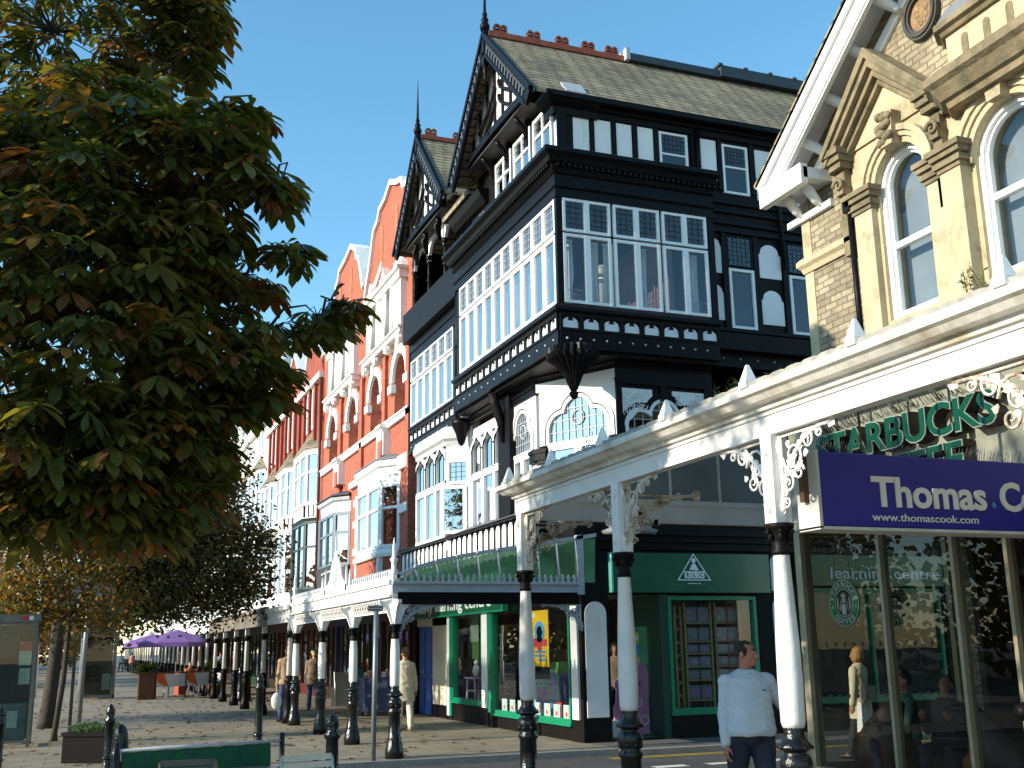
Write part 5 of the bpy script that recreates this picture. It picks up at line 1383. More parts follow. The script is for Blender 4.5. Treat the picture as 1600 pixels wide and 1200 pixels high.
# upper window groups
for y0 in (29.75, 35.75):
    ws = [(y0+.85, y0+1.65), (y0+2.55, y0+3.35)]
    for a, b in ws:
        mb = MB(T); mb.box(a, b, .0, .03, 10.72, 12.25); f = mb.build('window', mat('dark_mahogany', (.10,.03,.02), .5), RB)
        mb = MB(T); mb.quad([(a+.08,.035,10.8),(b-.08,.035,10.8),(b-.08,.035,12.15),(a+.08,.035,12.15)]); mb.build('pane', GLASSR, f)
    mb = MB(T)
    for a, b in ((y0, y0+.85), (y0+1.65, y0+2.55), (y0+3.35, y0+4.2)): mb.box(a, b, 0, .2, 10.72, 12.25)
    for x in (y0+.82, y0+1.68, y0+2.52, y0+3.38): mb.tube([(x, .22, 10.75), (x, .22, 12.2)], .09, 8)
    mb.box(y0-.1, y0+4.3, 0, .28, 12.25, 12.5); mb.box(y0-.15, y0+4.35, 0, .36, 12.5, 12.6)
    for x in (y0+.4, y0+2.1, y0+3.8):
        mb.prism([(x-.5,12.6),(x+.5,12.6),(x+.35,12.85),(x+.12,12.95),(x,13.25),(x-.12,12.95),(x-.35,12.85)], 0, .22); mb.ball((x, .2, 12.7), (.18,.12,.2), 8, 6)
    mb.box(y0-.25, y0+4.4, 0, .3, 10.5, 10.72); mb.box(y0-.3, y0+4.45, 0, .36, 10.66, 10.72)
    for x in (y0, y0+1.4, y0+2.8, y0+4.2): mb.ball((x, .2, 10.42), (.2,.16,.2), 8, 6); mb.box(x-.16, x+.16, 0, .3, 10.3, 10.55)
    mb.build('window_surround', STONEW, RB)
# canted bays
def canted_bay(root, ya, yb, xf, d, z0, z1, wm, gm=GLASSR, roof=None, bands=(), name='bay_window', tr=.62, xw=8.3, base=True):
    P = [(xw, ya), (xf, ya+d), (xf, yb-d), (xw, yb)]
    h = z1-z0
    for i in range(3):
        p, q = P[i], P[i+1]
        T = FW(p, q); l = math.hypot(q[0]-p[0], q[1]-p[1]); n = 1 if i != 1 else max(1, int(l/1.1))
        mb = MB(T)
        for k in range(n):
            a, b = l*k/n, l*(k+1)/n; frame_mb(mb, a+.001, b-.001, z0, z1, .10, -.08, .1, tr=(z0+h*tr,))
        f = mb.build(name, wm, root)
        mb = MB(T); mb.quad([(.05,-.03,z0+.05),(l-.05,-.03,z0+.05),(l-.05,-.03,z1-.05),(.05,-.03,z1-.05)]); mb.build('pane', gm, f)
    path = [(x, y, 0) for x, y in P]
    return path
path = canted_bay(RB, 30.35, 34.3, 7.85, .6, 4.45, 6.3, WHITE)
mb = MB(); mb.extr([(-.2,6.3),(-.02,6.3),(.0,6.4),(.0,6.75),(.08,6.8),(.12,6.9),(.12,6.96),(-.2,6.98)], path[::-1]); mb.build('bay_entablature', WHITE, RB)
mb = MB(); mb.extr([(-.3,6.98),(.15,6.98),(.12,7.03),(-.3,7.2)], path[::-1]); mb.build('bay_roof', LEADF, RB)
mb = MB(); mb.extr([(-.2,4.2),(.1,4.2),(.12,4.3),(.05,4.4),(-.02,4.45),(-.2,4.45)], path[::-1]); mb.extr([(-.2,3.5),(.12,3.5),(.14,3.6),(.03,3.7),(-.2,3.7)], path[::-1])
for x, y in ((7.83, 30.95), (7.83, 33.7)): mb.box(x-.02, x+.12, y-.1, y+.1, 3.7, 4.2)
mb.build('bay_sill', STONEW, RB)
mb = MB(); mb.extr([(-.2,3.7),(-.01,3.7),(-.01,4.2),(-.2,4.2)], path[::-1]); mb.build('bay_apron', BRICK, RB)
GREYB = mat('blue_grey_paint', (.13,.17,.21), .4)
path = canted_bay(RB, 36.6, 40.1, 7.85, .6, 4.4, 6.2, GREYB)
mb = MB(); mb.extr([(-.2,6.2),(-.02,6.2),(.0,6.55),(.08,6.6),(.12,6.7),(-.2,6.75)], path[::-1]); mb.build('bay_entablature', mat('pale_grey_paint', (.5,.52,.54), .5), RB)
mb = MB(); mb.extr([(-.3,6.75),(.15,6.75),(.12,6.8),(-.3,6.95)], path[::-1]); mb.extr([(-.2,3.6),(.05,3.6),(.1,4.3),(.12,4.4),(-.2,4.42)], path[::-1]); mb.build('bay_roof', mat('dark_lead_paint', (.05,.05,.055), .5), RB)
mb = MB(T)
for y in (34.95, 35.5): 
    for z in (4.6, 5.5, 6.2): mb.box(y-.18, y+.18, 0, .14, z, z+.22)
mb.box(34.75, 36.5, 0, .12, 6.9, 7.1); mb.box(29.25, 30.2, 0, .12, 5.35, 5.6); mb.box(29.3, 30.3, 0, .12, 6.6, 7.0)
mb.build('stone_block', STONEW, RB)
mb = MB(); mb.tube([(8.15, 41.55, 12.0), (8.15, 41.55, 3.5)], .06, 8); mb.build('downpipe', mat('dark_red_paint', (.08,.02,.015), .5), RB)
row_shops(RB, 29.4, 41.7, 4)
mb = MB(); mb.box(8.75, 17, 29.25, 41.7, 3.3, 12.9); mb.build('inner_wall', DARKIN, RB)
for y in (35.7, 36.3):
    mb = MB(); mb.tube([(7.9, y, 4.3), (7.2, y-.5, 4.0)], .03, 5); mb.build('flagpole', WHITE, RB)

# ============================================================ the row beyond
BRICKD = brickmat('dark_red_brick', (.36,.07,.035), (.27,.05,.026), (.22,.08,.05), .225, .075, .008, .85, .4, var=.2)
PALEW = mat('pale_stucco', (.66,.64,.58), .7, var=.12, scale=1)
def row_house(name, label, y0, y1, zE, nb, wm, zb, bayw, gables=True, round_=False, dark_first=False, bz=3.9, pil_=True):
    o = thing(name, label, 'building', (8.3, y0, 0))
    mb = MB(); mb.box(8.3, 17, y0, y1, 3.3, zE); w = mb.build('wall', wm, o)
    step = (y1-y0)/nb
    for i in range(nb):
        a = y0+step*i+step*.08; b = a+bayw
        zt = zb; hs = (zt-bz)/2
        for k in range(2):
            fm = mat('dark_bottle_paint', (.03,.045,.045), .4) if (dark_first and i == 0 and k == 0) else WHITE
            z0 = bz+hs*k+(.55 if k else .0); z1 = bz+hs*(k+1)-.1
            path = canted_bay(o, a, b, 7.88, .62, z0, z1, fm)
            mb = MB(); mb.extr([(-.25,z1),(.03,z1),(.05,z1+.05),(.11,z1+.1),(-.25,z1+.12)], path[::-1])
            if k: mb.extr([(-.25,z0-.55),(.0,z0-.55),(.0,z0-.06),(.06,z0-.03),(.06,z0),(-.25,z0)], path[::-1])
            else: mb.extr([(-.25,z0-.5),(.02,z0-.5),(.05,z0-.1),(.1,z0),(-.25,z0)], path[::-1])
            mb.build('bay_panel', WHITE if not (dark_first and i == 0 and k == 0) else fm, o)
            if k:
                mb = MB()
                for q in range(5):
                    x0, y_ = path[1][0]-.012, path[1][1]+(path[2][1]-path[1][1])*q/4; mb.box(x0, x0+.02, y_-.03, y_+.03, z0-.5, z0-.06)
                TT = FW(path[0][:2], path[1][:2]); m2 = MB(TT)
                for q in range(4): xx = .05+.75*q/3; m2.box(xx-.03, xx+.03, 0, .012, z0-.5, z0-.06)
                mb.add(m2.v, m2.f); mb.build('timber_stud', BLACKF, o)
        mb = MB(); P = path; top = (8.3, (a+b)/2, zt+1.0); pts = [(P[0][0], P[0][1]-.12, zt), (P[1][0]-.12, P[1][1]-.05, zt), (P[2][0]-.12, P[2][1]+.05, zt), (P[3][0], P[3][1]+.12, zt)]
        mb.add(pts+[top], [(0,1,4),(1,2,4),(2,3,4),(0,4,3),(0,3,2,1)]); mb.build('bay_roof', SLATE, o)
        m = (a+b)/2
        # upper windows
        Tw = FX(8.3)
        for dy in (-.55, .55):
            if zE-zt > 2.2:
                ar = arch(m+dy-.3, m+dy+.3, zt+1.15, min(zE-.3, zt+2.9), 8)
                mb = MB(Tw); mb.ring(off(ar, .12), ar, 0, .06); f = mb.build('window', WFRAME, o)
                mb = MB(Tw); mb.prism(ar, .005, .012); mb.build('pane', GLASSR, f)
        if gables:
            g = [(m-step*.46, zE-.02), (m+step*.46, zE-.02), (m+step*.30, zE+.9), (m+step*.28, zE+1.2), (m+step*.1, zE+2.0), (m, zE+2.3), (m-step*.1, zE+2.0), (m-step*.28, zE+1.2), (m-step*.30, zE+.9)]
            mb = MB(Tw); mb.prism(g, -.4, .0); mb.build('gable_wall', wm, o)
            mb = MB(Tw); oo = off(g, .14); mb.ring(oo[1:], g[1:], -.5, .08, closed=False); mb.build('gable_coping', STONEW, o)
        if pil_:
            mb = MB(Tw)
            for q in range(4): xx = y0+step*i+step*q/4; mb.box(xx+.05, xx+.3, 0, .12, zt+.3, zE-.1)
            mb.build('brick_pilaster', wm, o)
    mb = MB(FX(8.3)); mb.box(y0, y1, 0, .2, zE-.25, zE); mb.box(y0, y1, 0, .12, 3.3, 3.6); mb.build('cornice', STONEW if gables else wm, o)
    row_shops(o, y0, y1, nb)
    return o
row_house('brick_terrace_building', 'darker red brick terrace with slate-capped white bays, first bay with black-green lower windows', 41.75, 55.4, 12.3, 3, BRICKD, 9.3, 3.7, dark_first=True)
row_house('white_bay_building', 'pale gabled building of tall white bays with a little domed turret on the roofline', 55.45, 69.5, 13.2, 3, PALEW, 10.6, 3.8, pil_=False)
row_house('far_brick_building', 'narrow dark red gabled building seen between the pale gables', 69.55, 79.0, 13.5, 2, BRICKD, 9.4, 3.8)
row_house('far_pale_building', 'far cream stucco building half hidden behind the dark tree', 79.05, 98.0, 11.0, 4, PALEW, 8.5, 3.8, gables=False, pil_=False)
row_house('farthest_brick_building', 'farthest red and cream building at the end of the row', 98.05, 128.0, 10.0, 6, BRICKD, 8.0, 3.9, gables=False, pil_=False)
mb = MB(); mb.box(8.4, 9.6, 55.6, 56.8, 13.0, 15.2); mb.lathe([(.75,0),(.6,.1),(.55,1.0),(.65,1.1),(.6,1.3),(.35,1.7),(.1,1.9),(.12,2.0),(.02,2.4)], (9.0, 56.2, 15.1), 12)
mb.build('turret', STONEW, bpy.data.objects['white_bay_building'])
# ============================================================ ground
PAVE = brickmat('grey_paving_slabs', (.26,.222,.152), (.21,.182,.13), (.09,.08,.065), .62, .46, .010, .75, .35, floor=True, var=.3, stain=(.105,.09,.068), nscale=.55, sth=.55)
PAVED = brickmat('dark_block_paving', (.13,.12,.105), (.105,.10,.09), (.05,.05,.045), .2, .1, .006, .8, .4, floor=True, var=.25, stain=(.07,.065,.055), nscale=.9)
ASPH = mat('asphalt', (.055,.054,.052), .85, var=.2, scale=1.2, bump=.5, bscale=90, col2=(.09,.088,.08), thr=.62, c2scale=1.5)
KERB = mat('granite_kerb', (.27,.26,.24), .8, var=.2, scale=5, bump=.3, bscale=50)
def sheet(name, x0, x1, y0, y1, z, m, kind='structure'):
    mb = MB(); mb.quad([(x0,y0,z),(x1,y0,z),(x1,y1,z),(x0,y1,z)]); o = mb.build(name, m, None, kind=kind); return o
sheet('ground', -400, 400, -200, 900, -.16, mat('distant_ground', (.12,.115,.10), .9, var=.2, scale=.05))
sheet('side_road', -30, 60, 12.25, 17.05, -.10, ASPH)
sheet('main_road', -60, -9.2, -60, 400, -.098, ASPH)
def slab(name, x0, x1, y0, y1, m):
    mb = MB(); mb.box(x0, x1, y0, y1, -.155, 0.0); return mb.build(name, m, None, kind='structure')
slab('pavement', -9, 8.4, 17.20, 130, PAVE)
slab('pavement', -9, 8.4, -30, 12.1, PAVE)
slab('pavement', 8.4, 60, 16.9, 18.36, PAVED)
slab('pavement', 8.4, 60, 10.9, 12.1, PAVED)
mb = MB()
mb.box(-9, 8.4, 17.05, 17.198, -.155, .002); mb.box(8.4, 60, 16.75, 16.898, -.155, .002); mb.box(-9, 60, 12.102, 12.25, -.155, .002); mb.box(-9.15, -9.002, 17.2, 130, -.155, .002); mb.box(-9.15,-9.002,-30,12.1,-.155,.002)
mb.build('kerb', KERB, None, kind='structure')
mb = MB(); mb.quad([(8.0,16.45,-.094),(60,16.45,-.094),(60,16.52,-.094),(8.0,16.52,-.094)]); mb.quad([(8.0,16.6,-.094),(60,16.6,-.094),(60,16.67,-.094),(8.0,16.67,-.094)])
mb.quad([(5.5,12.7,-.094),(60,12.7,-.094),(60,12.78,-.094),(5.5,12.78,-.094)]); mb.build('road_line', mat('yellow_road_paint', (.55,.38,.05), .7, var=.2, scale=4), None, kind='structure')
mb = MB()
for i in range(5): mb.quad([(6.2+i*.9,15.0,-.094),(6.75+i*.9,15.0,-.094),(6.75+i*.9,15.25,-.094),(6.2+i*.9,15.25,-.094)])
mb.build('road_line', mat('white_road_paint', (.62,.6,.55), .7, var=.25, scale=6), None, kind='structure')
# manhole covers and a pale slab or two set in the paving
mb = MB()
for x, y, s in ((3.4, 20.8, .35), (1.2, 27.0, .3), (2.2, 52.5, .5), (1.4, 50.5, .4), (2.9, 15.0, .2)): mb.box(x-s, x+s, y-s*.7, y+s*.7, .001, .004)
mb.build('pavement_cover', mat('iron_cover', (.06,.055,.05), .6), None, kind='structure')
# fallen leaves: countless
LF = leafmat('fallen_leaf', (.20,.09,.02), (.10,.045,.015), .1)
mb = MB()
for i in range(900):
    x = rnd.uniform(-4, 7); y = rnd.uniform(6, 45); 
    if 12 < y < 17.3: z = -.09
    else: z = .012
    a = rnd.random()*6; s = rnd.uniform(.03, .08); mb.add([(x+s*math.cos(a+q), y+s*.7*math.sin(a+q), z+.012*math.sin(q*2+a)) for q in (0, 1.2, 2.6, 3.9, 5.2)], [(0,1,2,3,4)])
mb.build('fallen_leaves', LF, None, kind='stuff', label='scattered brown fallen leaves on the pavement', cat='leaves')
# ============================================================ trees
BARK = mat('grey_brown_bark', (.045,.036,.027), .9, var=.35, scale=4, bump=.8, bscale=14)
CH = [leafmat('chestnut_leaf_dark', (.046,.066,.017), (.066,.068,.018), .38, .38), leafmat('chestnut_leaf_olive', (.095,.115,.026), (.13,.10,.024), .42, .40),
      leafmat('chestnut_leaf_browning', (.17,.10,.025), (.21,.10,.03), .4, .5), leafmat('chestnut_leaf_rust', (.19,.07,.025), (.11,.045,.018), .35, .55)]
def leaflet(V, Fc, MI, p, d, n, Ls, m):
    s = d.cross(n).normalized(); n = s.cross(d).normalized(); b = len(V)
    for t, w in ((0, .012), (.3, .07), (.64, .158), (.86, .145), (1.0, .0)):
        c = p + d*(Ls*t) - Vector((0,0,1))*(Ls*.30*t*t)
        if w == 0: V.append(c); continue
        V += [c - s*(w*Ls) + n*(w*Ls*.35), c, c + s*(w*Ls) + n*(w*Ls*.35)]
    for k in range(3):
        o = b+3*k; Fc += [(o,o+1,o+4,o+3),(o+1,o+2,o+5,o+4)]; MI += [m, m]
    o = b+9; Fc += [(o,o+1,b+12),(o+1,o+2,b+12)]; MI += [m, m]
def chestnut():
    root = thing('horse_chestnut_tree', 'large horse chestnut with drooping green and browning hand-shaped leaves', 'tree', (-4.6, 12.6, 0))
    shade_boughs = [((-5.2,11.2,6.8),(2.3,2.2,2.0),280),((-4.8,10.8,5.0),(2.0,1.8,1.6),200),((-7.6,11.2,6.2),(2.2,1.7,2.0),130),((-4.6,11.4,9.0),(1.8,1.3,1.4),90),((-3.4,10.2,4.4),(1.5,1.5,1.2),90),((-6.6,9.6,5.0),(1.8,1.7,1.5),100),((-5.0,8.6,5.2),(2.3,1.5,1.9),270),((-5.6,8.2,7.4),(2.2,1.4,1.7),240),((-3.0,8.3,4.0),(1.2,1.0,1.0),50),((-6.0,9.8,8.0),(2.0,1.7,1.6),240),((-3.2,9.6,6.6),(1.2,1.3,1.2),70)]  # boughs out of view, added and placed to shade the near canopy and the man
    boughs = [ # px, py, rx(px), ry(px), distance, count factor
        (90,40,210,100,13.6,1.0),(250,60,70,80,13.2,1.0),(60,190,170,90,12.2,1.0),(170,250,150,90,10.6,1.0),(300,235,80,50,10.2,1.1),(388,268,34,38,10,1.3),
        (330,190,60,28,10.4,1.2),(110,390,190,110,10,1.0),(270,385,90,70,10,.9),(385,430,58,26,10.2,1.0),(452,393,30,14,10.4,1.6),(325,335,48,38,10,1.),
        (502,500,26,24,10.2,1.8),(415,520,70,22,10.2,1.0),(130,540,190,100,9.6,1.0),(330,570,100,60,9.8,1.0),(400,600,32,34,9.8,1.2),(110,670,150,80,9.2,1.),(240,660,90,60,9.4,1.),(190,760,50,42,9.1,1.2),(270,470,120,50,10.2,.7),(20,300,80,120,11,1.),
        (300,25,32,45,12.8,1.3),(120,780,110,36,9.4,1.0),(290,785,50,34,9.6,1.0),(200,830,50,22,9.2,1.2),(60,815,60,20,9.2,1.1),(40,730,80,60,9.4,.9),(230,810,40,24,9.3,1.2),(300,700,46,40,9.8,1.),(330,20,16,40,12.8,2.2),(225,150,26,14,12.2,1.8),(395,180,18,12,10.4,2.2),(440,285,14,22,10.2,2.0),(545,478,12,12,10.3,2.5),(340,735,14,20,9.8,2.0),(150,250,30,20,9.6,1.2),(60,450,60,30,9.3,1.2),(308,85,14,26,12.6,2.2),(300,190,40,22,11,1.),(428,295,10,26,10,2.2),(420,600,30,36,9.8,1.3),(350,640,46,40,9.8,1.),(270,720,80,60,9.6,.9),(90,760,100,50,9.2,.8),(232,130,22,16,12.4,1.8),(210,170,40,24,12,1.5)]
    V, Fc, MI = [], [], []; ends = []
    for bg_ in boughs + shade_boughs:
        if len(bg_) == 6:
            px, py, rx, ry, ds, cf = bg_; c = atd(px, py, ds); k = ds/1720.75; n = int(cf*rx*ry/60) + 6
            ex, ey, ez = CR*(rx*k), CU*(ry*k), CF*min(1.1, .25+rx*k*.9)
        else:
            c = Vector(bg_[0]); n = bg_[2]; ex, ey, ez = Vector((bg_[1][0],0,0)), Vector((0,0,bg_[1][2])), Vector((0,bg_[1][1],0))
        tw = []; wts = (68+rnd.randint(-14,10), 20+rnd.randint(-6,10), 9+rnd.randint(-6,9), 3+rnd.randint(-2,4))
        for i in range(n):
            while True:
                q = Vector((rnd.uniform(-1,1), rnd.uniform(-1,1), rnd.uniform(-1,1)))
                if .0 < q.length < 1: break
            q = q.normalized()*(q.length**.55)
            p = c + ex*q.x + ey*q.y + ez*q.z
            o = (p-c); o = Vector((o.x, o.y, 0)); o = o.normalized() if o.length > .05 else Vector((1,0,0))
            ax = (o*.6 + Vector((rnd.uniform(-.5,.5), rnd.uniform(-.5,.5), rnd.uniform(-.2,.5)))).normalized()
            big = .15+.19*rnd.random()**1.3; m = rnd.choices((0,1,2,3), wts)[0]
            side = ax.cross(Vector((0,0,1))); side = side.normalized() if side.length > .1 else Vector((1,0,0)); up = side.cross(ax).normalized()
            nl = rnd.choice((5,6,7,7))
            for j in range(nl):
                t = (j-(nl-1)/2)/((nl-1)/2)*1.75
                d = (ax*math.cos(t) + side*math.sin(t) - Vector((0,0,.35+.25*rnd.random()))).normalized()
                mm = m if rnd.random() < .85 else min(3, m+1)
                leaflet(V, Fc, MI, p, d, up, big*(1-.35*abs(t)/1.75)*(.9+.2*rnd.random()), mm)
            if i % 4 == 0: tw.append(p)
        ends.append((c, tw))
    me = bpy.data.meshes.new('crown'); o3 = ORG[root.name]
    me.from_pydata([tuple(v-o3) for v in V], [], Fc)
    for m in CH: me.materials.append(m)
    me.polygons.foreach_set('material_index', MI); me.polygons.foreach_set('use_smooth', [True]*len(Fc))
    ob = bpy.data.objects.new('crown', me); COL.objects.link(ob); ob.parent = root
    mb = MB(); b0 = Vector((-4.6, 12.6, 0)); fork = Vector((-4.3, 12.4, 3.4))
    mb.tube([b0, b0+Vector((.05,0,.3)), b0+Vector((.1,-.05,1.6)), fork], [.42,.34,.28,.26], 10); mb.build('trunk', BARK, root)
    mb = MB(); top = Vector((-3.8, 12.4, 8.5)); mb.tube([fork, (fork+top)/2+Vector((.2,0,0)), top], [.24,.16,.08], 8)
    nodes = [fork.lerp(top, t) for t in (.05,.25,.45,.65,.85)]
    for c, tw in sorted(ends, key=lambda e: (e[0]-fork).length):
        s = min(nodes, key=lambda q: (q-c).length + .25*(q-fork).length); mid = s.lerp(c, .5)+Vector((rnd.uniform(-.15,.15), rnd.uniform(-.15,.15), .18)); d0 = (s-fork).length
        r0 = max(.016, .085-.011*d0)
        mb.tube([s, s.lerp(mid,.5)+Vector((rnd.uniform(-.08,.08),0,.1)), mid, c], [r0, r0*.8, r0*.55, r0*.25], 6); nodes += [c, mid]
        for p in tw[:40]: q = mid.lerp(c, .75); mb.tube([q, q.lerp(p,.55)+Vector((rnd.uniform(-.06,.06), rnd.uniform(-.06,.06), .06)), p], [.009,.006,.003], 4, caps=False)
    mb.build('branch', BARK, root)
chestnut()
def small_tree(name, label, base, blobs, lm, wts, leaf, dens, trunk_r, fork_h, lean=(0,0), group=None):
    """blobs: world ellipsoids (centre, radii)"""
    root = thing(name, label, 'tree', base, group)
    V, Fc, MI = [], [], []; o3 = Vector(base)
    for c, r in blobs:
        c = Vector(c); vol = (r[0]*r[1]*r[2])**(2/3)
        n = int(dens*vol)
        clumps = []
        for i in range(max(6, n//26)):
            q = Vector((rnd.gauss(0,1), rnd.gauss(0,1), rnd.gauss(0,1))).normalized()*(.35+.65*rnd.random()**.5)
            clumps.append(c+Vector((q.x*r[0], q.y*r[1], q.z*r[2])))
        for i in range(n):
            cl = rnd.choice(clumps); sp = .30*min(r)+.12
            p = cl + Vector((rnd.gauss(0,sp), rnd.gauss(0,sp), rnd.gauss(0,sp*.7)))
            d = Vector((rnd.uniform(-1,1), rnd.uniform(-1,1), rnd.uniform(-1,.3))).normalized(); s = d.orthogonal().normalized()
            s = (s*math.cos(i) + d.cross(s)*math.sin(i)); L_ = leaf*rnd.uniform(.6,1.3); b = len(V)
            V += [p-o3, p+d*L_*.5+s*L_*.3-o3, p+d*L_-o3, p+d*L_*.5-s*L_*.3-o3]; Fc.append((b,b+1,b+2,b+3)); MI.append(rnd.choices(range(len(lm)), wts)[0])
    me = bpy.data.meshes.new('crown'); me.from_pydata([tuple(v) for v in V], [], Fc)
    for m in lm: me.materials.append(m)
    me.polygons.foreach_set('material_index', MI)
    ob = bpy.data.objects.new('crown', me); COL.objects.link(ob); ob.parent = root
    mb = MB(); B = Vector(base); fk = B+Vector((lean[0], lean[1], fork_h))
    mb.tube([B, B+Vector((0,0,.15)), B.lerp(fk,.5)+Vector((.03,0,0)), fk], [trunk_r*1.35,trunk_r*1.05,trunk_r*.95,trunk_r*.85], 9)
    for c, r in blobs:
        c = Vector(c); mid = fk.lerp(c,.5)+Vector((0,0,.1*r[2])); mb.tube([fk, mid, c], [trunk_r*.6,trunk_r*.4,trunk_r*.15], 6)
        for k in range(6):
            q = c+Vector((rnd.uniform(-.7,.7)*r[0], rnd.uniform(-.7,.7)*r[1], rnd.uniform(-.6,.7)*r[2])); mb.tube([mid.lerp(c,.6), q], [trunk_r*.18,trunk_r*.05], 4)
    mb.build('trunk', BARK, root)
    return root
def blob(px, py, d, rx, ry, rz=None):
    k = d/1720.75; return (tuple(atd(px, py, d)), (rx*k, (rz or rx)*k, ry*k))
DK = [leafmat('dark_leaf', (.042,.058,.018), (.062,.056,.018), .25, .45), leafmat('mid_leaf', (.085,.085,.022), (.11,.075,.02), .3, .5), leafmat('brown_leaf', (.10,.05,.016), (.13,.045,.02), .3, .5)]
OR = [leafmat('orange_leaf', (.20,.09,.016), (.13,.075,.02), .35, .5), leafmat('olive_leaf', (.085,.085,.022), (.06,.06,.02), .3, .5), leafmat('yellow_leaf', (.30,.17,.03), (.20,.11,.022), .4, .5)]
b = at('Z', 0, 71, 1138)
small_tree('mature_street_tree', 'dark round-crowned street tree whose thick trunk stands behind the phone box', tuple(b),
    [blob(250,800,30.2,85,80,90), blob(330,860,30.2,70,60,70), blob(400,850,30.7,35,28,30), blob(250,900,29.7,70,60,80), blob(170,820,30.2,70,80,80), blob(340,930,30.2,60,36,50), blob(310,740,30.7,50,50,60), blob(390,900,30.2,34,26,30), blob(220,940,29.2,60,26,50), blob(345,690,31.2,22,25,20), blob(250,700,30.2,70,60,60), blob(60,690,29.2,80,80,70), blob(170,640,30.2,90,70,70), blob(150,740,29.2,90,60,70), blob(20,780,28.2,70,70,60), blob(280,640,30.7,50,50,50), blob(90,800,29.2,60,50,50), blob(310,800,30.7,60,60,60), blob(200,900,29.7,70,60,60), ((-4.5,31,3.6),(1.8,2.2,1.3))],  # last ellipsoid lies out of view, added to shade the pavement
    DK, (70,22,8), .13, 3000, .16, 2.6, (.1, .2))
b = at('Z', 0, 84, 1158)
small_tree('young_street_tree', 'slender young tree with orange and yellow autumn leaves beside the phone box', tuple(b),
    [blob(50,850,24.1,44,40), blob(110,820,24.4,40,26), blob(150,880,24.1,46,42), blob(95,905,23.6,40,26), blob(20,920,23.6,40,30), blob(130,950,23.6,50,22), blob(60,960,23.6,34,18), blob(25,800,24.6,36,26), blob(190,930,24.4,26,20), blob(75,770,24.6,26,18), blob(10,870,24.6,30,26), blob(185,860,24.6,24,20), blob(165,975,24.0,26,12)],
    OR, (32,54,14), .095, 3600, .055, 2.3, (.12, 0))
for i, (X_, Y_, s, h, lb) in enumerate(((-3.2, 62, 3.2, 4.4, 'golden brown tree in the middle distance beside the pavement'), (-6.5, 78, 3.6, 5.5, 'dull green tree well down the street'), (-1.5, 92, 2.6, 3.6, 'small rusty tree far off, just over the purple parasols'), (-12, 70, 4.5, 6, 'broad dark tree far off behind the phone box'), (-9, 110, 5.5, 6.5, 'hazy green tree at the very end of the street'))):
    small_tree('distant_street_tree', lb, (X_, Y_, 0), [((X_, Y_, h), (s, s, s*.75)), ((X_+s*.5, Y_, h-.6), (s*.7, s*.7, s*.6)), ((X_-s*.5, Y_, h-.4), (s*.7, s*.7, s*.6))], OR if i in (0, 2) else DK, (40,40,20) if i in (0,2) else (40,45,15), .3, 190, .2, h*.55, group='trees far along the street')

# plants growing on the canopy and window ledges
GRN = leafmat('evergreen_leaf', (.014,.034,.010), (.028,.042,.014), .3, .5)
def shrub(name, label, c, n, h, w, leaf, up=.8, m=None):
    mb = MB(); c = Vector(c)
    for i in range(n):
        p = c+Vector((rnd.gauss(0,w*.4), rnd.gauss(0,w*.4), 0)); tip = p+Vector((rnd.gauss(0,w*.3), rnd.gauss(0,w*.3), h*rnd.uniform(.4,1)))
        for k in range(7):
            q = p.lerp(tip, .2+.8*k/6); d = Vector((rnd.uniform(-1,1), rnd.uniform(-1,1), rnd.uniform(0,up))).normalized(); s = d.orthogonal().normalized()
            L_ = leaf*rnd.uniform(.6,1.2); mb.add([q, q+d*L_*.5+s*L_*.22, q+d*L_, q+d*L_*.5-s*L_*.22], [(0,1,2,3)])
        mb.tube([p, tip], .004, 3, caps=False)
    return mb.build(name, m or GRN, None, label, 'plant', loc=tuple(c), merge=False, fixn=False)
q = at('X', 4.9, 1150, 612); shrub('self_sown_shrub', 'dark green bushy plant rooted behind the canopy gutter', (q.x+.2, q.y, 3.46), 46, .34, .36, .08)
q = at('X', 4.9, 1100, 618); shrub('self_sown_shrub', 'tall upright weed plant behind the canopy gutter beside the bushier one', (q.x+.2, q.y, 3.46), 10, .42, .16, .08)
q = at('X', 4.9, 912, 712); shrub('self_sown_weed', 'thin twiggy weed on the canopy gutter in front of the white corner window', (q.x, q.y, 3.46), 6, .42, .16, .06)
q = at('X', 4.9, 880, 722); shrub('self_sown_weed', 'low leafy weed on the canopy gutter below the corner window', (q.x, q.y, 3.46), 9, .2, .2, .06)
q = at('X', 8.05, 1522, 430); shrub('self_sown_weed', 'bright green weed growing at the foot of the sandstone pilaster', (q.x, q.y, q.z-.15), 8, .3, .16, .07, m=leafmat('fresh_leaf', (.08,.13,.02), (.06,.1,.02), .3))

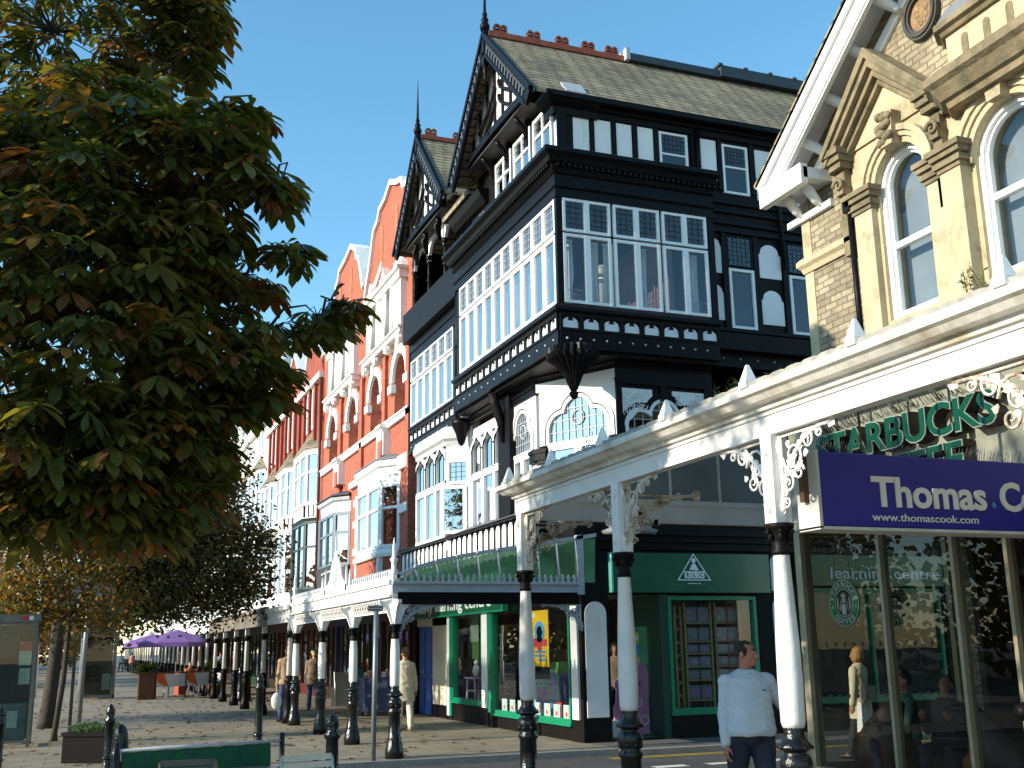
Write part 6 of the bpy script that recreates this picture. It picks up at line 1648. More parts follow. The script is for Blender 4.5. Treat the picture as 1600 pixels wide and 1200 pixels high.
# gardens across the main road: a far belt of trees that reads as one mass
V, Fc, MI = [], [], []
for t in range(34):
    cx, cy, cz = -27+rnd.uniform(-3,3), -25+t*8+rnd.uniform(-2,2), rnd.uniform(4.4,5.6); R = rnd.uniform(3.8,5.2); RZ = rnd.uniform(3.6,4.8)
    for i in range(900):
        q = Vector((rnd.gauss(0,1), rnd.gauss(0,1), rnd.gauss(0,1))).normalized()*rnd.random()**.33
        p = Vector((cx+q.x*R, cy+q.y*R, max(.2, cz+q.z*RZ))); d = Vector((rnd.uniform(-1,1), rnd.uniform(-1,1), rnd.uniform(-1,1))).normalized()*rnd.uniform(.3,.75); s = d.orthogonal()*.7; b = len(V)
        V += [p, p+d*.5+s*.5, p+d, p+d*.5-s*.5]; Fc.append((b,b+1,b+2,b+3)); MI.append(rnd.choices((0,1,2), (60,30,10))[0])
    for i in range(260):
        p = Vector((-22.5+rnd.uniform(-.8,.8), cy+rnd.uniform(-4.5,4.5), rnd.uniform(0,2.4))); d = Vector((rnd.uniform(-1,1), rnd.uniform(-1,1), rnd.uniform(-1,1))).normalized()*.5; s = d.orthogonal()*.7; b = len(V)
        V += [p, p+d*.5+s*.5, p+d, p+d*.5-s*.5]; Fc.append((b,b+1,b+2,b+3)); MI.append(0)
for t in range(14):
    cx, cy, cz, R, RZ = -34+t*2.9, 150+rnd.uniform(-12,12), rnd.uniform(4,6.5), 4.2, 4.4
    for i in range(700):
        q = Vector((rnd.gauss(0,1), rnd.gauss(0,1), rnd.gauss(0,1))).normalized()*rnd.random()**.33
        p = Vector((cx+q.x*R, cy+q.y*R, max(.2, cz+q.z*RZ))); d = Vector((rnd.uniform(-1,1), rnd.uniform(-1,1), rnd.uniform(-1,1))).normalized()*rnd.uniform(.4,.9); s = d.orthogonal()*.7; b = len(V)
        V += [p, p+d*.5+s*.5, p+d, p+d*.5-s*.5]; Fc.append((b,b+1,b+2,b+3)); MI.append(rnd.choices((0,1,2), (50,35,15))[0])
me = bpy.data.meshes.new('treeline'); me.from_pydata([tuple(v) for v in V], [], Fc)
for m in DK: me.materials.append(m)
me.polygons.foreach_set('material_index', MI)
ob = bpy.data.objects.new('treeline', me); COL.objects.link(ob); tag(ob, 'dark belt of garden trees and hedge across the main road', 'trees', None, 'stuff')
# ============================================================ street furniture
def g(x, y): return at('Z', 0, x, y)
# phone box
p = g(45, 1168); PX, PY = p.x, p.y; W_ = .95
PB = thing('phone_box', 'grey-framed glass telephone box with notices inside and a red badge', 'phone box', (PX, PY, 0))
FRG = mat('stained_steel_frame', (.17,.165,.145), .45, metal=.3, var=.25, scale=4, col2=(.16,.09,.05), thr=.66, c2scale=3)
mb = MB()
for x in (PX-W_, PX-.06):
    for y in (PY, PY+W_-.06): mb.box(x, x+.06, y, y+.06, 0, 2.36)
for z in (.08, 2.2): 
    mb.box(PX-W_+.06, PX-.06, PY+.005, PY+.055, z, z+.05); mb.box(PX-.055, PX-.005, PY+.06, PY+W_-.06, z, z+.05)
mb.box(PX-W_-.03, PX+.03, PY-.03, PY+W_+.03, 2.25, 2.38)
mb.build('frame', FRG, PB)
mb = MB(); mb.box(PX-.30, PX-.17, PY-.034, PY-.03, 2.28, 2.35); mb.build('red_badge', mat('red_badge', (.5,.02,.02), .4), PB)
mb = MB(); mb.box(PX-.17, PX-.10, PY-.034, PY-.03, 2.28, 2.35); mb.build('white_badge', WHITE, PB)
BG = glass('phone_box_glass', (.55,.66,.62), .04, 1.0)
mb = MB(); mb.quad([(PX-W_+.06,PY+.03,.13),(PX-.06,PY+.03,.13),(PX-.06,PY+.03,2.2),(PX-W_+.06,PY+.03,2.2)]); mb.quad([(PX-.03,PY+.06,.13),(PX-.03,PY+W_-.06,.13),(PX-.03,PY+W_-.06,2.2),(PX-.03,PY+.06,2.2)]); mb.build('pane', BG, PB)
mb = MB(); mb.box(PX-W_+.06, PX-.06, PY+W_-.08, PY+W_-.04, .1, 2.2); mb.build('back_panel', mat('phone_box_back', (.05,.07,.065), .5), PB)
mb = MB(); mb.box(PX-.36, PX-.08, PY+W_-.12, PY+W_-.08, .85, 1.95); nb = mb.build('notice_frame', DARKM, PB)
mb = MB(); mb.box(PX-.33, PX-.11, PY+W_-.13, PY+W_-.12, 1.45, 1.9); mb.box(PX-.31, PX-.11, PY+W_-.13, PY+W_-.12, 1.1, 1.4); mb.build('notice', mat('notice_paper', (.62,.70,.66), .6), nb)
mb = MB(); mb.box(PX-.33, PX-.11, PY+W_-.135, PY+W_-.13, 1.72, 1.9); mb.build('notice_heading', mat('pink_heading', (.6,.12,.12), .6), nb)
mb = MB(); mb.box(PX-.85, PX-.48, PY+W_-.28, PY+W_-.08, .95, 1.6); mb.box(PX-.8, PX-.1, PY+W_-.34, PY+W_-.08, .80, .84)
mb.tube([(PX-.8,PY+.6,1.5),(PX-.84,PY+.58,1.4),(PX-.84,PY+.58,1.25),(PX-.8,PY+.6,1.18)], [.03,.02,.02,.03], 6); mb.build('telephone', DARKM, PB)
mb = MB(); mb.box(PX-W_+.06, PX-.10, PY+.06, PY+.10, .12, .78); pn = mb.build('lower_panel', mat('phone_box_panel', (.16,.19,.20), .5), PB)
mb = MB(); mb.box(PX-.42, PX-.24, PY+.05, PY+.06, .35, .65); mb.build('notice', mat('notice_paper', (.62,.70,.66), .6), pn)
# domed kiosk further on
p = g(178, 1092); KX, KY = p.x, p.y
KB = thing('domed_phone_kiosk', 'grey kiosk with a domed roof standing further down the pavement behind the grey sign pole', 'phone box', (KX, KY, 0))
mb = MB(); w = 1.25
for x in (KX-w, KX-.08):
    for y in (KY, KY+w): mb.box(x, x+.08, y, y+.08, 0, 2.3)
mb.box(KX-w-.05, KX+.06, KY-.05, KY+w+.12, 2.25, 2.4); mb.box(KX-w, KX, KY, KY+.06, .05, .15); mb.build('frame', FRG, KB)
mb = MB(); n = 10
pts = [(KX-w*.9+w*.8*i/n, 2.4+.38*math.sin(PI*i/n)**.7) for i in range(n+1)]; m2 = MB(FY(KY)); m2.prism(pts, -w, 0); m2.build('dome_roof', mat('dark_dome', (.10,.09,.08), .5), KB)
mb = MB(); mb.quad([(KX-w+.08,KY+.04,.15),(KX-.08,KY+.04,.15),(KX-.08,KY+.04,2.25),(KX-w+.08,KY+.04,2.25)]); mb.quad([(KX-.04,KY+.08,.15),(KX-.04,KY+w,.15),(KX-.04,KY+w,2.25),(KX-.04,KY+.08,2.25)]); mb.build('pane', BG, KB)
mb = MB(); mb.box(KX-w+.1, KX-.1, KY+w-.05, KY+w, .1, 2.25); mb.build('back_panel', mat('kiosk_back', (.10,.065,.04), .6), KB)
mb = MB(); mb.box(KX-.45, KX-.15, KY+w-.3, KY+w-.05, .3, .9); mb.build('telephone', mat('kiosk_phone', (.4,.4,.4), .5), KB)
mb = MB(); mb.box(KX-w-.02, KX-w+.06, KY-.04, KY+w+.04, .3, 2.2); mb.build('side_panel', mat('kiosk_pale_panel', (.75,.75,.78), .5), KB)  # side sheet in one plain pale colour
# sign pole with two plates seen from behind
p = g(122, 1140); PO = thing('road_sign_pole', 'leaning grey steel pole carrying road sign plates seen from behind', 'sign', (p.x, p.y, 0))
t = at('Y', p.y, 143, 890); mb = MB(); mb.tube([(p.x, p.y, 0), (t.x, p.y, t.z)], .055, 10); mb.build('pole', GREYM, PO)
q0 = at('Y', p.y-.07, 85, 912); q1 = at('Y', p.y-.07, 180, 945)
mb = MB(); mb.box(q0.x, q1.x, p.y-.09, p.y-.07, q1.z, q0.z); mb.box(q0.x+.1, q1.x-.1, p.y-.07, p.y-.04, q1.z+.1, q1.z+.14); mb.build('sign_plate', mat('sign_back_grey', (.20,.21,.22), .5), PO)
# pale lamp column behind
p = g(52, 1090); LP = thing('lamp_column', 'tall pale sunlit lamp column rising behind the phone box through the orange leaves', 'street lamp', (p.x, p.y, 0))
t = at('Y', p.y, 64, 790); mb = MB(); mb.tube([(p.x, p.y, 0), (p.x, p.y, 1.0), (p.x+.02, p.y, 1.05), (t.x, p.y, t.z+2.5)], [.11,.11,.075,.06], 10); mb.tube([(t.x, p.y, t.z+2.5), (t.x-.3, p.y, t.z+2.9), (t.x-1.0, p.y, t.z+3.0)], [.05,.04,.04], 8); mb.build('column', mat('cream_lamp_paint', (.66,.64,.56), .5), LP)
mb = MB(); mb.ball((t.x-1.25, p.y, t.z+2.98), (.35,.12,.09), 10, 6); mb.build('lantern', GREYM, LP)
# tree stake
p = g(108, 1145); mb = MB(); mb.box(p.x-.035, p.x+.035, p.y-.035, p.y+.035, 0, 1.95); mb.box(p.x-.3, p.x+.0, p.y-.02, p.y+.02, 1.55, 1.6); mb.build('tree_stake', mat('stake_wood', (.08,.06,.045), .85), None, 'dark timber stake tied beside the slender young tree', 'stake', loc=(p.x, p.y, 0))
# black planter with low green plants
p = g(95, 1193); q = g(168, 1193); PW = max(.5, (q-p).length)
PLN = thing('black_planter', 'low black rectangular planter with small green plants in front of the sign pole', 'planter', (p.x, p.y, 0))
u = (q-p).normalized(); an = math.atan2(u.y, u.x); TP = FO((p.x, p.y, 0), an)
mb = MB(TP); mb.box(0, PW, 0, .5, 0, .44); mb.box(-.02, PW+.02, -.02, .52, .40, .46); mb.build('trough', mat('black_planter_wood', (.008,.007,.008), .75, var=.3, scale=8, bump=.3, spec=.15), PLN)
mb = MB(TP)
for i in range(420):
    a, b_ = rnd.uniform(.05, PW), rnd.uniform(.05, .45); d = Vector((rnd.uniform(-1,1), rnd.uniform(-1,1), rnd.uniform(.2,1.2))).normalized()*.07*rnd.uniform(.6,1.5)
    s = d.orthogonal().normalized()*.02; P0 = Vector((a, b_, .44+.1*rnd.random())); mb.add([P0, P0+d*.5+s, P0+d, P0+d*.5-s], [(0,1,2,3)])
o = mb.build('plants', leafmat('planter_leaf', (.05,.10,.045), (.09,.13,.08), .3), PLN, merge=False, fixn=False)
# bollards
def bollard(label, x, y, h, r, dome=False, ears=False):
    o = thing('bollard', label, 'bollard', (x, y, 0), group='black cast-iron bollards')
    mb = MB()
    if dome: pr_ = [(r*1.1,0),(r*1.1,.1),(r,.14),(r,h-.32),(r*1.12,h-.30),(r*1.12,h-.26),(r,h-.24),(r,h-.2),(r*.9,h-.1),(r*.62,h-.03),(.01,h)]
    else: pr_ = [(r*1.35,0),(r*1.35,.12),(r*1.1,.18),(r,.2),(r*.92,h*.55),(r*.85,h-.26),(r*1.12,h-.24),(r*1.12,h-.2),(r*.8,h-.17),(r*.95,h-.12),(r*.95,h-.08),(r*.6,h-.03),(.01,h)]
    mb.lathe(pr_, (x, y, 0), 16)
    if ears:
        for s in (-1, 1): mb.tube([(x+s*r, y, h*.72), (x+s*(r+.06), y, h*.72), (x+s*(r+.06), y, h*.68)], .014, 6)
    mb.build('post', BLACKG, o)
    mb = MB(); mb.lathe([(r*1.02,h*.30),(r*1.25,h*.315),(r*1.25,h*.33),(r*1.02,h*.345)], (x, y, 0), 16); mb.build('collar', BLACKG, o)
def onY(px, py, Y, z): 
    q = at('Y', Y, px, py); return q
q = at('Z', 1.0, 520, 1115); bollard('black bollard beside the pale slatted chair in the foreground', q.x, q.y, 1.0, .075)
q = at('Z', 1.0, 174, 1100); bollard('slim black bollard behind the left end of the green barrier', q.x, q.y, 1.0, .06)
q = at('Z', 1.0, 190, 1131); bollard('dome-topped black bollard touching the left end of the green barrier', q.x, q.y, 1.0, .075, True)
q = at('Z', 1.0, 3, 1103); bollard('black bollard cut by the left edge of the picture', q.x, q.y, 1.0, .06)
q = at('Y', 17.6, 407, 1052); bollard('tall slim black post with small side arms behind the green barrier', q.x, 17.6, q.z, .062, False, True)
q = g(375, 1096); bollard('thick black post among the far canopy columns, left of the paired posts', q.x, q.y, 1.15, .11)
q = g(383, 1098); bollard('shorter dark post just right of the thick one among the far columns', q.x+.25, q.y+1.2, 1.05, .09)
# signpost with small plate
p = g(583, 1189); SPO = thing('street_sign_post', 'slim grey post with a small two-line street sign beside a lacy column', 'sign', (p.x, p.y, 0))
t = at('Y', p.y, 588, 945); mb = MB(); mb.tube([(p.x, p.y, 0), (t.x, p.y, t.z)], .038, 10); mb.build('pole', GREYM, SPO)
a0 = at('Y', p.y-.05, 575, 946); a1 = at('Y', p.y-.05, 599, 955)
mb = MB(FY(p.y-.04)); mb.box(a0.x, a1.x, 0, .012, a1.z, a0.z); sp_ = mb.build('sign_plate', mat('cream_plate', (.65,.65,.62), .5), SPO)
mb = MB(FY(p.y-.053)); w_ = a1.x-a0.x; mb.ring(rect(a0.x+.006,a1.x-.006,a1.z+.006,a0.z-.006), rect(a0.x+.01,a1.x-.01,a1.z+.01,a0.z-.01), 0, .003)
for k, z in enumerate((a0.z-.034, a1.z+.016)):
    x = a0.x+.02
    for j in range(8 if k == 0 else 7): mb.box(x, x+w_*.085, 0, .003, z, z+.016); x += w_*.11
mb.build('sign_lines', DARKM, sp_)
# green fabric barrier
c0 = at('Z', .95, 183, 1166); c1 = at('Z', .95, 441, 1150)
GB = thing('green_cafe_barrier', 'dark green fabric cafe barrier slung between metal posts in the foreground', 'barrier', (c0.x, c0.y, 0))
u = (c1-c0); u.z = 0; ln = u.length; TB = FO((c0.x, c0.y, 0), math.atan2(u.y, u.x))
mb = MB(TB)
for a in (0, ln): mb.tube([(a,0,0),(a,0,.98)], .022, 10); mb.box(a-.14, a+.14, -.14, .14, 0, .025)
mb.build('post', DARKM, GB)
mb = MB(TB); mb.tube([(0,0,.915),(ln,0,.915)], .014, 8)
mb.tube([(ln-.06,-.0,.915),(ln-.06,-.02,.87)], .006, 5); mb.tube([(.03,0,.915),(.03,-.02,.84)], .006, 5); mb.build('rail', SILVER, GB)
mb = MB(TB); n, k = 40, 8; vs = []
for i in range(n+1):
    for j in range(k+1): 
        a = .05+(ln-.15)*i/n; z = .90-.78*j/k; vs.append((a, .018*math.sin(a*15)*(j/k)+.012*math.sin(a*37+j), z))
mb.add(vs, [(i*(k+1)+j, (i+1)*(k+1)+j, (i+1)*(k+1)+j+1, i*(k+1)+j+1) for i in range(n) for j in range(k)], None, True)
fb = mb.build('fabric', leafmat('green_canvas', (.004,.055,.035), (.005,.065,.04), .12, .6), GB)
mb = MB(TB)
for a in (.35, .8): mb.ball((ln*a, -.02, .72), (.014,.006,.014), 8, 5)
mb.build('eyelet', SILVER, fb)
# slatted cafe chairs and table
def chair(label, x, y, rz, wood, metal, group='slatted cafe chairs in the foreground'):
    o = thing('cafe_chair', label, 'chair', (x, y, 0), group); T = FO((x, y, 0), rz)
    mb = MB(T)
    for s in (-1, 1):
        mb.tube([(s*.21,.20,.44),(s*.21,.24,.62),(s*.20,.31,.84)], .013, 8)
    mb.build('back_frame', metal, o)
    for s in (-1, 1):
        for yy in (-.2, .2): 
            mb = MB(T); mb.tube([(s*.21,yy,.44),(s*.22,yy*1.1,0)], .013, 8); mb.build('leg', metal, o)
    mb = MB(T)
    for k in range(6): mb.box(-.2, .2, -.22+.075*k, -.16+.075*k, .44, .46)
    mb.build('seat', wood, o)
    mb = MB(T)
    for k in range(6):
        z = .54+.055*k; yy = .22+.09*(z-.5)/.34; mb.add([(-.2,yy-.01,z),(.2,yy-.01,z),(.2,yy+.005,z+.042),(-.2,yy+.005,z+.042),(-.2,yy+.008,z),(.2,yy+.008,z),(.2,yy+.023,z+.042),(-.2,yy+.023,z+.042)], [(0,1,2,3),(4,7,6,5),(0,4,5,1),(1,5,6,2),(2,6,7,3),(3,7,4,0)])
    mb.build('backrest', wood, o)
ASHW = mat('pale_ash_slats', (.55,.48,.36), .5, var=.15); DKW = mat('dark_teak_slats', (.05,.04,.03), .5)
q = at('Z', .86, 490, 1178); chair('pale slatted cafe chair beside the foreground bollard', q.x-.02, q.y-.3, 0.1, ASHW, SILVER)
q = at('Z', .86, 288, 1187); chair('dark slatted cafe chair in front of the green barrier', q.x, q.y-.3, -.1, DKW, mat('brass_tube', (.35,.28,.15), .35, metal=.8))
q = at('Z', .72, 375, 1199); TB_ = thing('cafe_table', 'round grey cafe table just in front of the green barrier', 'table', (q.x, q.y-.35, 0))
mb = MB(); mb.lathe([(.0,.70),(.34,.70),(.35,.715),(.34,.73),(.0,.73)], (q.x, q.y-.35, 0), 28); mb.build('table_top', mat('grey_table_top', (.3,.31,.32), .35, metal=.4), TB_)
mb = MB(); mb.lathe([(.22,0),(.2,.03),(.03,.06),(.03,.7)], (q.x, q.y-.35, 0), 14); mb.build('pedestal', DARKM, TB_)
# mid-distance cafe enclosure
WOODB = mat('brown_planter_wood', (.10,.035,.012), .6, var=.25, scale=6)
def planter(label, x, y, s, h, pl=True):
    o = thing('wooden_planter', label, 'planter', (x, y, 0), group='wooden planters round the far cafe')
    mb = MB(); mb.box(x-s/2, x+s/2, y-s/2, y+s/2, 0, h); mb.box(x-s/2-.03, x+s/2+.03, y-s/2-.03, y+s/2+.03, h-.08, h+.01)
    for k in range(5): mb.box(x-s/2+s*k/5+.01, x-s/2+s*(k+1)/5-.01, y-s/2-.012, y-s/2, .04, h-.1)
    mb.build('box', WOODB, o)
    mb = MB()
    for i in range(420):
        d = Vector((rnd.uniform(-1,1), rnd.uniform(-1,1), rnd.uniform(.1,1.3))).normalized()*rnd.uniform(.2,.62); P0 = Vector((x+rnd.uniform(-.15,.15), y+rnd.uniform(-.15,.15), h-.05)); s_ = d.orthogonal().normalized()*.025
        mb.add([P0, P0+d*.6+s_, P0+d-Vector((0,0,.06)), P0+d*.6-s_], [(0,1,2,3)])
    mb.build('spiky_plant', GRN, o, merge=False, fixn=False)
p0 = g(227, 1093); planter('brown wooden planter with a spiky plant at the left of the far cafe enclosure', p0.x, p0.y, .55, .95)
p1 = g(333, 1087); planter('brown wooden planter with a bushy plant at the right of the far cafe enclosure', p1.x, p1.y, .55, .95)
BN = thing('cafe_banner_screen', 'orange and white banner screen between the two far planters', 'barrier', (p0.x+.4, p0.y, 0))
TBn = FO((p0.x+.32, p0.y, 0), math.atan2(p1.y-p0.y, p1.x-p0.x)); ln = (p1-p0).length-.65
mb = MB(TBn); 
for a in (0, ln*.55, ln): mb.box(a-.03, a+.03, -.03, .03, 0, .95)
mb.box(0, ln, -.02, .02, .9, .95); mb.build('frame', mat('red_brown_timber', (.22,.05,.02), .6), BN)
mb = MB(TBn); mb.box(.03, ln*.55-.03, -.008, .0, .42, .88); mb.box(ln*.55+.03, ln-.03, -.008, 0, .42, .88); pnl = mb.build('banner', mat('white_banner', (.75,.75,.72), .6), BN)
mb = MB(TBn)
for o_, m_ in ((.03, 1), (ln*.55+.03, 1)): mb.add([(o_,-.012,.88),(o_+ln*.14,-.012,.88),(o_+ln*.22,-.012,.42),(o_+.12,-.012,.55),(o_,-.012,.7)], [(0,1,2,3,4)])
mb.build('orange_shape', mat('orange_print', (.75,.15,.02), .6), pnl)
mb = MB(TBn); mb.box(ln*.44, ln*.55, .05, .3, .1, .95); mb.build('menu_stand', mat('red_menu', (.35,.06,.02), .6), BN)
PURP = leafmat('purple_canvas', (.20,.12,.34), (.17,.10,.30), .25, .7)
def parasol(label, x, y, r, z, h):
    o = thing('parasol', label, 'parasol', (x, y, 0), group='purple parasols over the far cafe')
    mb = MB(); mb.tube([(x,y,0),(x,y,z+h)], .025, 8); mb.build('pole', GREYM, o)
    mb = MB(); n = 8; top = (x, y, z+h); R1 = [(x+r*math.cos(2*PI*i/n+.2), y+r*math.sin(2*PI*i/n+.2), z) for i in range(n)]; R2 = [(a, b_, c-.16) for a, b_, c in R1]
    M_ = [(x+r*.5*math.cos(2*PI*i/n+.2), y+r*.5*math.sin(2*PI*i/n+.2), z+h*.58) for i in range(n)]
    mb.add([top]+M_+R1+R2, [(0,1+i,1+(i+1)%n) for i in range(n)]+[(1+i,1+n+i,1+n+(i+1)%n,1+(i+1)%n) for i in range(n)]+[(1+n+i,1+2*n+i,1+2*n+(i+1)%n,1+n+(i+1)%n) for i in range(n)]); mb.build('canopy', PURP, o)
    mb = MB()
    for q in R1: mb.tube([(x,y,z+.1), (q[0],q[1],q[2]-.01)], .008, 4, caps=False)
    mb.build('ribs', GREYM, o)
q = at('Y', 46.5, 266, 1010); parasol('larger purple parasol over the far cafe tables', q.x+.25, 46.5, 1.5, 2.02, .5)
q = at('Y', 54, 238, 1015); parasol('smaller purple parasol behind the larger one', q.x, 54, 1.3, 2.05, .42)
# cafe tables and chairs inside the enclosure
CHM = mat('chrome_tube', (.6,.6,.6), .3, metal=.9); CHR = mat('pale_wicker', (.6,.58,.5), .6)
for i, (dx, dy, rz) in enumerate(((.5,1.2,0),(1.0,2.2,1.5),(1.7,1.3,.4),(2.3,2.0,3.0),(2.5,.9,-.6))):
    chair(('pale metal chair at the far cafe, %s' % ('left front','left back','middle','right back','right front')[i]), p0.x+dx, p0.y+dy, rz, CHR, CHM, 'chairs of the far cafe')
for i, (dx, dy) in enumerate(((.9,1.6),(2.0,1.7))):
    o = thing('cafe_table', 'small round table of the far cafe, %s of the two' % ('left','right')[i], 'table', (p0.x+dx, p0.y+dy, 0), 'tables of the far cafe')
    mb = MB(); mb.lathe([(0,.70),(.3,.70),(.3,.73),(0,.73)], (p0.x+dx, p0.y+dy, 0), 16); mb.build('table_top', CHR, o)
    mb = MB(); mb.lathe([(.2,0),(.03,.04),(.03,.7)], (p0.x+dx, p0.y+dy, 0), 8); mb.build('pedestal', CHM, o)
# more planters far along
for px, py, lb in ((30,1046,'left'),(168,1050,'middle'),(205,1040,'right')):
    q = g(px, py+8); planter('small dark planter far down the pavement, %s of three' % lb, q.x, q.y, .9, .5)
# newspaper trolley, A-board, display stand by the far shop
q = g(592, 1118); ST = thing('blue_display_trolley', 'blue wheeled display trolley heaped with goods outside the far shop', 'trolley', (q.x, q.y, 0))
TT = FO((q.x, q.y, 0), 0)
mb = MB(TT); mb.box(-.45, .45, -.3, .3, .12, .9); mb.box(-.47, .47, -.32, .32, .88, .95)
mb.build('cabinet', mat('navy_printed_panel', (.03,.05,.16), .35, var=.3, scale=5, col2=(.25,.3,.42), thr=.58, soft=.03, c2scale=6), ST)
mb = MB(TT)
for s in (-1, 1):
    for yy in (-.25, .25): mb.ball((s*.38, yy, .06), (.03,.06,.06), 8, 6)
mb.build('wheel', DARKM, ST)
mb = MB(TT)
for i in range(16): x = -.42+.8*rnd.random(); yy = -.25+.5*rnd.random(); mb.box(x, x+.1, yy, yy+.12, .95, 1.0+.12*rnd.random())
mb.build('goods', mat('red_white_goods', (.6,.12,.1), .5, col2=(.7,.7,.65), thr=.5, soft=.02, c2scale=7), ST)
mb = MB(TT); mb.tube([(.47,-.3,.9),(.6,-.3,1.05),(.6,.3,1.05),(.47,.3,.9)], .014, 6); mb.build('handle', CHM, ST)
q = g(534, 1106); AB = thing('pavement_board', 'pale printed pavement board with a blue picture beside the second lacy column', 'sign', (q.x, q.y, 0)); TT = FO((q.x, q.y, 0), .1)
for s in (-1, 1):
    mb = MB(TT); mb.add([(-.25,s*.2,0.05),(.25,s*.2,.05),(.25,s*.02,1.0),(-.25,s*.02,1.0),(-.25,s*.2+.02,0.05),(.25,s*.2+.02,.05),(.25,s*.02+.02,1.0),(-.25,s*.02+.02,1.0)], [(0,1,2,3),(4,7,6,5),(0,4,5,1),(1,5,6,2),(2,6,7,3),(3,7,4,0)]); f = mb.build('board', mat('pale_print', (.66,.66,.62), .5, col2=(.2,.45,.55), thr=.6, soft=.03, c2scale=5), AB)
mb = MB(TT)
for x in (-.25, .25): mb.tube([(x,-.22,0),(x,0,1.02),(x,.22,0)], .012, 6)
mb.build('frame', CHM, AB)
q = g(553, 1105); BS = thing('teal_display_stand', 'narrow teal display stand between the pavement board and the blue trolley', 'stand', (q.x, q.y, 0)); mb = MB(); mb.box(q.x-.18, q.x+.18, q.y-.15, q.y+.15, .05, 1.1); mb.build('cabinet', mat('teal_print', (.03,.25,.36), .4, col2=(.4,.6,.6), thr=.6, c2scale=5), BS); mb = MB(); mb.box(q.x-.2, q.x+.2, q.y-.17, q.y+.17, 0, .05); mb.box(q.x-.19, q.x+.19, q.y-.16, q.y+.16, 1.1, 1.13); mb.build('base', DARKM, BS)
# parked cars seen between the trunks, far left
def car(label, x, y, rz, col, cn):
    o = thing('parked_car', label, 'car', (x, y, -.1), group='cars parked on the far left'); T = FO((x, y, -.1), rz)
    prof = [(-2.0,.35),(-2.05,.6),(-1.9,.82),(-1.1,.92),(-.55,1.38),(.7,1.42),(1.5,1.0),(2.0,.9),(2.08,.6),(2.0,.35)]
    mb = MB(T); mb.prism(prof, -.82, .82); mb.build('body', mat(cn, col, .25, coat=.6, var=.03), o, bevel=.06)
    mb = MB(T); gw = [(-.95,.95),(-.5,1.32),(.65,1.35),(1.25,1.0)]
    for s in (-1, 1): mb.prism(gw, s*.825-.004, s*.825+.004)
    mb.add([(-1.02,-.7,.97),(-1.02,.7,.97),(-.60,.62,1.34),(-.60,-.62,1.34)], [(0,1,2,3)]); mb.add([(1.45,-.7,1.04),(1.45,.7,1.04),(.78,.62,1.4),(.78,-.62,1.4)], [(0,1,2,3)])
    mb.build('windows', mat('car_glass', (.02,.025,.03), .05, var=0), o)
    for a in (-1.25, 1.25):
        for s in (-1, 1):
            mb = MB(T); n = 16; mb.prism([(a+.31*math.cos(2*PI*i/n), .31+.31*math.sin(2*PI*i/n)) for i in range(n)], s*.84-.1, s*.84+.0); wl = mb.build('wheel', mat('tyre', (.02,.02,.02), .8), o)
            mb = MB(T); mb.prism([(a+.19*math.cos(2*PI*i/n), .31+.19*math.sin(2*PI*i/n)) for i in range(n)], s*.845-.004, s*.845+.008); mb.build('rim', SILVER, wl)
car('dark blue parked car glimpsed between the tree trunk and the sign pole', -4.2, 64, 1.45, (.01,.02,.09), 'dark_blue_car_paint')
car('silver parked car glimpsed behind the young tree', -6.2, 47, 1.5, (.35,.36,.38), 'silver_car_paint')
# ------------------------------------------------ in the toy shop and the coffee shop
def poster(name, label, T, a0, a1, c0, c1, m, deco):
    o = thing(name, label, 'poster', T((a0+a1)/2, 0, c0)); mb = MB(T); mb.box(a0, a1, -.01, .0, c0, c1); s = mb.build('sheet', m, o)
    for nm, pts, mm in deco:
        mb = MB(T); 
        for pl_ in pts: mb.prism(pl_, .0, .003)
        mb.build(nm, mm, s)
    return o
def disc(a, c, r, k=1., n=20): return [(a+r*math.cos(2*PI*i/n), c+r*k*math.sin(2*PI*i/n)) for i in range(n)]
YEL = mat('yellow_poster', (.85,.50,.01), .5, var=.04); BLU = mat('poster_blue', (.08,.35,.65), .5); REDP = mat('poster_red', (.6,.05,.08), .5); PWH = mat('poster_white', (.8,.8,.78), .5)
def fx_px(X, px0, py0, px1, py1):
    a = at('X', X, px0, py0); b_ = at('X', X, px1, py1); return b_.y, a.y, b_.z, a.z
a0, a1, c0, c1 = fx_px(8.55, 829, 955, 858, 1042)
M = (a0+a1)/2; H = c1-c0; W = a1-a0
FXp = lambda X: (lambda a, b, c: (X-b, a, c))
poster('hanging_poster', 'tall yellow poster with a blue oval hanging in the large toy shop window', FXp(8.55), a0, a1, c0, c1, YEL,
    [('blue_oval', [disc(M, c0+H*.62, W*.30, H*.19/(W*.30))], BLU), ('pale_rim', [disc(M-.0, c0+H*.62, W*.16, H*.1/(W*.16))], PWH), ('red_figures', [rect(a1-W*.32, a1-W*.08, c0+H*.34, c0+H*.5), rect(a0+W*.08, a0+W*.3, c0+H*.36, c0+H*.48), disc(M, c0+H*.42, W*.18)], REDP), ('blue_script', [rect(a0+W*.15, a1-W*.25, c0+H*.24, c0+H*.28), rect(a0+W*.2, a1-W*.2, c0+H*.17, c0+H*.21), rect(a0+W*.15, a1-W*.4, c0+H*.1, c0+H*.14)], BLU), ('white_tag', [rect(a1-W*.25, a1-W*.06, c1-H*.12, c1-H*.05)], PWH)])
a0, a1, c0, c1 = fx_px(8.75, 706, 965, 748, 1030); M = (a0+a1)/2; W = a1-a0; H = c1-c0
SKIN = mat('poster_skin', (.30,.13,.07), .6); GRS = mat('poster_grass', (.06,.16,.05), .6)
